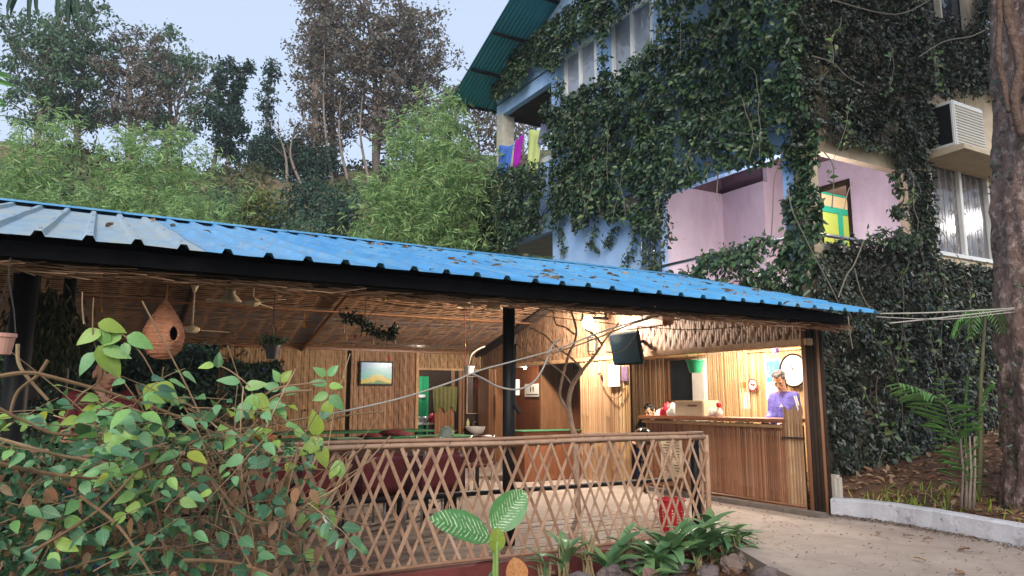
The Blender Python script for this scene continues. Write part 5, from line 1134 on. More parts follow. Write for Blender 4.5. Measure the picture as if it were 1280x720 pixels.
# white box and notice in the passage
p = onX(640, 480, 7.88); q = MB(); a, b = onX(636, 475, GX - .0), onX(644, 494, GX)
q = MB(); q.bbox((onY(642, 475, 11.9).x, 11.85, onY(642, 494, 11.9).z), (onY(648, 475, 11.9).x, 11.9, onY(645, 474, 11.9).z), .004); q.build('switch_box', m_white, None, 'small white box on the wall right of the black post', 'switch box')
a, b = onX(657, 480, 7.87), onX(676, 496, 7.87); ns = thing('toilet_sign', 'white notice with small dark lettering on the passage wall', 'sign', (7.87, (a.y + b.y) / 2, (a.z + b.z) / 2)); q = MB(); q.bbox((7.845, min(a.y, b.y), b.z), (7.865, max(a.y, b.y), a.z), .006); q.build('board', m_white, ns)
Mx = Matrix.Translation((7.842, (a.y + b.y) / 2, a.z - .09)) @ Matrix(((0, 0, -1, 0), (-1, 0, 0, 0), (0, 1, 0, 0), (0, 0, 0, 1)))
text_mesh('lettering', 'WC', .11, m_wire, ns, Mx) if False else None
for k in range(2):
    y_ = (a.y + b.y) / 2 + (.05 if k else -.05); q = MB(); q.lathe([(.001, .045), (.012, .04), (.014, .03), (.001, .02)], (7.842, y_, a.z - .10), 8); q.box((7.84, y_ - .018, a.z - .13), (7.844, y_ + .018, a.z - .085)); q.box((7.84, y_ - .012, a.z - .16), (7.844, y_ - .003, a.z - .131)); q.box((7.84, y_ + .003, a.z - .16), (7.844, y_ + .012, a.z - .131)); q.build('pictogram', m_wire, ns)
q = MB(); yy = min(a.y, b.y) + .06; r2 = random.Random(4)
while yy < max(a.y, b.y) - .06: w_ = r2.uniform(.012, .03); q.box((7.84, yy, b.z + .035), (7.843, yy + w_, b.z + .055)); yy += w_ + .008
q.build('text_line', m_wire, ns)
p = onX(707, 492, 7.86); q = MB(); q.bbox((7.84, p.y - .05, p.z - .06), (7.87, p.y + .05, p.z + .06), .006); q.build('light_switch', m_white, None, 'small white light switch by the passage door', 'switch')
# calendar sheet, hanging cap, cord on the corner panel
a, b = onX(759, 456, GX - .1), onX(774, 483, GX - .1); q = MB(); q.bbox((GX - .09, b.y, b.z), (GX - .075, a.y, a.z), .003); q.build('notice_sheet', m_paper, None, 'blank cream sheet hung on the bamboo corner panel below the television', 'notice')
a = onX(778, 458, GX - .1); q = MB(); q.bbox((GX - .09, a.y - .1, a.z - .22), (GX - .07, a.y + .04, a.z), .003); q.build('card', mat('dark_printed_card', (.12, .07, .12), .6, .3, .5, 30), None, 'small dark card hung right of the cream sheet', 'card')
hk = thing('cord_loop', 'brown cord looped from a wooden peg on the corner panel', 'cord', onX(749, 466, GX - .1)); q = MB(); q.tube(spline(px_curve([(749, 466), (752, 478), (760, 490), (768, 497), (776, 494), (781, 484)], X=GX - .1)), .009, 6); q.build('cord', m_twig, hk, smooth=True)
q = MB(); pp_ = onX(749, 466, GX - .1); q.ball(pp_, (.04, .03, .03), 10); q.build('peg', m_pale, hk, smooth=True)
# television
a, b = onX(766, 422, GX - .3), onX(803, 452, GX - .3); tvc = Vector((GX - .32, (a.y + b.y) / 2, (a.z + b.z) / 2 + .01)); tv = thing('television', 'black flat television tilted below the gable beam', 'television', tvc)
M = Matrix.Translation(tvc) @ Matrix.Rotation(R(-12), 4, 'Y') @ Matrix.Rotation(R(0), 4, 'Z')
hw = abs(a.y - b.y) / 2; q = MB(); q.bbox((-.02, -hw, -.24), (.03, hw, .24), .008, M); q.build('casing', m_black, tv); q = MB(); q.box((-.026, -hw + .03, -.205), (-.021, hw - .03, .215), M); q.build('screen', mat('television_screen', (.008, .02, .03), .12, .6, 0), tv)
q = MB(); q.bar(tvc + Vector((.02, 0, .05)), (GX, tvc.y, tvc.z + .12), .05, .04); q.build('bracket', m_black, tv)
# hanging signboard above the lamp wire
sb = thing('hanging_board', 'thin reddish board with a rounded end on the gable wall above the television', 'board', onX(805, 402, GX - .05)); q = MB(); a, b = onX(775, 396, GX - .05), onX(830, 405, GX - .05); q.bbox((GX - .07, b.y, 2.30), (GX - .04, a.y, 2.42), .01); q.build('plank', mat('pinkish_board', (.40, .20, .13), .6, .3, .2, 5), sb)
# ornaments on the beam
q = MB(); p = onX(741, 432, GX - .04)
for (y_, z_, L, hz) in ((-.12, -.1, .24, 0), (.1, -.1, .24, 0), (-.12, .12, .22, 1), (-.12, -.1, .22, 1)):
    if hz: q.box((GX - .07, p.y - .12, p.z + z_), (GX - .05, p.y + .12, p.z + z_ + .015))
    else: q.box((GX - .07, p.y + y_, p.z - .1), (GX - .05, p.y + y_ + .015, p.z + .13))
q.build('wire_frame', m_wire, None, 'small black wire frame on the gable wall beside the television', 'ornament')
# lamp
lp = onX(735, 404, GX - .42); lf = thing('wall_lamp', 'blazing white lamp on the woven gable wall', 'lamp', lp)
m_bulb = mat('lit_bulb', (1, .93, .82), .3, .3, 0, emit=40); q = MB(); q.ball(lp, (.085, .085, .115), 14); q.build('bulb', m_bulb, lf, smooth=True); q = MB(); q.bbox((GX - .40, lp.y - .02, lp.z + .07), (GX - .03, lp.y + .02, lp.z + .11), .008); q.build('holder', m_black, lf)
ll = lamp('lamp_light', lf, lp + Vector((-.13, 0, 0)), 360, (1, .89, .76), .08)
pb = thing('assumed_passage_lamp', 'assumed unseen bulb under the ceiling of the passage with the notice', 'lamp', (7.45, 12.4, 1.86)); q = MB(); q.ball((7.45, 12.4, 1.87), .03, 8); q.build('bulb', m_bulb, pb, smooth=True); lamp('assumed_bulb_light', pb, (7.42, 12.4, 1.8), 16, (1, .82, .62), .06)  # assumed bulb, added out of sight to brighten the passage
# assumed tube light, unseen, added to account for the brightly lit counter room
tl = thing('assumed_tube_light', 'assumed unseen fluorescent tube under the ceiling of the counter room', 'light', (7.5, 7.0, 2.24)); q = MB(); q.bbox((7.47, 6.4, 2.25), (7.53, 7.6, 2.3), .005); q.build('batten', m_white, tl); q = MB(); q.tube([(7.5, 6.43, 2.225), (7.5, 7.57, 2.225)], .014, 8); q.build('tube', mat('lit_tube', (1, .95, .85), .3, .3, 0, emit=10), tl)
for y in (6.6, 7.6): lamp('tube_and_fill_glow', tl, (7.42, y, 2.12), 62, (1, .9, .74), .12)
lamp('tube_and_fill_glow', tl, (8.2, 7.6, 2.1), 55, (1, .9, .74), .15)  # added fill lamp deeper in the room, away from the tube
kl = thing('assumed_kitchen_lamp', 'assumed unseen bulb in the kitchen behind the opening', 'lamp', (6.0, 14.2, 1.95)); q = MB(); q.ball((6.0, 14.2, 1.95), .03, 8); q.build('bulb', MATS['lit_tube'], kl, smooth=True); lamp('assumed_bulb_light', kl, (6.0, 14.2, 1.88), 14, (1, .9, .75), .05)  # assumed bulb, unseen, added to light the kitchen
# ================================================================== hanging things
def hang_wire(p, z1, m=m_wire, r=.003): return [(p.x, p.y, p.z), (p.x, p.y, z1)]
# weaver nest lamp
npos = onY(205, 412, 5.45); ns_ = thing('woven_nest', 'reddish woven straw nest with a dark entrance hanging under the eave', 'nest', npos)
def nest_shape(th, z):
    return 0
prof_ = []; H = .40; Rm = .128
for i in range(97):
    t = i / 96; z = -H / 2 + H * t; r_ = Rm * (math.sin(math.pi * min(1, t * 1.25) ** .8) if t < .36 else 0)
    s = t / .34
    r_ = Rm * math.sqrt(max(0, 1 - (1 - min(1, s)) ** 2)) if t < .34 else Rm * (1 - ((t - .34) / .66)) ** .82 * (1 + .25 * math.sin(math.pi * (t - .34) / .66)) + .004
    prof_.append((max(r_, .003) + .0016 * math.sin(i * .9), z))
q = MB(); seg = 96; hole = Vector((.0, 0, 0)); vs = []; hd_ = Vector((-npos.x, -npos.y, 0)).normalized(); hd_ = Matrix.Rotation(R(26), 3, 'Z') @ hd_
for (r_, z) in prof_:
    for k in range(seg): a = 2 * math.pi * k / seg; vs.append(npos + Vector((r_ * math.cos(a), r_ * math.sin(a), z)))
def hole_d(v):
    d = Vector(v) - npos; f_ = d.dot(hd_)
    if f_ < .02: return 9
    s_ = d.dot(Vector((-hd_.y, hd_.x, 0))); zz_ = d.z + .035; return math.hypot(s_ / .030, zz_ / .05)
fs = []
for j in range(96):
    for k in range(seg):
        f = (j * seg + k, j * seg + (k + 1) % seg, (j + 1) * seg + (k + 1) % seg, (j + 1) * seg + k)
        c = sum((Vector(vs[i]) for i in f), Vector()) / 4
        if hole_d(c) > 1: fs.append(f)
for i, v in enumerate(vs):                                        # rolled rim of the entrance
    h_ = hole_d(v)
    if h_ < 2.2: vs[i] = Vector(v) + hd_ * .016 * (2.2 - max(1, h_)) 
q.add(vs, fs); o = q.build('woven_body', m_nest, ns_, smooth=True); s = o.modifiers.new('s', 'SOLIDIFY'); s.thickness = .008
q = MB()
for j in range(26):                                              # straw courses wound round the body
    i0 = 3 + j * 3.6; r_, z = prof_[int(i0)]; pts = []
    for k in range(25):
        a = 2 * math.pi * k / 24; pt = npos + Vector((r_ * 1.012 * math.cos(a), r_ * 1.012 * math.sin(a), z + .008 * math.sin(a + j)))
        if hole_d(pt) < 1.25:
            if len(pts) > 1: q.tube(pts, .0028, 4)
            pts = []; continue
        pts.append(pt)
    if len(pts) > 1: q.tube(pts, .0028, 4)
rim = []
for k in range(25):
    a = 2 * math.pi * k / 24; sd_ = Vector((-hd_.y, hd_.x, 0)); cz_ = npos.z - .035 + .052 * math.sin(a); tt = (cz_ - npos.z + H / 2) / H * 96; rr0 = prof_[int(max(0, min(95, tt)))][0]; so = .031 * math.cos(a); rim.append(Vector((npos.x, npos.y, cz_)) + sd_ * so + hd_ * (math.sqrt(max(0, rr0 ** 2 - so ** 2)) + .008))
for e_ in range(3): q.tube([c_ + (c_ - sum(rim, Vector()) / 25) * (.12 * e_) - hd_ * .004 * e_ for c_ in rim], .005, 6)
q.build('straw_courses', m_nest, ns_, kind='stuff')
q = MB(); q.ball(npos + Vector((0, 0, -.02)), (.08, .08, .1), 10); q.build('dark_inside', m_black, ns_)
q = MB(); q.tube([npos + Vector((0, 0, .195)), npos + Vector((.004, 0, .26)), (npos.x, npos.y, 2.2)], [.01, .005, .004], 6); q.build('cord', m_nest, ns_)
def pot_hanging(name, label, p, rt, rb, h, m, z1, plant=True, wires=3, handle=False, seed=1):
    t = thing(name, label, 'hanging pot', p, 'hanging flower pots'); q = MB(); q.lathe([(.001, -h / 2), (rb, -h / 2), (rt, h / 2 - .02), (rt * 1.1, h / 2 - .02), (rt * 1.1, h / 2), (rt * .95, h / 2), (rb * .8, -h / 2 + .02), (.001, -h / 2 + .02)], p, 20); q.build('pot', m, t, smooth=False)
    for k in range(wires):
        a = 2.1 * k + .4; e = p + Vector((rt * math.cos(a), rt * math.sin(a), h / 2)); q = MB(); q.tube([e, p + Vector((rt * .7 * math.cos(a), rt * .7 * math.sin(a), h / 2 + .12)), (p.x, p.y, p.z + h / 2 + .3), (p.x, p.y, z1)], .004, 4); q.build('hanging_wire', m_wire, t)
    if plant:
        g_ = np.random.default_rng(seed); n = 90; P = np.array(p) + g_.normal(0, 1, (n, 3)) * (rt * .8, rt * .8, .03) + (0, 0, h / 2 + .03); A = g_.normal(0, 1, (n, 3)); A[:, 2] += .6; leaf_cloud('leaves', P, A, g_.normal(0, 1, (n, 3)), .09, .03, m_leafd, t)
    return t
pot_hanging('hanging_pot', 'grey hanging plastic pot in front of the golden woven wall', onY(340, 440, 9.0), .085, .06, .16, mat('grey_plastic', (.10, .10, .12), .5, .4, .1), 3.2, seed=2)
pot_hanging('hanging_pot', 'white basket pot hanging near the wash corner', onY(586, 463, 10.5), .085, .065, .13, m_cer, 2.9, False, seed=3)
pot_hanging('hanging_pot', 'bright green bucket hanging under the gable beam over the counter', onX(869, 458, GX + .05), .115, .08, .17, m_green, 1.9, False, 2, seed=4)
pot_hanging('hanging_pot', 'pale patterned pot tilted at the left edge of the picture', onY(2, 430, 4.7), .06, .045, .11, mat('pinkish_terracotta', (.50, .26, .20), .6, .3, .1), 2.0, False, 2, seed=5)
q = MB(); q.tube(spline([onX(585, 458, 5.6) for _ in range(1)] + [atD(590, 440, 11.9), atD(600, 436, 12), atD(612, 430, 12)]) if False else spline([atD(586, 455, 11.6), atD(589, 444, 11.6), atD(597, 437, 11.8), atD(606, 433, 12)]), .012, 6); q.build('grey_hose', m_cable, None, 'grey tube bending from the white basket pot to the wall', 'tube', smooth=True)
# ceiling fans
def fan(label, u, v, D, blades, R_=.5):
    p = atD(u, v, D); t = thing('ceiling_fan', label, 'ceiling fan', p, 'pale ceiling fans'); q = MB(); q.lathe([(.001, -.05), (.06, -.045), (.10, -.01), (.10, .02), (.04, .05), (.02, .06)], p, 18); q.build('motor', m_cream, t, smooth=True)
    zt = RZ - .1 - .3 * abs(p.y - RY) * 1.0 - .1; q = MB(); q.tube([p + Vector((0, 0, .05)), (p.x, p.y, zt)], .012, 8); q.build('downrod', m_cream, t, smooth=True); q = MB(); q.lathe([(.02, 0), (.03, .03), (.055, .09)], p + Vector((0, 0, max(.1, zt - p.z - .1))), 14); q.build('canopy', m_cream, t, smooth=True)
    for k in range(3):
        a = blades + k * 2.094; d = Vector((math.cos(a), math.sin(a), 0)); q = MB(); M = Matrix((d, Vector((-d.y, d.x, .12)).normalized(), Vector((0, 0, 1)))).transposed().to_4x4(); M.translation = p; q.bbox((.1, -.055, -.004), (R_, .055, .004), .003, M); q.build('blade', m_cream, t)
fan('pale ceiling fan hanging right of the woven nest', 240, 412, 10.8, 0.3)
fan('pale ceiling fan near the middle of the ceiling, left of the flower garland', 316, 378, 9.8, 1.0, .55)
for k, (u, v, D, lab) in enumerate(((581, 380, 10.8, 'cream bell-shaped pendant lamp left of the black post'), (617, 382, 10.0, 'cream bell-shaped pendant lamp right beside the black post'), (288, 372, 9.0, 'pale bell-shaped shade above the grey hanging pot'))):
    p = atD(u, v, D); t = thing('pendant_lamp', lab, 'pendant lamp', p, 'bell-shaped pendant lamps'); q = MB(); q.lathe([(.02, .14), (.05, .12), (.055, .04), (.12, -.03), (.125, -.05), (.115, -.05), (.05, .02), (.02, .1)], p, 18, None, False); q.build('shade', m_cream, t, smooth=True); q = MB(); q.tube([p + Vector((0, 0, .13)), p + Vector((0, 0, .5))], .006, 5); q.build('cord', m_wire, t)
# string with coloured bulbs and bells
sg = thing('ornament_string', 'brown string across the ceiling with small coloured ornaments', 'string', atD(560, 385, 9.5)); q = MB(); q.tube(spline([atD(455, 375, 9.5), atD(520, 384, 9.6), atD(600, 388, 9.8), atD(660, 393, 10), atD(740, 402, 10.3), atD(850, 412, 9.5), atD(930, 408, 8.8)]), .006, 5); q.build('string', m_twig, sg)
m_yel = mat('yellow_plastic', (.75, .40, .03), .4, .4, .05)
def bell(u, v, D, m, h=.06): p = atD(u, v, D); q = MB(); q.lathe([(.004, h), (.012, h * .8), (.014, h * .35), (.024, 0), (.02, 0)], p, 10); q.tube([p + Vector((0, 0, h)), p + Vector((0, 0, h + .14))], .002, 4); return q.build('ornament', m, sg, smooth=True)
for (u, v, D, m) in ((481, 376, 9.5, m_yel), (380, 409, 9.5, m_yel), (444, 423, 9.8, m_red), (452, 421, 9.8, m_yel), (487, 450, 12, m_red), (581, 434, 10.5, m_yel), (654, 388, 9.5, m_red), (728, 400, 9.5, m_twig), (757, 397, 9.8, m_twig), (124, 346, 7.0, mat('amber_bulb', (.55, .25, .06), .3, .5, 0)), (125, 390, 7.5, MATS['amber_bulb'])): bell(u, v, D, m, .09 if m is m_twig else .06)
q = MB()
for k in range(3):
    p = atD(189 + k * 5, 340, 8.0); q.ball(p, .008, 6)
q.build('fairy_lights', mat('lit_led', (1, .8, .7), .3, .3, 0, emit=3), sg)
q = MB(); q.tube([atD(581, 376, 10.5), atD(581, 458, 10.5)], .005, 5); q.build('red_cord', mat('red_cord', (.3, .03, .02), .7, .2, 0), sg)
# flower garland
ga = thing('flower_garland', 'twig garland of dark leaves and pale flowers hanging from the ceiling', 'garland', atD(458, 405, 9.8)); q = MB(); gp = spline([atD(428, 396, 9.8), atD(440, 397, 9.8), atD(452, 402, 9.8), atD(463, 412, 9.8), atD(478, 418, 9.8), atD(491, 420, 9.8), atD(492, 410, 9.8)], 8); q.tube(gp, .012, 6); q.tube([atD(458, 370, 9.8), atD(457, 388, 9.8), atD(455, 400, 9.8)], .008, 6); q.tube([atD(459, 397, 9.8), atD(466, 390, 9.8), atD(473, 384, 9.8)], .006, 5); q.build('twig', m_twig, ga)
P = []; r2 = random.Random(8)
for g1 in gp:
    for k in range(7): P.append(np.array(g1) + np.array([r2.gauss(0, .03), r2.gauss(0, .03), r2.gauss(0, .035)]))
P = np.array(P); leaf_cloud('leaves', P, g3.normal(0, 1, P.shape), g3.normal(0, 1, P.shape), .06, .04, m_tl3, ga); P2 = P[::4] + g3.normal(0, .02, P[::4].shape); leaf_cloud('flowers', P2, g3.normal(0, 1, P2.shape), g3.normal(0, 1, P2.shape), .035, .03, m_cream, ga)
for (u, v) in ((430, 414), (433, 424), (466, 428), (466, 420), (494, 428), (429, 470), (431, 452)): q = MB(); p = atD(u, v, 9.8); q.tube([p + Vector((0, 0, .08)), p], .004, 4); q.ball(p, (.014, .014, .03), 8); q.build('charm', m_cream, ga, smooth=True)

# driftwood tree
dw = thing('driftwood_branch', 'bare forked driftwood branch standing in the middle of the restaurant', 'branch', atD(718, 560, 8.2)); DD = 8.2
def dwb(pts, r0, r1): q = MB(); c = spline([atD(u, v, DD + d) for u, v, d in pts], 6); n = len(c); q.tube(c, [(r0 + (r1 - r0) * i / (n - 1)) * .66 + .002 * math.sin(i * 1.9) for i in range(n)], 8); return q.build('limb', m_drift, dw, smooth=True)
m_drift = mat('driftwood', [(.62, .44, .33), (.55, .38, .27)], .7, .2, .3, 9, .4, 40)
b0 = atD(722, 600, DD); b0.z = 0
q = MB(); c = [Vector((atD(722, 600, DD).x, atD(722, 600, DD).y, 0))] + spline([atD(719, 550, DD), atD(713, 522, DD), atD(711, 500, DD), atD(716, 480, DD), atD(727, 464, DD)], 5); q.tube(c, [.034] * 4 + [.027] * (len(c) - 4), 9); q.build('stem', m_drift, dw, smooth=True)
dwb([(727, 464, 0), (745, 442, 0), (757, 424, .05), (774, 403, .1)], .028, .008); dwb([(753, 432, 0), (744, 420, -.05), (731, 411, -.05)], .02, .016)
dwb([(709, 512, 0), (700, 496, 0), (701, 482, 0), (706, 460, 0), (712, 440, 0), (718, 428, 0), (720, 410, .03), (712, 384, .05)], .026, .018)
dwb([(715, 482, 0), (707, 470, -.05), (690, 456, -.1), (672, 448, -.1), (652, 436, -.12), (645, 426, -.12)], .016, .011); dwb([(727, 464, 0), (724, 457, 0), (712, 446, 0), (700, 437, 0), (690, 428, -.05), (682, 420, -.1), (661, 409, -.1)], .02, .012)
dwb([(718, 418, 0), (706, 409, 0), (695, 405, 0), (691, 388, 0)], .017, .009); dwb([(667, 413, -.1), (664, 405, -.1), (662, 399, -.1)], .007, .004)
q = MB(); q.lathe([(.001, 0), (.3, 0), (.32, .02), (.3, .05), (.001, .05)], (b0.x, b0.y, .7), 20); q2 = thing('driftwood_table', 'green-topped low cabinet in front of the passage', 'cabinet', (b0.x - .2, b0.y + 2.6, 0))
cx, cy = 5.9, 9.9; a = MB(); a.bbox((onY(655, 540, 10).x, 10.0, 0), (onY(727, 540, 10).x, 10.5, .76), .01); a.build('body', m_woodr, q2); a = MB(); a.bbox((onY(654, 540, 10).x - .02, 9.97, .76), (onY(728, 540, 10).x, 10.52, .768), .003); a.build('cover', m_greenc, q2)

# ================================================================== counter room things
a, b = onX(956, 449, RX - .09), onX(980, 499, RX - .09); cal = thing('wall_calendar', 'white wall calendar with a blue landscape picture behind the man in violet', 'calendar', (RX - .1, (a.y + b.y) / 2, (a.z + b.z) / 2)); q = MB(); q.bbox((RX - .10, b.y, b.z), (RX - .09, a.y, a.z), .002); q.build('sheet', m_paper, cal)
m_calp = mat('calendar_photo', [(.08, .30, .62)], .4, .4, .6, 4); patchy(m_calp, (.65, .75, .8), 6, .5, .6)
q = MB(); q.box((RX - .106, b.y + .03, a.z - .34), (RX - .102, a.y - .03, a.z - .03)); q.build('photo', m_calp, cal)
q = MB()
for r_ in range(2):
    for k in range(4): q.box((RX - .105, a.y - .09 - k * .025 - .015, a.z - .38 - r_ * .03), (RX - .101, a.y - .09 - k * .025, a.z - .37 - r_ * .03))
q.build('date_print', m_wire, cal)
cc = onX(993, 463, RX - .1); ck = thing('wall_clock', 'large round white wall clock with a dark rim', 'clock', cc); Mr = Matrix.Rotation(R(-90), 4, 'Y'); q = MB(); q.lathe([(.225, 0), (.245, .01), (.245, .035), (.225, .04), (.218, .03)], cc, 40, Mr, False); q.build('rim', m_soot, ck, smooth=True); q = MB(); q.lathe([(.22, .0), (.22, .02), (.001, .021)], cc, 40, Mr); q.build('face', m_white, ck)
for a_, L, w_ in ((2.6, .10, .012), (3.3, .15, .008)): q = MB(); q.bar(cc + Vector((-.03, 0, 0)), cc + Vector((-.03, math.sin(a_) * L, -math.cos(a_) * L)), w_, .004, (1, 0, 0)); q.build('hand', m_black, ck)
q = MB()
for k in range(12): an = k * math.pi / 6; q.bar(cc + Vector((-.026, math.sin(an) * .175, math.cos(an) * .175)), cc + Vector((-.026, math.sin(an) * .2, math.cos(an) * .2)), .008, .002, (1, 0, 0))
q.build('hour_marks', m_black, ck)
# no smoking sign
nc = onX(941, 481, RX - .1); no = thing('no_smoking_sign', 'round no smoking sign with a red ring on the bamboo post', 'sign', nc); q = MB(); q.lathe([(.09, 0), (.09, .004), (.001, .005)], nc, 32, Mr); q.build('disc', m_white, no); q = MB(); q.lathe([(.075, .004), (.075, .008), (.092, .008), (.092, .004)], nc, 32, Mr, False); q.build('ring', m_red, no)
q = MB(); q.bar(nc + Vector((-.008, .055, .055)), nc + Vector((-.008, -.055, -.055)), .012, .003, (1, 0, 0)); q.build('bar', m_red, no); q = MB(); q.box((nc.x - .007, nc.y - .05, nc.z - .012), (nc.x - .005, nc.y + .045, nc.z + .01)); q.build('cigarette', m_black, no)
# pocket hanger with poster and sheet
a, b = onX(922, 468, RX - .05), onX(937, 489, RX - .05); hp = thing('wall_poster', 'grey wall hanger with a striped orange photo above a white sheet', 'poster', (RX - .06, (a.y + b.y) / 2, (a.z + b.z) / 2)); q = MB(); q.bbox((RX - .06, b.y, b.z - .02), (RX - .05, a.y, a.z), .002); q.build('hanger', mat('grey_card', (.30, .26, .24), .6, .3, .3, 12), hp); zc_ = b.z + .05; q = MB(); q.box((RX - .066, b.y + .02, zc_), (RX - .062, a.y - .04, zc_ + .09)); q.build('photo', m_dryo, hp); q = MB(); q.bbox((RX - .062, b.y + .0, b.z - .27), (RX - .052, a.y - .02, b.z - .02), .002); q.build('sheet', m_paper, hp)
# things on the counter
CT = 1.03
def on_counter(u, dx=0): p = onX(u, 515, GX + .05 + dx); return Vector((p.x, p.y, CT))
bx = on_counter(869, .1); bo = thing('carton', 'cream cardboard box with a handle slot on the counter', 'box', bx); q = MB(); y0, y1 = onX(886, 510, GX + .1).y, onX(850, 510, GX + .1).y; q.bbox((GX + .0, y0, CT), (GX + .3, y1, CT + .21), .01); q.build('box', m_card, bo); q = MB(); q.bbox((GX - .003, (y0 + y1) / 2 - .16, CT + .13), (GX + .004, (y0 + y1) / 2 + .02, CT + .155), .002); q.build('handle_slot', m_wood, bo)
for k, (u, lab, kind) in enumerate(((835, 'red and white plastic bag on the counter, left of the cream box', 'r'), (843, 'white crumpled plastic bag on the counter beside the red one', 'w'), (851, 'small white bag leaning on the cream box', 'w'), (825, 'white cup at the left end of the counter', 'w'), (889, 'white teapot right of the cream box', 'c'), (899, 'white bottle with a red top on the counter', 'b'))):
    p = on_counter(u, .03 + .02 * k)
    if kind in 'rw': blob_heap('plastic_bag', lab, 'bag', (p.x, p.y, CT), .075 if k < 2 else .06, m_red if kind == 'r' else m_cer, 1, 20 + k, 2.2 if k < 2 else 1.3)
    elif kind == 'c': q = MB(); q.lathe([(.001, 0), (.05, 0), (.07, .04), (.06, .09), (.02, .12), (.02, .14), (.001, .145)], p, 16); q.tube([p + Vector((0, .06, .03)), p + Vector((0, .1, .08)), p + Vector((0, .11, .11))], .012, 6); q.build('teapot', m_cer, None, lab, 'teapot', smooth=True)
    else:
        t = thing('bottle', lab, 'bottle', p); q = MB(); q.lathe([(.001, 0), (.05, 0), (.052, .06), (.03, .1), (.02, .12)], p, 14); q.build('body', m_cer, t, smooth=True); q = MB(); q.lathe([(.02, .12), (.035, .13), (.035, .17), (.02, .19), (.001, .19)], p, 12); q.build('red_top', m_red, t, smooth=True)
p = onX(973, 436, 8.6); q = MB(); q.bbox((8.5, p.y - .05, p.z - .06), (8.56, p.y + .05, p.z + .06), .01); q.build('fan_regulator', mat('purple_plastic', (.16, .10, .30), .5, .3, .05), None, 'small purple hanging box under the counter room ceiling', 'box')
# stair gate and dark bag left of the counter
gt = thing('bamboo_gate', 'low bamboo gate between the corner panel and the counter', 'gate', (GX + .4, 8.6, 0))
for k in range(6): y = 8.47 + k * .05; q = MB(); q.tube([(GX + .45, y, 0), (GX + .45, y, .93)], .014, 7); q.build('bar', m_culmr, gt, smooth=True)
q = MB(); q.bbox((GX + .42, 8.44, .93), (GX + .48, 8.76, .97), .006); q.build('top_rail', m_woodr, gt)
# notice board on the counter front near the seated legs
a, b = onX(824, 552, GX - .12), onX(852, 598, GX - .12); nb_ = thing('ledger_board', 'tall pale card with rows of print leaning on the counter front', 'board', (GX - .12, (a.y + b.y) / 2, b.z)); q = MB(); q.bbox((GX - .1, b.y, .22), (GX - .085, a.y, .78), .002); q.build('card', m_card, nb_)
q = MB(); r2 = random.Random(3)
for r_ in range(12):
    for c_ in range(2):
        y0 = b.y + .05 + c_ * (a.y - b.y - .08) * .55; q.box((GX - .104, y0, .30 + r_ * .037), (GX - .101, y0 + r2.uniform(.06, .14), .31 + r_ * .037))
q.build('print_rows', m_wire, nb_)
# red waste basket
bp = Vector((onY(839, 640, 5.62).x, 5.62, 0)); wb_ = thing('red_basket', 'red perforated plastic waste basket behind the right end of the fence', 'basket', bp)
q = MB(); seg = 30; rows_ = 11; vs = []; fs = []
for j in range(rows_ + 1):
    z = .3 * j / rows_; r_ = .10 + .035 * j / rows_
    for k in range(seg): a_ = 2 * math.pi * k / seg; vs.append((bp.x + r_ * math.cos(a_), bp.y + r_ * math.sin(a_), z))
for j in range(rows_):
    for k in range(seg):
        if 1 <= j <= 7 and k % 2 and True: 
            # slot: leave the middle of the cell open
            b_ = [Vector(vs[j * seg + k]), Vector(vs[j * seg + (k + 1) % seg]), Vector(vs[(j + 1) * seg + (k + 1) % seg]), Vector(vs[(j + 1) * seg + k])]; c_ = sum(b_, Vector()) / 4; i0 = len(vs); vs += [tuple(v.lerp(c_, .38)) for v in b_]
            o4 = [j * seg + k, j * seg + (k + 1) % seg, (j + 1) * seg + (k + 1) % seg, (j + 1) * seg + k]
            for e_ in range(4): fs.append((o4[e_], o4[(e_ + 1) % 4], i0 + (e_ + 1) % 4, i0 + e_))
        else: fs.append((j * seg + k, j * seg + (k + 1) % seg, (j + 1) * seg + (k + 1) % seg, (j + 1) * seg + k))
fs.append(tuple(range(seg))[::-1]); q.add(vs, fs); o = q.build('body', m_red, wb_); s = o.modifiers.new('s', 'SOLIDIFY'); s.thickness = .004
q = MB(); q.lathe([(.133, .285), (.15, .295), (.15, .305), (.132, .305)], bp, 30, None, False); q.build('rim', m_red, wb_, smooth=True)

# ================================================================== cables
def cable(label, pts, r, m=m_cable, n=8): q = MB(); q.tube(spline([atD(*p) for p in pts], n), r, 6); return q.build('cable', m, None, label, 'cable', smooth=True)
cable('pale thick cable sloping up from the vine across the whole restaurant', [(400, 520, 5.0), (440, 512, 5.1), (500, 498, 5.3), (560, 479, 5.5), (600, 463, 5.7), (640, 452, 5.9), (700, 435, 6.2), (760, 412, 6.5), (830, 392, 6.9)], .007)
cable('thin brown cable running beside the pale thick one up to the eave', [(690, 442, 6.0), (740, 425, 6.3), (790, 405, 6.6), (840, 390, 6.9)], .007, m_twig)
cable('grey drooping cable looping from the pale cable to the driftwood', [(590, 467, 5.6), (605, 474, 5.7), (622, 483, 5.8), (645, 487, 5.9), (665, 479, 6.0), (678, 462, 6.1), (690, 433, 6.2), (700, 424, 6.3)], .008)
cable('thin pale cable looped in front of the television', [(757, 440, 8), (775, 439, 8), (790, 425, 8), (799, 408, 8)], .008)
cable('black hose curling down the black post', [(643, 430, 6.6), (642, 490, 6.6), (643, 505, 6.6), (650, 517, 6.6)], .018, m_black)
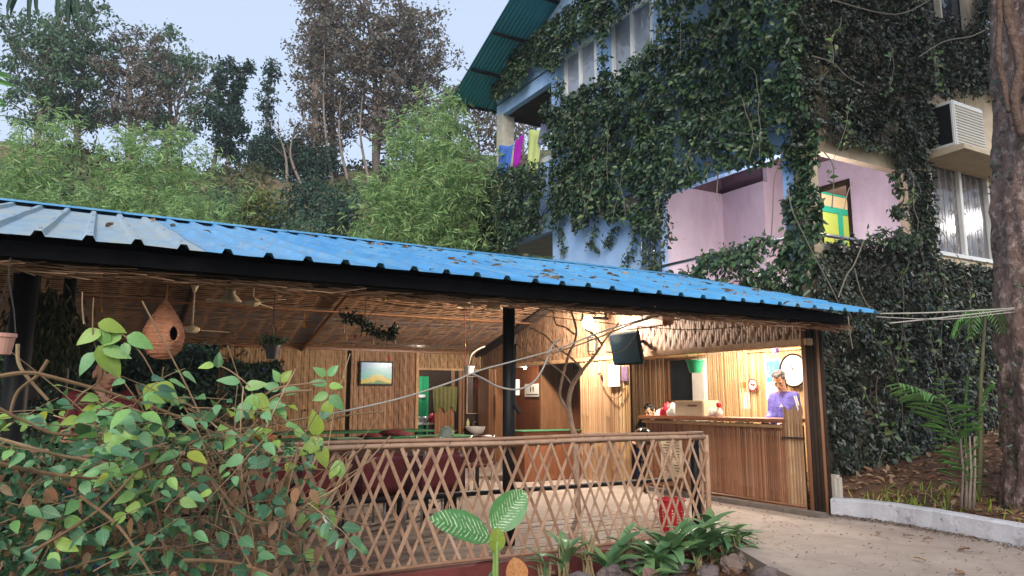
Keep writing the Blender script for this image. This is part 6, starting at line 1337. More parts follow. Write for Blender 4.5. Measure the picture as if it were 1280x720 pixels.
for k, pts in enumerate((([(1100, 392, 8.4), (1160, 391, 8.5), (1240, 387, 8.65), (1268, 385, 8.85)]), ([(1112, 404, 8.4), (1170, 398, 8.5), (1240, 390, 8.65), (1268, 386, 8.85)]), ([(1095, 396, 8.4), (1180, 399, 8.5), (1250, 392, 8.65), (1268, 390, 8.85)]))):
    cable(('upper power line between the blue roof and the big tree', 'middle power line from the roof end rising to the big tree', 'lowest sagging power line between the roof end and the big tree')[k], pts, .008 if k < 2 else .005)
# ================================================================== people
def capsule(mb, p, q, r0, r1, seg=14):
    p, q = Vector(p), Vector(q); d = (q - p); L = max(d.length, 1e-4); d.normalize(); n = 5; pts = []; rad = []
    for i in range(n): a = math.pi / 2 * (1 - i / n); pts.append(p - d * r0 * math.sin(a)); rad.append(max(.0015, r0 * math.cos(a)))
    pts.append(p); rad.append(r0); pts.append(q); rad.append(r1)
    for i in range(1, n + 1): a = math.pi / 2 * i / n; pts.append(q + d * r1 * math.sin(a)); rad.append(max(.0015, r1 * math.cos(a)))
    mb.tube(pts, rad, seg)
def chain(mb, pts, rad):
    for i in range(len(pts) - 1): capsule(mb, pts[i], pts[i + 1], rad[i], rad[i + 1])
def remeshed(mb, name, m, parent, vox=.009, sm=4, label=None, disp=None):
    o = mb.build(name, m, parent, label, local=True, recalc=True, smooth=True)
    r_ = o.modifiers.new('remesh', 'REMESH'); r_.mode = 'VOXEL'; r_.voxel_size = vox; r_.use_smooth_shade = True
    s = o.modifiers.new('smooth', 'SMOOTH'); s.factor = .5; s.iterations = sm; return o
def person(label, loc, rz, J, skin, shirt, pants, hair, sleeve='long', vox=.008, headtilt=(0, 0), grey=False, blackhair=True):
    """J: joints in the person's own frame (x right, y forward, z up)"""
    t = thing('person', label, 'person', loc, None, rz); V = Vector
    hip, chest, neck, head = V(J['hip']), V(J['chest']), V(J['neck']), V(J['head']); tl, tr_ = headtilt
    MH = Matrix.Translation(head) @ Matrix.Rotation(tr_, 4, 'Z') @ Matrix.Rotation(-tl, 4, 'X')
    b = MB()
    S = lambda c, r: b.ball(MH @ V(c), r, 18, MH.to_3x3().to_4x4())
    S((0, -.005, .035), (.077, .094, .088)); S((0, .028, -.028), (.06, .066, .078)); S((0, .05, -.082), (.032, .03, .026))      # skull, face, chin
    for s in (-1, 1):
        S((s * .04, .062, -.022), (.022, .02, .02)); S((s * .03, .083, .032), (.026, .012, .008)); S((s * .078, -.008, -.008), (.012, .02, .032)); S((s * .012, .098, -.034), (.011, .011, .008))
    capsule(b, MH @ V((0, .088, .018)), MH @ V((0, .106, -.026)), .008, .012); S((0, .086, -.056), (.022, .012, .010))
    capsule(b, neck, MH @ V((0, -.012, -.05)), .056, .052); capsule(b, chest + V((0, 0, .06)), neck, .075, .056)
    w_ = J.get('sw', .17); chain(b, [hip + V((-.075, 0, 0)), chest + V((-.08, 0, -.05)), chest + V((-.09, 0, .06))], [.10, .085, .065]); chain(b, [hip + V((.075, 0, 0)), chest + V((.08, 0, -.05)), chest + V((.09, 0, .06))], [.10, .085, .065])
    cl = MB(); chain(cl, [hip + V((-.07, 0, .0)), chest + V((-.085, 0, -.05)), chest + V((-.09, 0, .06))], [.122, .105, .085]); chain(cl, [hip + V((.07, 0, .0)), chest + V((.085, 0, -.05)), chest + V((.09, 0, .06))], [.122, .105, .085]); capsule(cl, hip, chest, .12, .10)
    capsule(cl, chest + V((0, 0, .08)), chest + (neck - chest) * .75, .09, .064)
    pt = MB(); capsule(pt, hip + V((-.07, 0, -.02)), hip + V((.07, 0, -.02)), .128, .128)
    for s in ('l', 'r'):
        sh, el, wr, kn, an = [V(J[k + s]) for k in ('sh', 'el', 'wr', 'kn', 'an')]; hp = hip + V((-.09 if s == 'l' else .09, 0, -.03)); sg = -1 if s == 'l' else 1
        chain(b, [chest + V((sg * .1, 0, .05)), sh, el], [.05, .045, .038]); chain(b, [el, wr], [.040, .027])
        chain(b, [hp, kn], [.085, .055]); chain(b, [kn, kn.lerp(an, .35) + V((0, -.012, 0)), an], [.053, .052, .036]); capsule(b, an + V((0, -.03, -.045)), an + V((0, .13, -.055)), .036, .028)
        d = (wr - el).normalized(); side = d.cross(V((0, 0, 1))); side = side.normalized() if side.length > .05 else V((1, 0, 0)); up = side.cross(d)
        for k in range(4): f0 = wr + d * .02 + side * (k - 1.5) * .012; f1 = wr + d * .085 + side * (k - 1.5) * .019; capsule(b, f0, f1, .014, .011, 8)
        for k in range(4):                              # fingers, bent twice
            L = (.062, .074, .070, .056)[k]; f1 = wr + d * .088 + side * (k - 1.5) * .020; c1 = (d * .9 - up * .35).normalized(); c2 = (d * .5 - up * .8).normalized(); f2 = f1 + c1 * L * .5; f3 = f2 + c2 * L * .5; capsule(b, f1, f2, .0095, .009, 8); capsule(b, f2, f3, .009, .0078, 8)
        th = wr + d * .03 - side * sg * .022; capsule(b, th, th - side * sg * .025 + d * .03 - up * .01, .013, .011, 8); capsule(b, th - side * sg * .025 + d * .03 - up * .01, th - side * sg * .028 + d * .06 - up * .02, .0105, .009, 8)
        if sleeve == 'long': chain(cl, [chest + V((sg * .1, 0, .05)), sh, el], [.075, .06, .05]); chain(cl, [el, el.lerp(wr, .93)], [.05, .038])
        else: chain(cl, [chest + V((sg * .1, 0, .05)), sh, sh.lerp(el, .6)], [.085, .072, .064])
        chain(pt, [hp, kn], [.105, .075]); chain(pt, [kn, an + V((0, 0, .02))], [.075, .06])
    remeshed(b, 'body', skin, t, .006, 3); so_ = remeshed(cl, 'shirt', shirt, t, .010, 4); dt = bpy.data.textures.new('cloth_folds', 'CLOUDS'); dt.noise_scale = .11; dm = so_.modifiers.new('folds', 'DISPLACE'); dm.texture = dt; dm.strength = .03; dm.mid_level = .5; remeshed(pt, 'trousers', pants, t, .012, 4)
    h = MB(); r2 = random.Random(5)
    for k in range(70):
        ph = r2.uniform(.0, 1.75 if True else 1); a = r2.uniform(0, 6.283); d = V((math.sin(ph) * math.cos(a), math.sin(ph) * math.sin(a), math.cos(ph)))
        if d.y > .45 and d.z < .62: continue
        if d.z < -.05 and d.y > -.3: continue
        h.ball(MH @ V((d.x * .074, -.008 + d.y * .092, .038 + d.z * .086)), .019 + r2.uniform(0, .007), 8)
    remeshed(h, 'hair', hair, t, .007, 1)
    for s in (-1, 1):
        e = MB(); e.ball(MH @ V((s * .030, .0795, .010)), (.010, .008, .006), 10, MH.to_3x3().to_4x4()); e.build('eye', m_eye, t, local=True, smooth=True)
        e = MB(); e.tube([MH @ V((s * .014, .098, .034)), MH @ V((s * .032, .098, .040)), MH @ V((s * .05, .082, .034))], .0022, 5); e.build('eyebrow', hair, t, local=True)
    e = MB(); e.tube([MH @ V((-.022, .092, -.056)), MH @ V((0, .0995, -.054)), MH @ V((.022, .092, -.056))], [.003, .0055, .003], 6); e.build('lips', m_lip, t, local=True, smooth=True)
    return t
# man in violet behind the counter, looking down at what he holds
mp = atD(979, 480, 10.35); mt = math.atan2(-mp.x, mp.y)            # frame angle that turns +y away from the camera
J = dict(hip=(0, 0, .86), chest=(0, .01, 1.22), neck=(0, .03, 1.385), head=(0, .085, 1.50), sw=.1, shl=(-.145, .0, 1.30), shr=(.145, .0, 1.30), ell=(-.195, .0, 1.07), elr=(.20, -.01, 1.07), wrl=(-.13, .22, .99), wrr=(.12, .24, .99), knl=(-.10, .03, .47), knr=(.10, .03, .47), anl=(-.10, 0, .07), anr=(.10, 0, .07))
man = person('grey-haired man in a violet blue long-sleeved shirt looking down behind the counter', (mp.x, mp.y, 0), mt + R(180) - R(30), J, m_skin, m_purple, m_navy, m_hair, headtilt=(R(38), R(14)))
# three white stripes down the sleeve, small badge on the chest
q = MB(); shr, elr = Vector(J['shl']), Vector(J['ell'])
for s in range(2):
    a = Vector(J['shl']) + Vector((-.030 - s * .018, .052 - s * .012, .0)); e = Vector(J['ell']) + Vector((-.026 - s * .018, .046 - s * .012, .02)); q.bar(a, e, .012, .012, (0, 1, 0))
q.build('sleeve_stripes', m_white, man, local=True)
q = MB(); q.add([(-.055, .137, 1.16), (-.005, .139, 1.16), (-.035, .139, 1.20), (-.055, .131, 1.16), (-.005, .133, 1.16), (-.035, .133, 1.20)], [(0, 1, 2), (5, 4, 3), (0, 3, 4, 1), (1, 4, 5, 2), (2, 5, 3, 0)]); q.build('chest_badge', m_white, man, local=True)
# phone in his hands (held thing)
# seated person at the far end of the counter, head low over the counter edge
sp = atD(817, 515, 11.6); J2 = dict(hip=(0, -.1, .46), chest=(0, .03, .80), neck=(0, .07, .955), head=(0, .12, 1.055), shl=(-.17, .04, .89), shr=(.17, .04, .89), ell=(-.22, .2, .68), elr=(.22, .2, .68), wrl=(-.1, .4, .66), wrr=(.1, .4, .66), knl=(-.13, .32, .47), knr=(.13, .32, .47), anl=(-.13, .34, .07), anr=(.13, .34, .07))
person('black-haired person bending low at the left end of the counter', (sp.x, sp.y, .0), math.atan2(-sp.x, sp.y) + R(150), J2, m_skin, mat('black_shirt_cloth', (.02, .02, .025), .8, .2, .1), m_navy, m_hairb, 'short', headtilt=(R(15), 0))
q = MB(); q.bbox((-.2, -.2, .3), (.2, .2, .335), .01); st_o = thing('stool', 'low stool under the bending person at the counter end', 'stool', (sp.x + .04, sp.y + .06, 0)); q.build('seat', m_wood, st_o, local=True)
for a_ in (-1, 1):
    for b_ in (-1, 1): q = MB(); q.tube([(a_ * .15, b_ * .15, .3), (a_ * .17, b_ * .17, 0)], .015, 6); q.build('leg', m_wood, st_o, local=True)
q = MB(); hp_ = atD(805, 545, 10.6); hel = thing('helmet', 'glossy black helmet beside the left end of the counter', 'helmet', hp_); vs = []
q.lathe([(.001, -.12), (.10, -.12), (.125, -.06), (.13, .0), (.11, .07), (.06, .115), (.001, .125)], hp_, 20, Matrix.Diagonal((1, 1.15, 1, 1))); q.build('shell', mat('gloss_black', (.01, .01, .012), .08, .6, 0, coat=1), hel, smooth=True)
q = MB(); q.tube([hp_ + Vector((-.13, -.1, .0)), hp_ + Vector((-.15, 0, .02)), hp_ + Vector((-.12, .1, 0))], .02, 8); q.build('visor_edge', m_black, hel, smooth=True); q = MB(); q.tube([(hp_.x, hp_.y, 0), (hp_.x, hp_.y, hp_.z - .12)], .03, 8); q.tube([(hp_.x - .1, hp_.y - .14, .0), (hp_.x + .1, hp_.y + .14, .0)], .02, 6); q.build('stand', m_soot, hel)
# person half hidden by the vine on the left
lp_ = atD(129, 468, 6.15); J3 = dict(hip=(0, 0, .84), chest=(0, .02, 1.16), neck=(0, .03, 1.315), head=(0, .05, 1.435), shl=(-.18, .0, 1.245), shr=(.18, .0, 1.245), ell=(-.23, .05, .98), elr=(.23, .05, .98), wrl=(-.12, .22, .95), wrr=(.12, .22, .95), knl=(-.10, .03, .46), knr=(.10, .03, .46), anl=(-.10, 0, .07), anr=(.10, 0, .07))
person('dark-haired person in a dark red shirt half hidden behind the leafy shrub', (lp_.x, lp_.y, 0), math.atan2(-lp_.x, lp_.y) + R(180) - R(-20), J3, mat('tan_skin', (.40, .21, .13), .5, .35, .08, 20), m_maroon, m_navy, m_hairb, 'short', headtilt=(R(4), R(6)))
bg = atD(118, 592, 5.75); q = MB(); q.bbox((bg.x - .16, bg.y - .06, bg.z - .12), (bg.x + .16, bg.y + .06, bg.z + .12), .03); q.build('red_bag', m_red, None, 'bright red bag behind the lattice beside the half-hidden person', 'bag')
bg = atD(100, 622, 5.75); q = MB(); q.bbox((bg.x - .13, bg.y - .06, bg.z - .13), (bg.x + .13, bg.y + .06, bg.z + .1), .04); q.build('blue_bag', m_navy, None, 'blue bag behind the lattice below the red bag', 'bag')

# ================================================================== foreground vine shrub
def leaf_mesh(name, m, var, wide=.62):
    r2 = random.Random(var); mb = MB(); K = 7; vs = []; fold = r2.uniform(.10, .22); droop = r2.uniform(.05, .28); asym = r2.uniform(.9, 1.1); curl = r2.uniform(-.12, .12)
    for j in range(K + 1):
        t = j / K; w_ = wide / 2 * (math.sin(math.pi * min(1, t ** .72)) ** .85 if 0 < t < 1 else 0) * (1.0 - .15 * t); z = -droop * t * t
        for (s, h_) in ((-1, fold), (-.5, fold * .42), (0, 0), (.5, fold * .42), (1, fold)):
            vs.append((s * w_ * (asym if s > 0 else 1), t + .0, z + abs(h_) * w_ * 2 * .5 + curl * s * w_ + .012 * math.sin(j * 1.9 + s * 3)))
    mb.add(vs, [(j * 5 + k, j * 5 + k + 1, (j + 1) * 5 + k + 1, (j + 1) * 5 + k) for j in range(K) for k in range(4)])
    me = bpy.data.meshes.new(name); me.from_pydata(mb.v, [], mb.f); me.materials.append(m); me.polygons.foreach_set('use_smooth', [True] * len(me.polygons)); me.update(); return me
LV = {k: [leaf_mesh('leaf', m, 10 * i + j) for j in range(4)] for i, (k, m) in enumerate((('f', m_leaff), ('d', m_leafd), ('y', m_leafy)))}
LV['r'] = [leaf_mesh('leaf', m_dry, 60 + j, .5) for j in range(4)]
def vein_leaf(m, freq=16):
    """pale midrib and side veins as print on the leaf"""
    t = m.node_tree; n = t.nodes; L = t.links; bs = n['Principled BSDF']; src = bs.inputs['Base Color'].links[0].from_socket
    tc = n.new('ShaderNodeTexCoord'); sp_ = n.new('ShaderNodeSeparateXYZ'); L.new(tc.outputs['Object'], sp_.inputs[0]); ab = n.new('ShaderNodeMath'); ab.operation = 'ABSOLUTE'; L.new(sp_.outputs[0], ab.inputs[0])
    m1 = n.new('ShaderNodeMath'); m1.operation = 'LESS_THAN'; L.new(ab.outputs[0], m1.inputs[0]); m1.inputs[1].default_value = .016
    ad_ = n.new('ShaderNodeMath'); ad_.operation = 'SUBTRACT'; L.new(sp_.outputs[1], ad_.inputs[0]); L.new(ab.outputs[0], ad_.inputs[1]); mu = n.new('ShaderNodeMath'); mu.operation = 'MULTIPLY'; L.new(ad_.outputs[0], mu.inputs[0]); mu.inputs[1].default_value = freq * 2.2
    si = n.new('ShaderNodeMath'); si.operation = 'SINE'; L.new(mu.outputs[0], si.inputs[0]); m2 = n.new('ShaderNodeMath'); m2.operation = 'GREATER_THAN'; L.new(si.outputs[0], m2.inputs[0]); m2.inputs[1].default_value = .93
    mx_ = n.new('ShaderNodeMath'); mx_.operation = 'MAXIMUM'; L.new(m1.outputs[0], mx_.inputs[0]); L.new(m2.outputs[0], mx_.inputs[1]); ml = n.new('ShaderNodeMath'); ml.operation = 'MULTIPLY'; L.new(mx_.outputs[0], ml.inputs[0]); ml.inputs[1].default_value = .3
    mix = n.new('ShaderNodeMix'); mix.data_type = 'RGBA'; L.new(ml.outputs[0], mix.inputs[0]); L.new(src, mix.inputs[6]); mix.inputs[7].default_value = (.32, .45, .22, 1); L.new(mix.outputs[2], bs.inputs['Base Color'])
vein_leaf(m_leaff); vein_leaf(m_leafd); vein_leaf(m_leafy); vein_leaf(m_dryv)
sh = thing('leafy_shrub', 'sprawling shrub of heart-shaped green leaves climbing over the left half of the fence', 'shrub', (.2, 4.2, -.15))
rr_ = random.Random(21); allleaf = []          # (size px, pos, axis, normal, length, kind)
def top_v(u): return 488 + 10 * math.sin(u * .03) + (0 if u < 240 else (u - 240) * .26) + (0 if u > 60 else (60 - u) * .3)
stems = MB()
def shoot(p, d, L, n, r0=.0032, kinds='ffd', lsize=(.06, .11), bend=.35, leafy_from=.1):
    pts = [p.copy()]; d = d.normalized(); K = 9
    for k in range(K): d = (d + Vector((rr_.gauss(0, bend * .3), rr_.gauss(0, bend * .3), -.05 * bend))).normalized(); pts.append(pts[-1] + d * L / K)
    stems.tube(pts, [r0 * (1 - .6 * i / K) for i in range(K + 1)], 5, False)
    for i in range(n):
        t = leafy_from + (1 - leafy_from) * (i + .5) / n; f = t * K; j = min(K - 1, int(f)); q = pts[j].lerp(pts[j + 1], f - j); ax = (pts[j + 1] - pts[j]).normalized(); s = ax.cross(Vector((0, 0, 1))); s = s.normalized() if s.length > .01 else Vector((1, 0, 0))
        for sg in ((1, -1) if rr_.random() < .6 else ((1,) if i % 2 else (-1,))):
            a = (s * sg * rr_.uniform(.6, 1.1) + ax * rr_.uniform(.2, .8) + Vector((0, 0, rr_.uniform(-.75, .15)))).normalized(); nn_ = Vector((rr_.gauss(-.2, .45), rr_.gauss(-.75, .45), rr_.uniform(.3, 1.2)))
            L_ = rr_.uniform(*lsize) * (1 - .35 * t); pt_ = q + a * .02; allleaf.append((pt_, a, nn_, L_, rr_.choice(kinds)))
for i in range(165):
    u = rr_.uniform(-60, 405) if i % 4 else rr_.uniform(-60, 230); tv_ = top_v(u); v = tv_ + 8 + (rr_.random() ** 1.15) * (735 - tv_)
    if 215 < u < 400 and v > 575 and rr_.random() < .8: continue
    if u > 385 and v < 560: continue
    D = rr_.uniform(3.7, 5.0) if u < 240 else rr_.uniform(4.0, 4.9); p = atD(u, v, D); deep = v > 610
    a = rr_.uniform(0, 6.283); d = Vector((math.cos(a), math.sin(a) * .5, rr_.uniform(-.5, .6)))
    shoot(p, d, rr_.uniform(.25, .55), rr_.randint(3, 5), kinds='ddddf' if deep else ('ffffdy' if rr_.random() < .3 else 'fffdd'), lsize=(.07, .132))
# named shoots that stand clear of the mass
def clear_shoot(pts, leaves, r0=.005, D=None):
    c = spline([atD(*p) for p in pts], 6); stems.tube(c, [r0 * (1 - .5 * i / len(c)) for i in range(len(c))], 6, False)
    for (u, v, du, dv, L_, k) in leaves:
        D_ = min(pts, key=lambda q: (q[0] - u) ** 2 + (q[1] - v) ** 2)[2]; p = atD(u, v, D_); q = atD(u + du, v + dv, D_ - .02); allleaf.append((p, (q - p).normalized(), Vector((rr_.gauss(-.3, .2), -1, rr_.uniform(.2, .8))), (q - p).length * L_, k))
clear_shoot([(60, 560, 4.6), (95, 500, 4.5), (128, 470, 4.4), (117, 425, 4.3), (116, 395, 4.3), (117, 372, 4.3)], [(126, 412, -26, 14, 1.2, 'f'), (127, 412, 8, 22, 1.1, 'f'), (122, 404, 34, 6, 1.1, 'y'), (118, 440, -20, 24, 1.1, 'f'), (122, 432, 26, 32, 1.2, 'y'), (128, 436, 34, 8, 1.1, 'f'), (152, 418, -26, 12, 1, 'f'), (158, 420, 32, 12, 1.1, 'f'), (156, 428, 2, 20, 1, 'f')])
clear_shoot([(122, 408, 4.3), (150, 416, 4.3), (175, 440, 4.3), (190, 465, 4.3), (196, 480, 4.3)], [(196, 478, -12, 28, 1.2, 'y'), (197, 478, 22, 20, 1.2, 'y'), (198, 484, 24, 18, 1.1, 'f'), (194, 482, 4, 26, 1.1, 'f')])
clear_shoot([(105, 405, 4.3), (103, 385, 4.3), (103, 365, 4.3)], [])
clear_shoot([(300, 520, 4.7), (315, 490, 4.6), (290, 465, 4.6), (268, 455, 4.6)], [(268, 456, -20, 2, 1, 'f'), (272, 460, 2, -20, 1, 'd'), (300, 478, -28, -6, 1, 'f'), (306, 485, 28, -8, 1, 'f'), (316, 492, -4, 28, 1.1, 'f'), (318, 492, 18, 22, 1.1, 'y'), (312, 502, -18, 22, 1.1, 'f')])
clear_shoot([(330, 545, 4.8), (352, 520, 4.8), (352, 495, 4.8), (350, 470, 4.8)], [(350, 486, -22, -6, 1, 'f'), (352, 488, 24, -2, 1, 'f'), (350, 478, -8, -16, 1, 'f'), (351, 478, 12, -16, 1, 'y'), (352, 500, -20, 4, 1, 'f')])
clear_shoot([(400, 540, 4.8), (412, 515, 4.8), (410, 490, 4.8), (408, 466, 4.8)], [(408, 470, -16, -12, 1, 'f'), (410, 470, 12, -14, 1, 'f'), (409, 480, -22, -4, 1, 'f'), (411, 482, 18, 0, 1, 'f'), (410, 492, -20, 8, 1, 'f'), (412, 494, 18, 18, 1, 'f'), (411, 500, -4, 26, 1, 'y'), (412, 512, -16, 14, 1, 'd')])
clear_shoot([(395, 585, 4.75), (400, 560, 4.75), (396, 540, 4.75)], [(404, 548, -26, 16, 1.2, 'y'), (398, 556, 10, 24, 1.2, 'y'), (398, 545, -6, -28, 1.2, 'y'), (420, 575, 8, 22, 1.1, 'f'), (424, 580, -12, 16, 1.1, 'f')])
clear_shoot([(372, 600, 4.8), (395, 595, 4.8), (425, 570, 4.85), (430, 590, 4.85)], [(372, 560, -18, 10, 1.1, 'f'), (390, 612, 22, 16, 1.1, 'f'), (406, 636, 14, 22, 1, 'f'), (385, 640, -16, 18, 1, 'f'), (396, 660, 20, 14, 1, 'f'), (380, 690, 24, 10, 1, 'f'), (398, 615, -8, 26, 1, 'y')])
# long pale stems arching through the shrub
for pts in ([(-30, 540, 4.2), (40, 560, 4.2), (90, 572, 4.3), (180, 580, 4.4), (260, 545, 4.6), (340, 530, 4.8), (400, 520, 5.0)], [(-30, 572, 4.0), (60, 592, 4.1), (140, 596, 4.2), (200, 575, 4.3)], [(-20, 500, 4.1), (60, 540, 4.2), (120, 545, 4.3), (230, 560, 4.5), (300, 545, 4.7), (380, 535, 4.9), (430, 520, 5.0), (480, 515, 5.1)],
            [(228, 528, 4.2), (262, 560, 4.25), (300, 600, 4.3), (312, 660, 4.35), (300, 720, 4.35), (296, 750, 4.3)], [(256, 585, 4.3), (285, 640, 4.3), (300, 680, 4.3), (330, 740, 4.3)], [(40, 690, 4.0), (120, 640, 4.1), (170, 590, 4.2)],
            [(230, 700, 4.2), (300, 705, 4.2), (380, 735, 4.2)], [(0, 470, 4.5), (30, 466, 4.5), (60, 470, 4.5), (150, 495, 4.6), (220, 520, 4.6), (300, 560, 4.6), (330, 600, 4.6)], [(330, 560, 4.7), (325, 620, 4.7), (322, 690, 4.7), (318, 740, 4.7)],
            [(268, 590, 4.5), (230, 560, 4.5), (180, 500, 4.5), (170, 480, 4.5)], [(100, 620, 4.1), (150, 660, 4.1), (190, 720, 4.0)], [(300, 520, 4.7), (340, 488, 4.7), (380, 480, 4.7), (405, 478, 4.7)], [(305, 530, 4.7), (345, 495, 4.7), (390, 488, 4.7)], [(345, 655, 4.6), (375, 672, 4.6), (392, 655, 4.6), (380, 640, 4.6)],
            [(60, 450, 4.6), (46, 470, 4.6), (22, 490, 4.6), (12, 520, 4.6)], [(22, 430, 4.6), (26, 460, 4.6), (60, 500, 4.6)]):
    c = spline([atD(*p) for p in pts], 8); r0 = rr_.uniform(.006, .012); stems.tube(c, [r0 * (1 - .3 * i / len(c)) for i in range(len(c))], 6, False)
for i in range(210):       # tangle of dry canes low down
    u = rr_.gauss(250, 90); v = rr_.uniform(560, 735); D = rr_.uniform(4.2, 5.0)
    if u > 425 or u < -40: continue
    a = atD(u, v, D); d = Vector((rr_.gauss(0, .35), rr_.gauss(0, .12), rr_.gauss(.1, .28))); m_ = a + d * .5 + Vector((rr_.gauss(0, .05), 0, rr_.gauss(0, .05))); stems.tube(spline([a, m_, a + d], 4), rr_.uniform(.002, .0055), 4, False)
stems.build('stems', m_twig, sh, kind='stuff')
# hanging dry leaves
dl = []
for i in range(110):
    u = rr_.choice((rr_.gauss(325, 30), rr_.gauss(345, 22), rr_.gauss(240, 70), rr_.uniform(-20, 380), rr_.gauss(60, 50))); v = rr_.uniform(590, 735)
    if u > 400: continue
    p = atD(u, v, rr_.uniform(4.1, 4.8)); dl.append((p, Vector((rr_.gauss(0, .4), rr_.gauss(0, .3), -1)).normalized(), Vector((rr_.gauss(0, .8), -1, rr_.gauss(0, .4))), rr_.uniform(.06, .12), 'r'))
def keyf(l):
    u, v = proj(l[0]); return l[3] / max(.5, (l[0]).length) * (1 if 0 < u < 1280 and v < 720 else .1) * (1.15 if l[4] in 'fy' else 1)
allleaf = sorted(allleaf + dl, key=keyf, reverse=True)
def leaf_matrix(p, a, n_, L, off):
    s = a.cross(n_)
    if s.length < .05: s = a.cross(Vector((0, 0, 1)))
    s.normalize(); n2 = s.cross(a); return Matrix.Translation(p - off) @ Matrix((s, a, n2)).transposed().to_4x4() @ Matrix.Scale(L, 4)
def place_leaves(ll, parent, limit=300, name='leaf', widths=.55):
    off = wloc(parent); idx = 0
    for (p, a, n_, L, k) in ll[:limit]:
        o = link(name, LV[k][idx % 4], parent); o.matrix_local = leaf_matrix(p, a, n_, L, off); idx += 1
    for k in 'fdyr':
        rest_ = [l for l in ll[limit:] if l[4] == k]
        if not rest_: continue
        V_, F_ = [], []; src = [np.array([v.co[:] for v in me.vertices]) for me in LV[k]]; fc = np.array([list(p.vertices) for p in LV[k][0].polygons]); b = 0
        for i, (p, a, n_, L, _) in enumerate(rest_):
            M = np.array(leaf_matrix(p, a, n_, L, Vector((0, 0, 0)))); s_ = src[i % 4]; V_.append(s_ @ M[:3, :3].T + M[:3, 3]); F_.append(fc + b); b += len(s_)
        np_mesh('foliage', np.concatenate(V_), np.concatenate(F_), LV[k][0].materials[0], parent, 'stuff', smooth=True)
place_leaves(allleaf, sh, 290)
# small dark backing leaves deep inside the shrub
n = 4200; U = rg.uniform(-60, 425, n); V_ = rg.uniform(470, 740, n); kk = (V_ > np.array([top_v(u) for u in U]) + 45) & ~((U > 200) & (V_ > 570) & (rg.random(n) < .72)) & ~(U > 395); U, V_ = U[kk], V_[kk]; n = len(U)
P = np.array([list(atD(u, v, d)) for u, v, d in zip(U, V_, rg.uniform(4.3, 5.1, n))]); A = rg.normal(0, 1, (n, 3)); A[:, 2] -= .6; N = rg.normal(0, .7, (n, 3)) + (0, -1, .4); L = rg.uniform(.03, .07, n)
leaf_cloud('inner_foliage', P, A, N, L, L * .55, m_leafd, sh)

# ================================================================== plants in the bed
def strap_mesh(m, var, w_=.10, K=8, arch=.9):
    r2 = random.Random(var); mb = MB(); vs = []; ar = arch * r2.uniform(.6, 1.2); tw = r2.uniform(-.15, .15)
    for j in range(K + 1):
        t = j / K; ww = w_ / 2 * (math.sin(math.pi * min(1, (.06 + .94 * t) ** .8)) ** .6 if t < 1 else .02); an = ar * t * 1.3; y = math.sin(an) / max(.3, ar * 1.3) if ar else t; z = (math.cos(an) - 1) / max(.3, ar * 1.3)
        for s in (-1, 0, 1): vs.append((s * ww + tw * t * t, y, z + abs(s) * ww * .5))
    mb.add(vs, [(j * 3 + k, j * 3 + k + 1, (j + 1) * 3 + k + 1, (j + 1) * 3 + k) for j in range(K) for k in (0, 1)]); me = bpy.data.meshes.new('strap_leaf'); me.from_pydata(mb.v, [], mb.f); me.materials.append(m); me.polygons.foreach_set('use_smooth', [True] * len(me.polygons)); me.update(); return me
m_strap = mat('strap_leaf_green', [(.11, .24, .10), (.16, .30, .13), (.08, .18, .08), (.2, .32, .12)], .45, .4, .2, 10, .1, transl=.2); m_tuft = mat('wilted_stalk', [(.28, .19, .12), (.34, .26, .14), (.2, .2, .09)], .8, .2, .3, 9)
ST = [strap_mesh(m_strap, k, .27) for k in range(5)]; STN = [strap_mesh(m_strap, 20 + k, .07) for k in range(4)]; STD = [strap_mesh(m_tuft, 30 + k, .05) for k in range(3)]
def tuft(label, u, v, Y, n, L, meshes, seed, el=(.2, 1.3), stalks=0, group='leafy plants in the bed along the fence', hgt=.0):
    r2 = random.Random(seed); p = onY(u, v, Y); p.z = -.14; t = thing('bed_plant', label, 'plant', p, group)
    if stalks:
        q = MB()
        for k in range(stalks): a = r2.uniform(0, 6.28); e = p + Vector((math.cos(a) * .06, math.sin(a) * .04, hgt * r2.uniform(.6, 1.1))); q.tube([p + Vector((r2.gauss(0, .03), r2.gauss(0, .02), 0)), e], [.008, .005], 5)
        q.build('stalks', m_tuft, t, kind='stuff')
    for k in range(n):
        a = r2.uniform(0, 6.283); e = r2.uniform(*el); d = Vector((math.cos(a) * math.cos(e), math.sin(a) * math.cos(e) * .7, math.sin(e))); o = link('leaf', meshes[k % len(meshes)], t); nn_ = Vector((-d.x * d.z, -d.y * d.z - .2, 1)); base_ = p + Vector((0, 0, hgt * r2.uniform(.3, 1) if hgt else 0))
        o.matrix_local = leaf_matrix(base_, d.normalized(), nn_, L * 1.3 * r2.uniform(.6, 1.15), p)
    return t
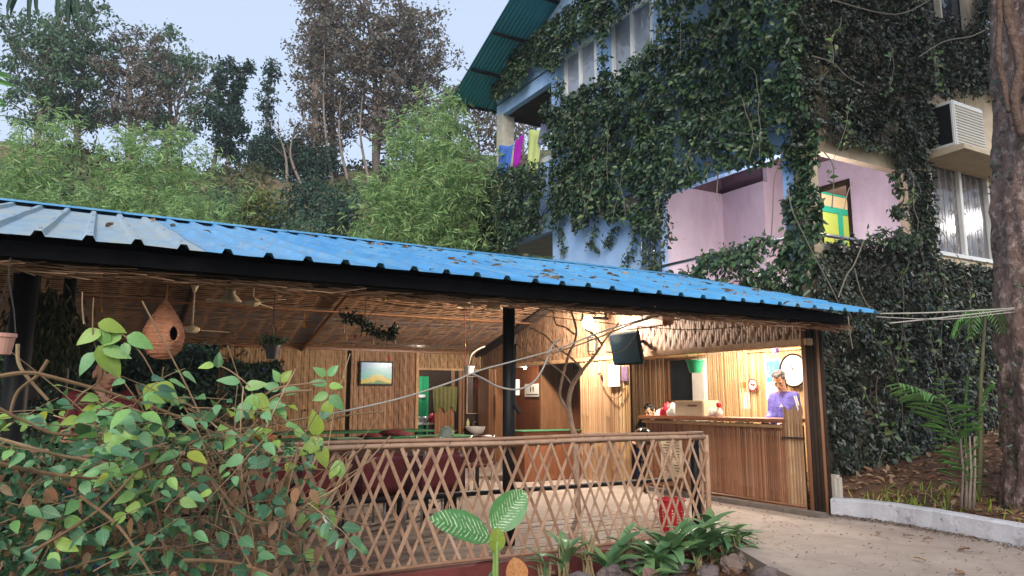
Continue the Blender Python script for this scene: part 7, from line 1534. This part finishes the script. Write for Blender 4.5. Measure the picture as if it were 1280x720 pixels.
BPn = [('broad-leaved plant hiding the foot of the fence end post', 888, 690, 4.95, 20, .24, ST, 31, (.2, 1.3), 5, .26), ('leaning broad-leaved plant under the red basket, nearer the stones', 822, 712, 4.7, 16, .26, ST, 32, (.1, 1.2), 4, .14), ('sparse pale plant with thin stalks next to the orange stone', 778, 705, 4.85, 8, .2, ST, 33, (.4, 1.3), 10, .3), ('thin-leaved plant between the dry leaf and the bare stalks', 680, 715, 4.8, 12, .2, STN, 34, (.3, 1.3), 8, .22), ('drooping plant over the drive edge, rightmost in the bed', 922, 692, 4.8, 16, .2, ST, 35, (-.1, 1.0), 4, .22),
       ('dense broad-leaved plant at the right end of the fence', 872, 705, 4.75, 30, .34, ST, 1, (.1, 1.3), 6, .22), ('broad-leaved plant beside the stones right of the fence end', 905, 690, 4.85, 18, .26, ST, 2, (.2, 1.2), 4, .2), ('broad-leaved plant below the red basket', 838, 705, 4.75, 22, .30, ST, 3, (.2, 1.3), 5, .18),
       ('leafy upright plant in front of the fence, between the stalks and the red basket', 760, 712, 4.8, 12, .3, ST, 4, (.7, 1.4), 6, .12), ('plant with bare stalks and a few dark leaves right of the dieffenbachia', 705, 700, 4.85, 9, .24, ST, 5, (.3, 1.2), 14, .34), ('bare-stalked wilted plant in the middle of the bed', 735, 700, 4.85, 4, .2, STD, 6, (.3, 1.2), 16, .36), ('bare-stalked wilted plant left of the red basket', 790, 700, 4.85, 7, .2, STD, 7, (.5, 1.3), 12, .3),
       ('low grassy plant under the fence left of the dieffenbachia', 560, 722, 4.7, 18, .28, STN, 8, (.2, 1.2), 0, 0), ('grassy plant next to the shrub at the foot of the fence', 500, 728, 4.7, 16, .26, STN, 9, (.2, 1.2), 0, 0), ('fine-leaved plant at the right foot of the dieffenbachia', 655, 728, 4.7, 10, .22, STN, 10, (.3, 1.3), 0, 0), ('low fine-leaved plant at the left foot of the dieffenbachia', 598, 726, 4.65, 12, .26, STN, 11, (.2, 1.3), 0, 0), ('fine-leaved plant near the right shrub edge', 455, 725, 4.7, 12, .22, STN, 12, (.3, 1.3), 0, 0),
       ('small strap-leaved plant before the red plinth', 810, 722, 4.6, 12, .22, ST, 13, (.1, 1.2), 0, 0), ('strap-leaved plant low in the bed in front of the stones', 745, 728, 4.55, 8, .2, ST, 14, (.1, 1.2), 0, 0)]
for (lab, u, v, Y, n, L, me, sd_, el, stk, hg) in BPn: tuft(lab, u, v, Y, n, L, me, sd_, el, stk, hgt=hg)
# dieffenbachia with two white-veined leaves
dfp = atD(622, 730, 4.55); dfp.z = -.2; df_ = thing('dieffenbachia', 'dieffenbachia with two large white-veined leaves before the fence', 'plant', dfp)
m_df = mat('variegated_leaf', (.085, .24, .07), .4, .45, .15, 8, .1, transl=.2); t = m_df.node_tree; n = t.nodes; L = t.links; bs = n['Principled BSDF']; src = bs.inputs['Base Color'].links[0].from_socket
tc = n.new('ShaderNodeTexCoord'); sp_ = n.new('ShaderNodeSeparateXYZ'); L.new(tc.outputs['Object'], sp_.inputs[0]); ab = n.new('ShaderNodeMath'); ab.operation = 'ABSOLUTE'; L.new(sp_.outputs[0], ab.inputs[0]); k1 = n.new('ShaderNodeMath'); k1.operation = 'MULTIPLY_ADD'; L.new(ab.outputs[0], k1.inputs[0]); k1.inputs[1].default_value = -.8; L.new(sp_.outputs[1], k1.inputs[2])
nz1 = n.new('ShaderNodeTexNoise'); nz1.inputs['Scale'].default_value = 9; L.new(tc.outputs['Object'], nz1.inputs['Vector']); k2 = n.new('ShaderNodeMath'); k2.operation = 'MULTIPLY_ADD'; L.new(nz1.outputs[0], k2.inputs[0]); k2.inputs[1].default_value = .06; L.new(k1.outputs[0], k2.inputs[2])
k3 = n.new('ShaderNodeMath'); k3.operation = 'MULTIPLY'; L.new(k2.outputs[0], k3.inputs[0]); k3.inputs[1].default_value = 88; k4 = n.new('ShaderNodeMath'); k4.operation = 'SINE'; L.new(k3.outputs[0], k4.inputs[0]); k5 = n.new('ShaderNodeMapRange'); k5.inputs[1].default_value = .55; k5.inputs[2].default_value = .9; L.new(k4.outputs[0], k5.inputs[0])
nz2 = n.new('ShaderNodeTexNoise'); nz2.inputs['Scale'].default_value = 14; L.new(tc.outputs['Object'], nz2.inputs['Vector']); k6 = n.new('ShaderNodeMapRange'); k6.inputs[1].default_value = .35; k6.inputs[2].default_value = .55; L.new(nz2.outputs[0], k6.inputs[0])
ed = n.new('ShaderNodeMapRange'); ed.inputs[1].default_value = .19; ed.inputs[2].default_value = .15; L.new(ab.outputs[0], ed.inputs[0]); k7 = n.new('ShaderNodeMath'); k7.operation = 'MULTIPLY'; L.new(k5.outputs[0], k7.inputs[0]); L.new(k6.outputs[0], k7.inputs[1]); k8 = n.new('ShaderNodeMath'); k8.operation = 'MULTIPLY'; L.new(k7.outputs[0], k8.inputs[0]); L.new(ed.outputs[0], k8.inputs[1])
mix = n.new('ShaderNodeMix'); mix.data_type = 'RGBA'; L.new(k8.outputs[0], mix.inputs[0]); L.new(src, mix.inputs[6]); mix.inputs[7].default_value = (.62, .72, .45, 1); L.new(mix.outputs[2], bs.inputs['Base Color'])
def bigleaf(p, q, nn_, m, name='leaf', wide=.46, par=df_, lab=None):
    mb = MB(); K = 16; W_ = 8; vs = []
    for j in range(K + 1):
        t = j / K; w_ = wide / 2 * (math.sin(math.pi * t ** .9) ** .62 if 0 < t < 1 else .0)
        for k in range(W_ + 1): s = (k / W_ - .5) * 2; vs.append((s * w_, t, -.10 * t * t + abs(s) * w_ * .25 + .006 * math.sin(j * 1.6 + abs(s) * 2)))
    mb.add(vs, [(j * (W_ + 1) + k, j * (W_ + 1) + k + 1, (j + 1) * (W_ + 1) + k + 1, (j + 1) * (W_ + 1) + k) for j in range(K) for k in range(W_)]); o = mb.build(name, m, par, lab, local=True, smooth=True)
    o.matrix_local = leaf_matrix(p, (q - p).normalized(), nn_, (q - p).length, wloc(par)); return o
j0 = atD(613, 672, 4.5); bigleaf(j0, atD(541, 644, 4.3), Vector((-.2, -.8, .8)), m_df, wide=.5); bigleaf(atD(615, 662, 4.5), atD(657, 613, 4.55), Vector((-.5, -1, .15)), m_df, wide=.66)
bigleaf(atD(620, 690, 4.5), atD(622, 660, 4.47), Vector((-.3, -1, .2)), m_leafy, wide=.7, lab='young yellow-green furled leaf')
q = MB(); q.tube(spline([dfp, atD(618, 700, 4.52), atD(613, 674, 4.5)]), [.018] * 6 + [.010] * 7, 9); q.tube(spline([dfp, atD(621, 700, 4.5), atD(622, 675, 4.5)]), .011, 8); q.build('stalk', mat('pale_green_stalk', (.22, .34, .10), .5, .3, .2, 10), df_, smooth=True)
dq = thing('dry_big_leaf', 'large orange-brown dry leaf standing up beside the dieffenbachia', 'dry leaf', atD(645, 728, 4.5)); bigleaf(atD(648, 732, 4.5), atD(643, 697, 4.5), Vector((-.3, -1, .2)), m_dryv, wide=.85, par=dq, name='blade')
# stones edging the bed
m_stone = mat('rough_bed_stone', [(.16, .12, .11), (.12, .10, .10), (.2, .15, .13), (.2, .11, .09)], .85, .2, .35, 7, .5, 18)
rs_ = random.Random(31); sn_ = 0
def stone(p, r, label, m=m_stone, name='stone'):
    mb = MB(); s = rs_.random() * 50; vs = []; K = 14; J = 9
    for j in range(J + 1):
        ph = math.pi * j / J
        for k in range(K):
            a = 2 * math.pi * k / K; d = Vector((math.sin(ph) * math.cos(a), math.sin(ph) * math.sin(a), math.cos(ph))); f = 1 + .5 * noise.noise(d * 1.4 + Vector((s, 0, 0))) + .12 * noise.noise(d * 4 + Vector((s, 3, 0))); g0 = max(abs(d.x) * 1.15, abs(d.y), abs(d.z) * 1.1, abs(d.x + d.z) * .8, abs(d.y - d.x) * .78); f = f * (.45 + .5 / max(.6, g0) * .72)
            vs.append((p.x + d.x * r[0] * f, p.y + d.y * r[1] * f, p.z + d.z * r[2] * f))
    mb.add(vs, [(j * K + k, (j + 1) * K + k, (j + 1) * K + (k + 1) % K, j * K + (k + 1) % K) for j in range(J) for k in range(K)]); mb.build(name, m, None, label, 'stone', 'stones edging the planting bed')
for (u, v, Y, r, lab) in ((915, 706, 4.62, (.13, .10, .10), 'reddish stone under the plant at the drive corner'), (958, 715, 4.05, (.16, .12, .11), 'grey rounded stone at the corner of the drive'), (848, 712, 4.72, (.11, .08, .08), 'stone hidden among the broad leaves'), (792, 706, 4.8, (.14, .09, .1), 'pale stone in the bed left of the red basket'), (765, 716, 4.75, (.13, .09, .09), 'brownish stone before the wilted stalks'),
                            (722, 718, 4.72, (.15, .09, .08), 'purplish flat stone behind the bare stalks'), (688, 718, 4.72, (.13, .09, .07), 'bluish flat stone right of the dry leaf'), (817, 720, 4.6, (.12, .08, .07), 'low stone under the basket plant'), (775, 692, 4.95, (.08, .06, .06), 'orange brick-like stone under the fence'), (930, 700, 4.6, (.09, .08, .08), 'small dark stone against the drive edge'), (885, 718, 4.5, (.12, .09, .08), 'stone at the front of the broad-leaved plant')):
    p = onY(u, v, Y); p.z = max(-.16, min(p.z, -.08)); stone(p, r, lab)
# fallen leaves on the drive and the roof
fl_me = []
for k in range(4):
    mb = MB(); r2 = random.Random(k); K = 5; vs = []
    for j in range(K + 1):
        t = j / K; w_ = .28 * (math.sin(math.pi * t) ** .8 if 0 < t < 1 else 0)
        for s in (-1, 0, 1): vs.append((s * w_, t - .5, .10 * math.sin(t * 3 + k) + abs(s) * .12 * r2.uniform(.5, 1.4)))
    mb.add(vs, [(j * 3 + i, j * 3 + i + 1, (j + 1) * 3 + i + 1, (j + 1) * 3 + i) for j in range(K) for i in (0, 1)]); me = bpy.data.meshes.new('fallen_leaf'); me.from_pydata(mb.v, [], mb.f); me.materials.append(m_dry); me.update(); fl_me.append(me)
for k, (u, v, lab, sz) in enumerate(((1150, 700, 'pale brown leaf lying in the middle of the drive', .10), (1205, 688, 'brown leaf on the drive near the white wall', .12), (1200, 716, 'dark leaf at the bottom of the drive', .11), (972, 680, 'small brown leaf on the drive left of centre', .06), (1098, 668, 'brown leaf against the foot of the white wall', .1), (1135, 670, 'curled brown leaf along the white wall', .09), (1226, 712, 'tiny leaf near the lower right corner', .05), (1120, 700, 'small pale leaf beside the middle one', .04), (1160, 675, 'curled leaf below the right part of the white wall', .09))):
    p = onZ(u, v, .02); o = link('fallen_leaf', fl_me[k % 4], None, p); o.scale = (sz,) * 3; o.rotation_euler = (.1, .1, k * 1.3); tag(o, lab, 'leaf', 'fallen leaves on the drive')
rl = random.Random(12); cnt = 0; spots = [(660, 308), (800, 336), (905, 363), (545, 313), (430, 285 + 20), (697, 333), (745, 349), (760, 352), (825, 362), (1010, 384)]
while cnt < 170:
    x = rl.uniform(.0, 8.9); y = rl.uniform(EY + .05, RY - .2)
    if cnt > 22 and x < 3 : x = rl.uniform(2.5, 8.9)
    if y < y_start(x) + .05: continue
    ridx = ((x + 3.4) % PITCHX); 
    if abs(ridx - PITCHX / 2) < .05: continue
    z = top_at(y) + .012; o = link('fallen_leaf', fl_me[cnt % 4], None, (x, y, z)); s_ = rl.uniform(.06, .17); o.scale = (s_, s_, s_); o.rotation_euler = (math.atan2(RZ - EZ, RY - EY) + rl.gauss(0, .1), rl.gauss(0, .12), rl.uniform(0, 6.28)); tag(o, 'small dry brown leaf fallen on the blue metal roof', 'leaf', 'dry leaves scattered on the blue roof'); cnt += 1
# litter on the soil bank
n = 2600; X = rg.uniform(7.45, 14, n); Y_ = rg.uniform(2.2, 6.8, n); Z = np.array([bankz(x, y) for x, y in zip(X, Y_)]) + .015; A = rg.normal(0, 1, (n, 3)); A[:, 2] *= .25; N = rg.normal(0, .35, (n, 3)); N[:, 2] += 1
leaf_cloud('leaf_litter', np.stack([X, Y_, Z], 1), A, N, rg.uniform(.06, .16, n), rg.uniform(.03, .07, n), m_dry, kind='stuff', label='dry leaf litter covering the soil bank behind the white wall')
n = 500; X = rg.uniform(-1, 5.2, n); Y_ = rg.uniform(4.3, 5.1, n); A = rg.normal(0, 1, (n, 3)); A[:, 2] *= .25; N = rg.normal(0, .35, (n, 3)); N[:, 2] += 1
leaf_cloud('leaf_litter', np.stack([X, Y_, np.full(n, -.10)], 1), A, N, rg.uniform(.04, .1, n), rg.uniform(.02, .05, n), m_dry, kind='stuff', label='dry leaf litter on the planting bed along the fence')
# ================================================================== palms on the right
def frond(par, pts, Lmax, nl, m=m_palm, w_=.025, droop=.5, seed=1, r=.008):
    c = spline(pts, 8); r2 = random.Random(seed); q = MB(); q.tube(c, [r * (1 - .7 * i / len(c)) for i in range(len(c))], 6); q.build('rachis', m_palmst, par, smooth=True)
    P = []; A = []; N = []; LL = []
    n = len(c)
    for i in range(nl):
        t = .18 + .82 * i / nl; f = t * (n - 1); j = min(n - 2, int(f)); p = c[j].lerp(c[j + 1], f - j); ax = (c[j + 1] - c[j]).normalized(); s = ax.cross(Vector((0, 0, 1))).normalized(); L_ = Lmax * math.sin(math.pi * (.15 + .8 * t)) ** .7
        for sg in (1, -1): P.append(p); A.append(s * sg + ax * .8 + Vector((0, 0, -droop * r2.uniform(.6, 1.3)))); N.append(Vector((0, 0, 1)) - ax * .2); LL.append(L_ * r2.uniform(.85, 1.1))
    leaf_cloud('leaflets', [list(x) for x in P], [list(x) for x in A], [list(x) for x in N], LL, w_, m, par, kind='stuff', fold=.3)
m_palmst = mat('palm_stalk', (.12, .12, .06), .5, .3, .2, 9)
pm1 = thing('young_palm', 'young palm with one long arching frond in front of the creeper wall', 'palm', Vector((onZ(1212, 640, .35).x, onZ(1212, 640, .35).y, .3))); Dp = 8.7
for k, (pts, L_, nl) in enumerate((([(1208, 635, Dp), (1206, 590, Dp), (1196, 545, Dp), (1180, 505, Dp - .1), (1155, 488, Dp - .2), (1122, 478, Dp - .4)], .42, 30), ([(1210, 635, Dp), (1208, 570, Dp), (1206, 510, Dp), (1210, 470, Dp)], .3, 20), ([(1212, 635, Dp), (1218, 560, Dp), (1228, 500, Dp), (1238, 480, Dp)], .28, 18), ([(1206, 635, Dp), (1200, 580, Dp + .2), (1185, 520, Dp + .3), (1178, 470, Dp + .3)], .25, 16))):
    frond(pm1, [atD(*p) for p in pts], L_, nl, seed=k)
for k in range(4): q = MB(); b_ = atD(1202 + k * 5, 640, Dp); q.tube([Vector((b_.x, b_.y, .2)), atD(1204 + k * 5, 590, Dp), atD(1200 + k * 6, 545, Dp)], [.015, .011, .008], 7); q.build('cane', m_barkp, pm1, smooth=True)
pm2 = thing('small_palm', 'small drooping palm crown beside the big tree trunk', 'palm', atD(1228, 640, 9.6)); pc = atD(1232, 396, 9.2); q = MB(); b_ = atD(1224, 640, 9.4); q.tube([Vector((b_.x, b_.y, .2)), atD(1226, 560, 9.4), atD(1226, 480, 9.3), pc], [.035, .028, .02, .015], 7); q.build('stem', m_palmst, pm2, smooth=True)
for k in range(8): a = k * .8; d = Vector((math.cos(a), math.sin(a), 0)); frond(pm2, [pc, pc + d * .12 + Vector((0, 0, .08)), pc + d * .26 - Vector((0, 0, .02)), pc + d * .34 - Vector((0, 0, .2))], .14, 12, seed=50 + k, w_=.018, r=.004)
# grit and crumbs on the drive, gathered along its edges
n = 1500; t_ = rg.random(n); e_ = np.abs(rg.normal(0, .10, n)); W_ = np.array([(p[0], p[1]) for p in wallpts]); si_ = (t_ * (len(W_) - 1)).astype(int).clip(0, len(W_) - 2); fr_ = t_ * (len(W_) - 1) - si_
X = W_[si_, 0] * (1 - fr_) + W_[si_ + 1, 0] * fr_ - .09 - e_; Y_ = W_[si_, 1] * (1 - fr_) + W_[si_ + 1, 1] * fr_
X = np.concatenate([X, rg.uniform(4.6, 7.1, 500)]); Y_ = np.concatenate([Y_, rg.uniform(2.4, 6.8, 500)]); n = len(X); A = rg.normal(0, 1, (n, 3)); A[:, 2] *= .2; N = rg.normal(0, .3, (n, 3)); N[:, 2] += 1
leaf_cloud('grit', np.stack([X, Y_, np.full(n, .016)], 1), A, N, rg.uniform(.008, .035, n), rg.uniform(.006, .018, n), mat('dark_grit', [(.10, .07, .05), (.16, .11, .08), (.07, .05, .04)], .9, .1, .3, 9), kind='stuff', label='dark grit and leaf crumbs lying along the edges of the drive')
# grass sprigs on the bank edge
n = 260; X = rg.uniform(7.4, 8.4, n); Y_ = rg.uniform(4.3, 5.6, n); X = np.concatenate([X, rg.uniform(7.4, 7.8, 200)]); Y_ = np.concatenate([Y_, rg.uniform(2.6, 5.4, 200)]); n = len(X); A = rg.normal(0, .5, (n, 3)); A[:, 2] += 1; kk = rg.random(n) < .35; X, Y_, A = X[kk], Y_[kk], A[kk]; n = len(X)
leaf_cloud('grass', np.stack([X, Y_, np.array([bankz(x, y) for x, y in zip(X, Y_)])], 1), A, rg.normal(0, 1, (n, 3)), rg.uniform(.08, .2, n), .012, m_leafy, kind='stuff', label='sparse grass sprigs along the top of the white wall')
# palm fronds hanging in at the top left
pt_ = thing('palm_fronds', 'dark drooping palm leaf tips hanging in at the top left corner', 'palm', atD(60, -60, 4.5)); P = []; A = []; LL = []
for (u, v, du, dv) in ((30, -20, -20, 40), (40, -20, -5, 58), (22, -20, -16, 40), (88, -20, -4, 58), (96, -20, 2, 56), (84, -20, 6, 40), (110, -18, 0, 34), (46, -22, 0, 45), (75, -20, -4, 52), (92, -30, -8, 60)): P.append(atD(u, v, 4.5)); q_ = atD(u + du, v + dv, 4.5); A.append(q_ - P[-1]); LL.append((q_ - P[-1]).length)
leaf_cloud('leaflets', [list(p) for p in P], [list(a) for a in A], [list(_f * -1) for _ in P], LL, .030, m_tl3, pt_, fold=.3)
q = MB(); q.tube([atD(10, -26, 4.5), atD(60, -24, 4.5), atD(130, -34, 4.5)], .01, 6); q.build('rachis', m_palmst, pt_)
pt2 = thing('palm_fronds', 'green palm leaf tips entering at the left edge above the roof', 'palm', atD(-20, 110, 6)); P = []; A = []; LL = []
for (u, v, du, dv) in ((-30, 90, 52, 20), (-30, 84, 46, 14), (-30, 100, 40, 34), (-30, 120, 36, 14)): P.append(atD(u, v, 6)); q_ = atD(u + du, v + dv, 6); A.append(q_ - P[-1]); LL.append((q_ - P[-1]).length)
leaf_cloud('leaflets', [list(p) for p in P], [list(a) for a in A], [list(_f * -1) for _ in P], LL, .05, m_palm, pt2, fold=.3); q = MB(); q.tube([atD(-30, 70, 6), atD(-30, 140, 6)], .012, 6); q.build('rachis', m_palmst, pt2)
# dark mossy fern hanging inside the restaurant on the left
hf = thing('hanging_fern', 'dark mossy fern hanging on the left post inside the restaurant', 'fern', atD(60, 400, 6.6)); n = 1500; c_ = np.array([list(atD(u, v, 6.6)) for u, v in ((55, 385), (70, 410), (80, 430), (40, 400), (62, 440))]); i_ = rg.integers(0, 5, n); P = c_[i_] + rg.normal(0, .09, (n, 3)); A = rg.normal(0, .4, (n, 3)); A[:, 2] -= 1
leaf_cloud('leaves', P, A, rg.normal(0, 1, (n, 3)), .09, .022, mat('mossy_leaf', [(.06, .07, .03), (.03, .045, .02), (.16, .15, .08)], .7, .2, .2, 8), hf); q = MB(); q.tube([atD(40, 500, 6.6), atD(38, 430, 6.6), atD(45, 380, 6.6), atD(50, 340, 6.6)], [.05, .045, .03, .02], 7); q.build('stem', m_barkd, hf, smooth=True)
# assumed street lamp, out of view, placed so the front window mirrors it
Wp = onY(1208, 272, BYP + .03); wd_ = Wp - Vector((0, 0, CZ)); LP_ = Wp + Vector((wd_.x, -wd_.y, wd_.z)) * .5
sl_ = thing('assumed_street_lamp', 'assumed tall street lamp, unseen beyond the right edge of the picture', 'street lamp', (LP_.x + .7, LP_.y, 0)); q = MB(); q.tube([(LP_.x + .7, LP_.y, -.3), (LP_.x + .7, LP_.y, LP_.z - .1), (LP_.x + .15, LP_.y, LP_.z + .12)], [.07, .05, .035], 10); q.build('pole', m_metal, sl_, smooth=True); q = MB(); q.bbox((LP_.x - .2, LP_.y - .1, LP_.z + .05), (LP_.x + .2, LP_.y + .1, LP_.z + .14), .02); q.build('lamp_head', m_metal, sl_); q = MB(); q.ball(LP_, (.10, .09, .08), 12); q.build('lens', mat('lit_lens', (1, .97, .95), .3, .3, 0, emit=60), sl_, smooth=True); lamp('assumed_street_light', sl_, LP_ - Vector((.0, 0, .15)), 320, (1, .95, .92), .1)

# ================================================================== evening haze
hz = MB(); hz.box((-95, -45, -1.5), (95, 135, 32)); hz = hz.build('haze', None, None, 'thin evening haze in the air over the hillside', None, None, 'stuff')
mh = bpy.data.materials.new('haze_air'); mh.use_nodes = True; nh = mh.node_tree.nodes; nh.clear(); vo = nh.new('ShaderNodeVolumePrincipled'); vo.inputs['Color'].default_value = (.9, .93, 1, 1); vo.inputs['Density'].default_value = .0011; vo.inputs['Anisotropy'].default_value = .2
oh = nh.new('ShaderNodeOutputMaterial'); mh.node_tree.links.new(vo.outputs[0], oh.inputs['Volume']); hz.data.materials.clear(); hz.data.materials.append(mh)
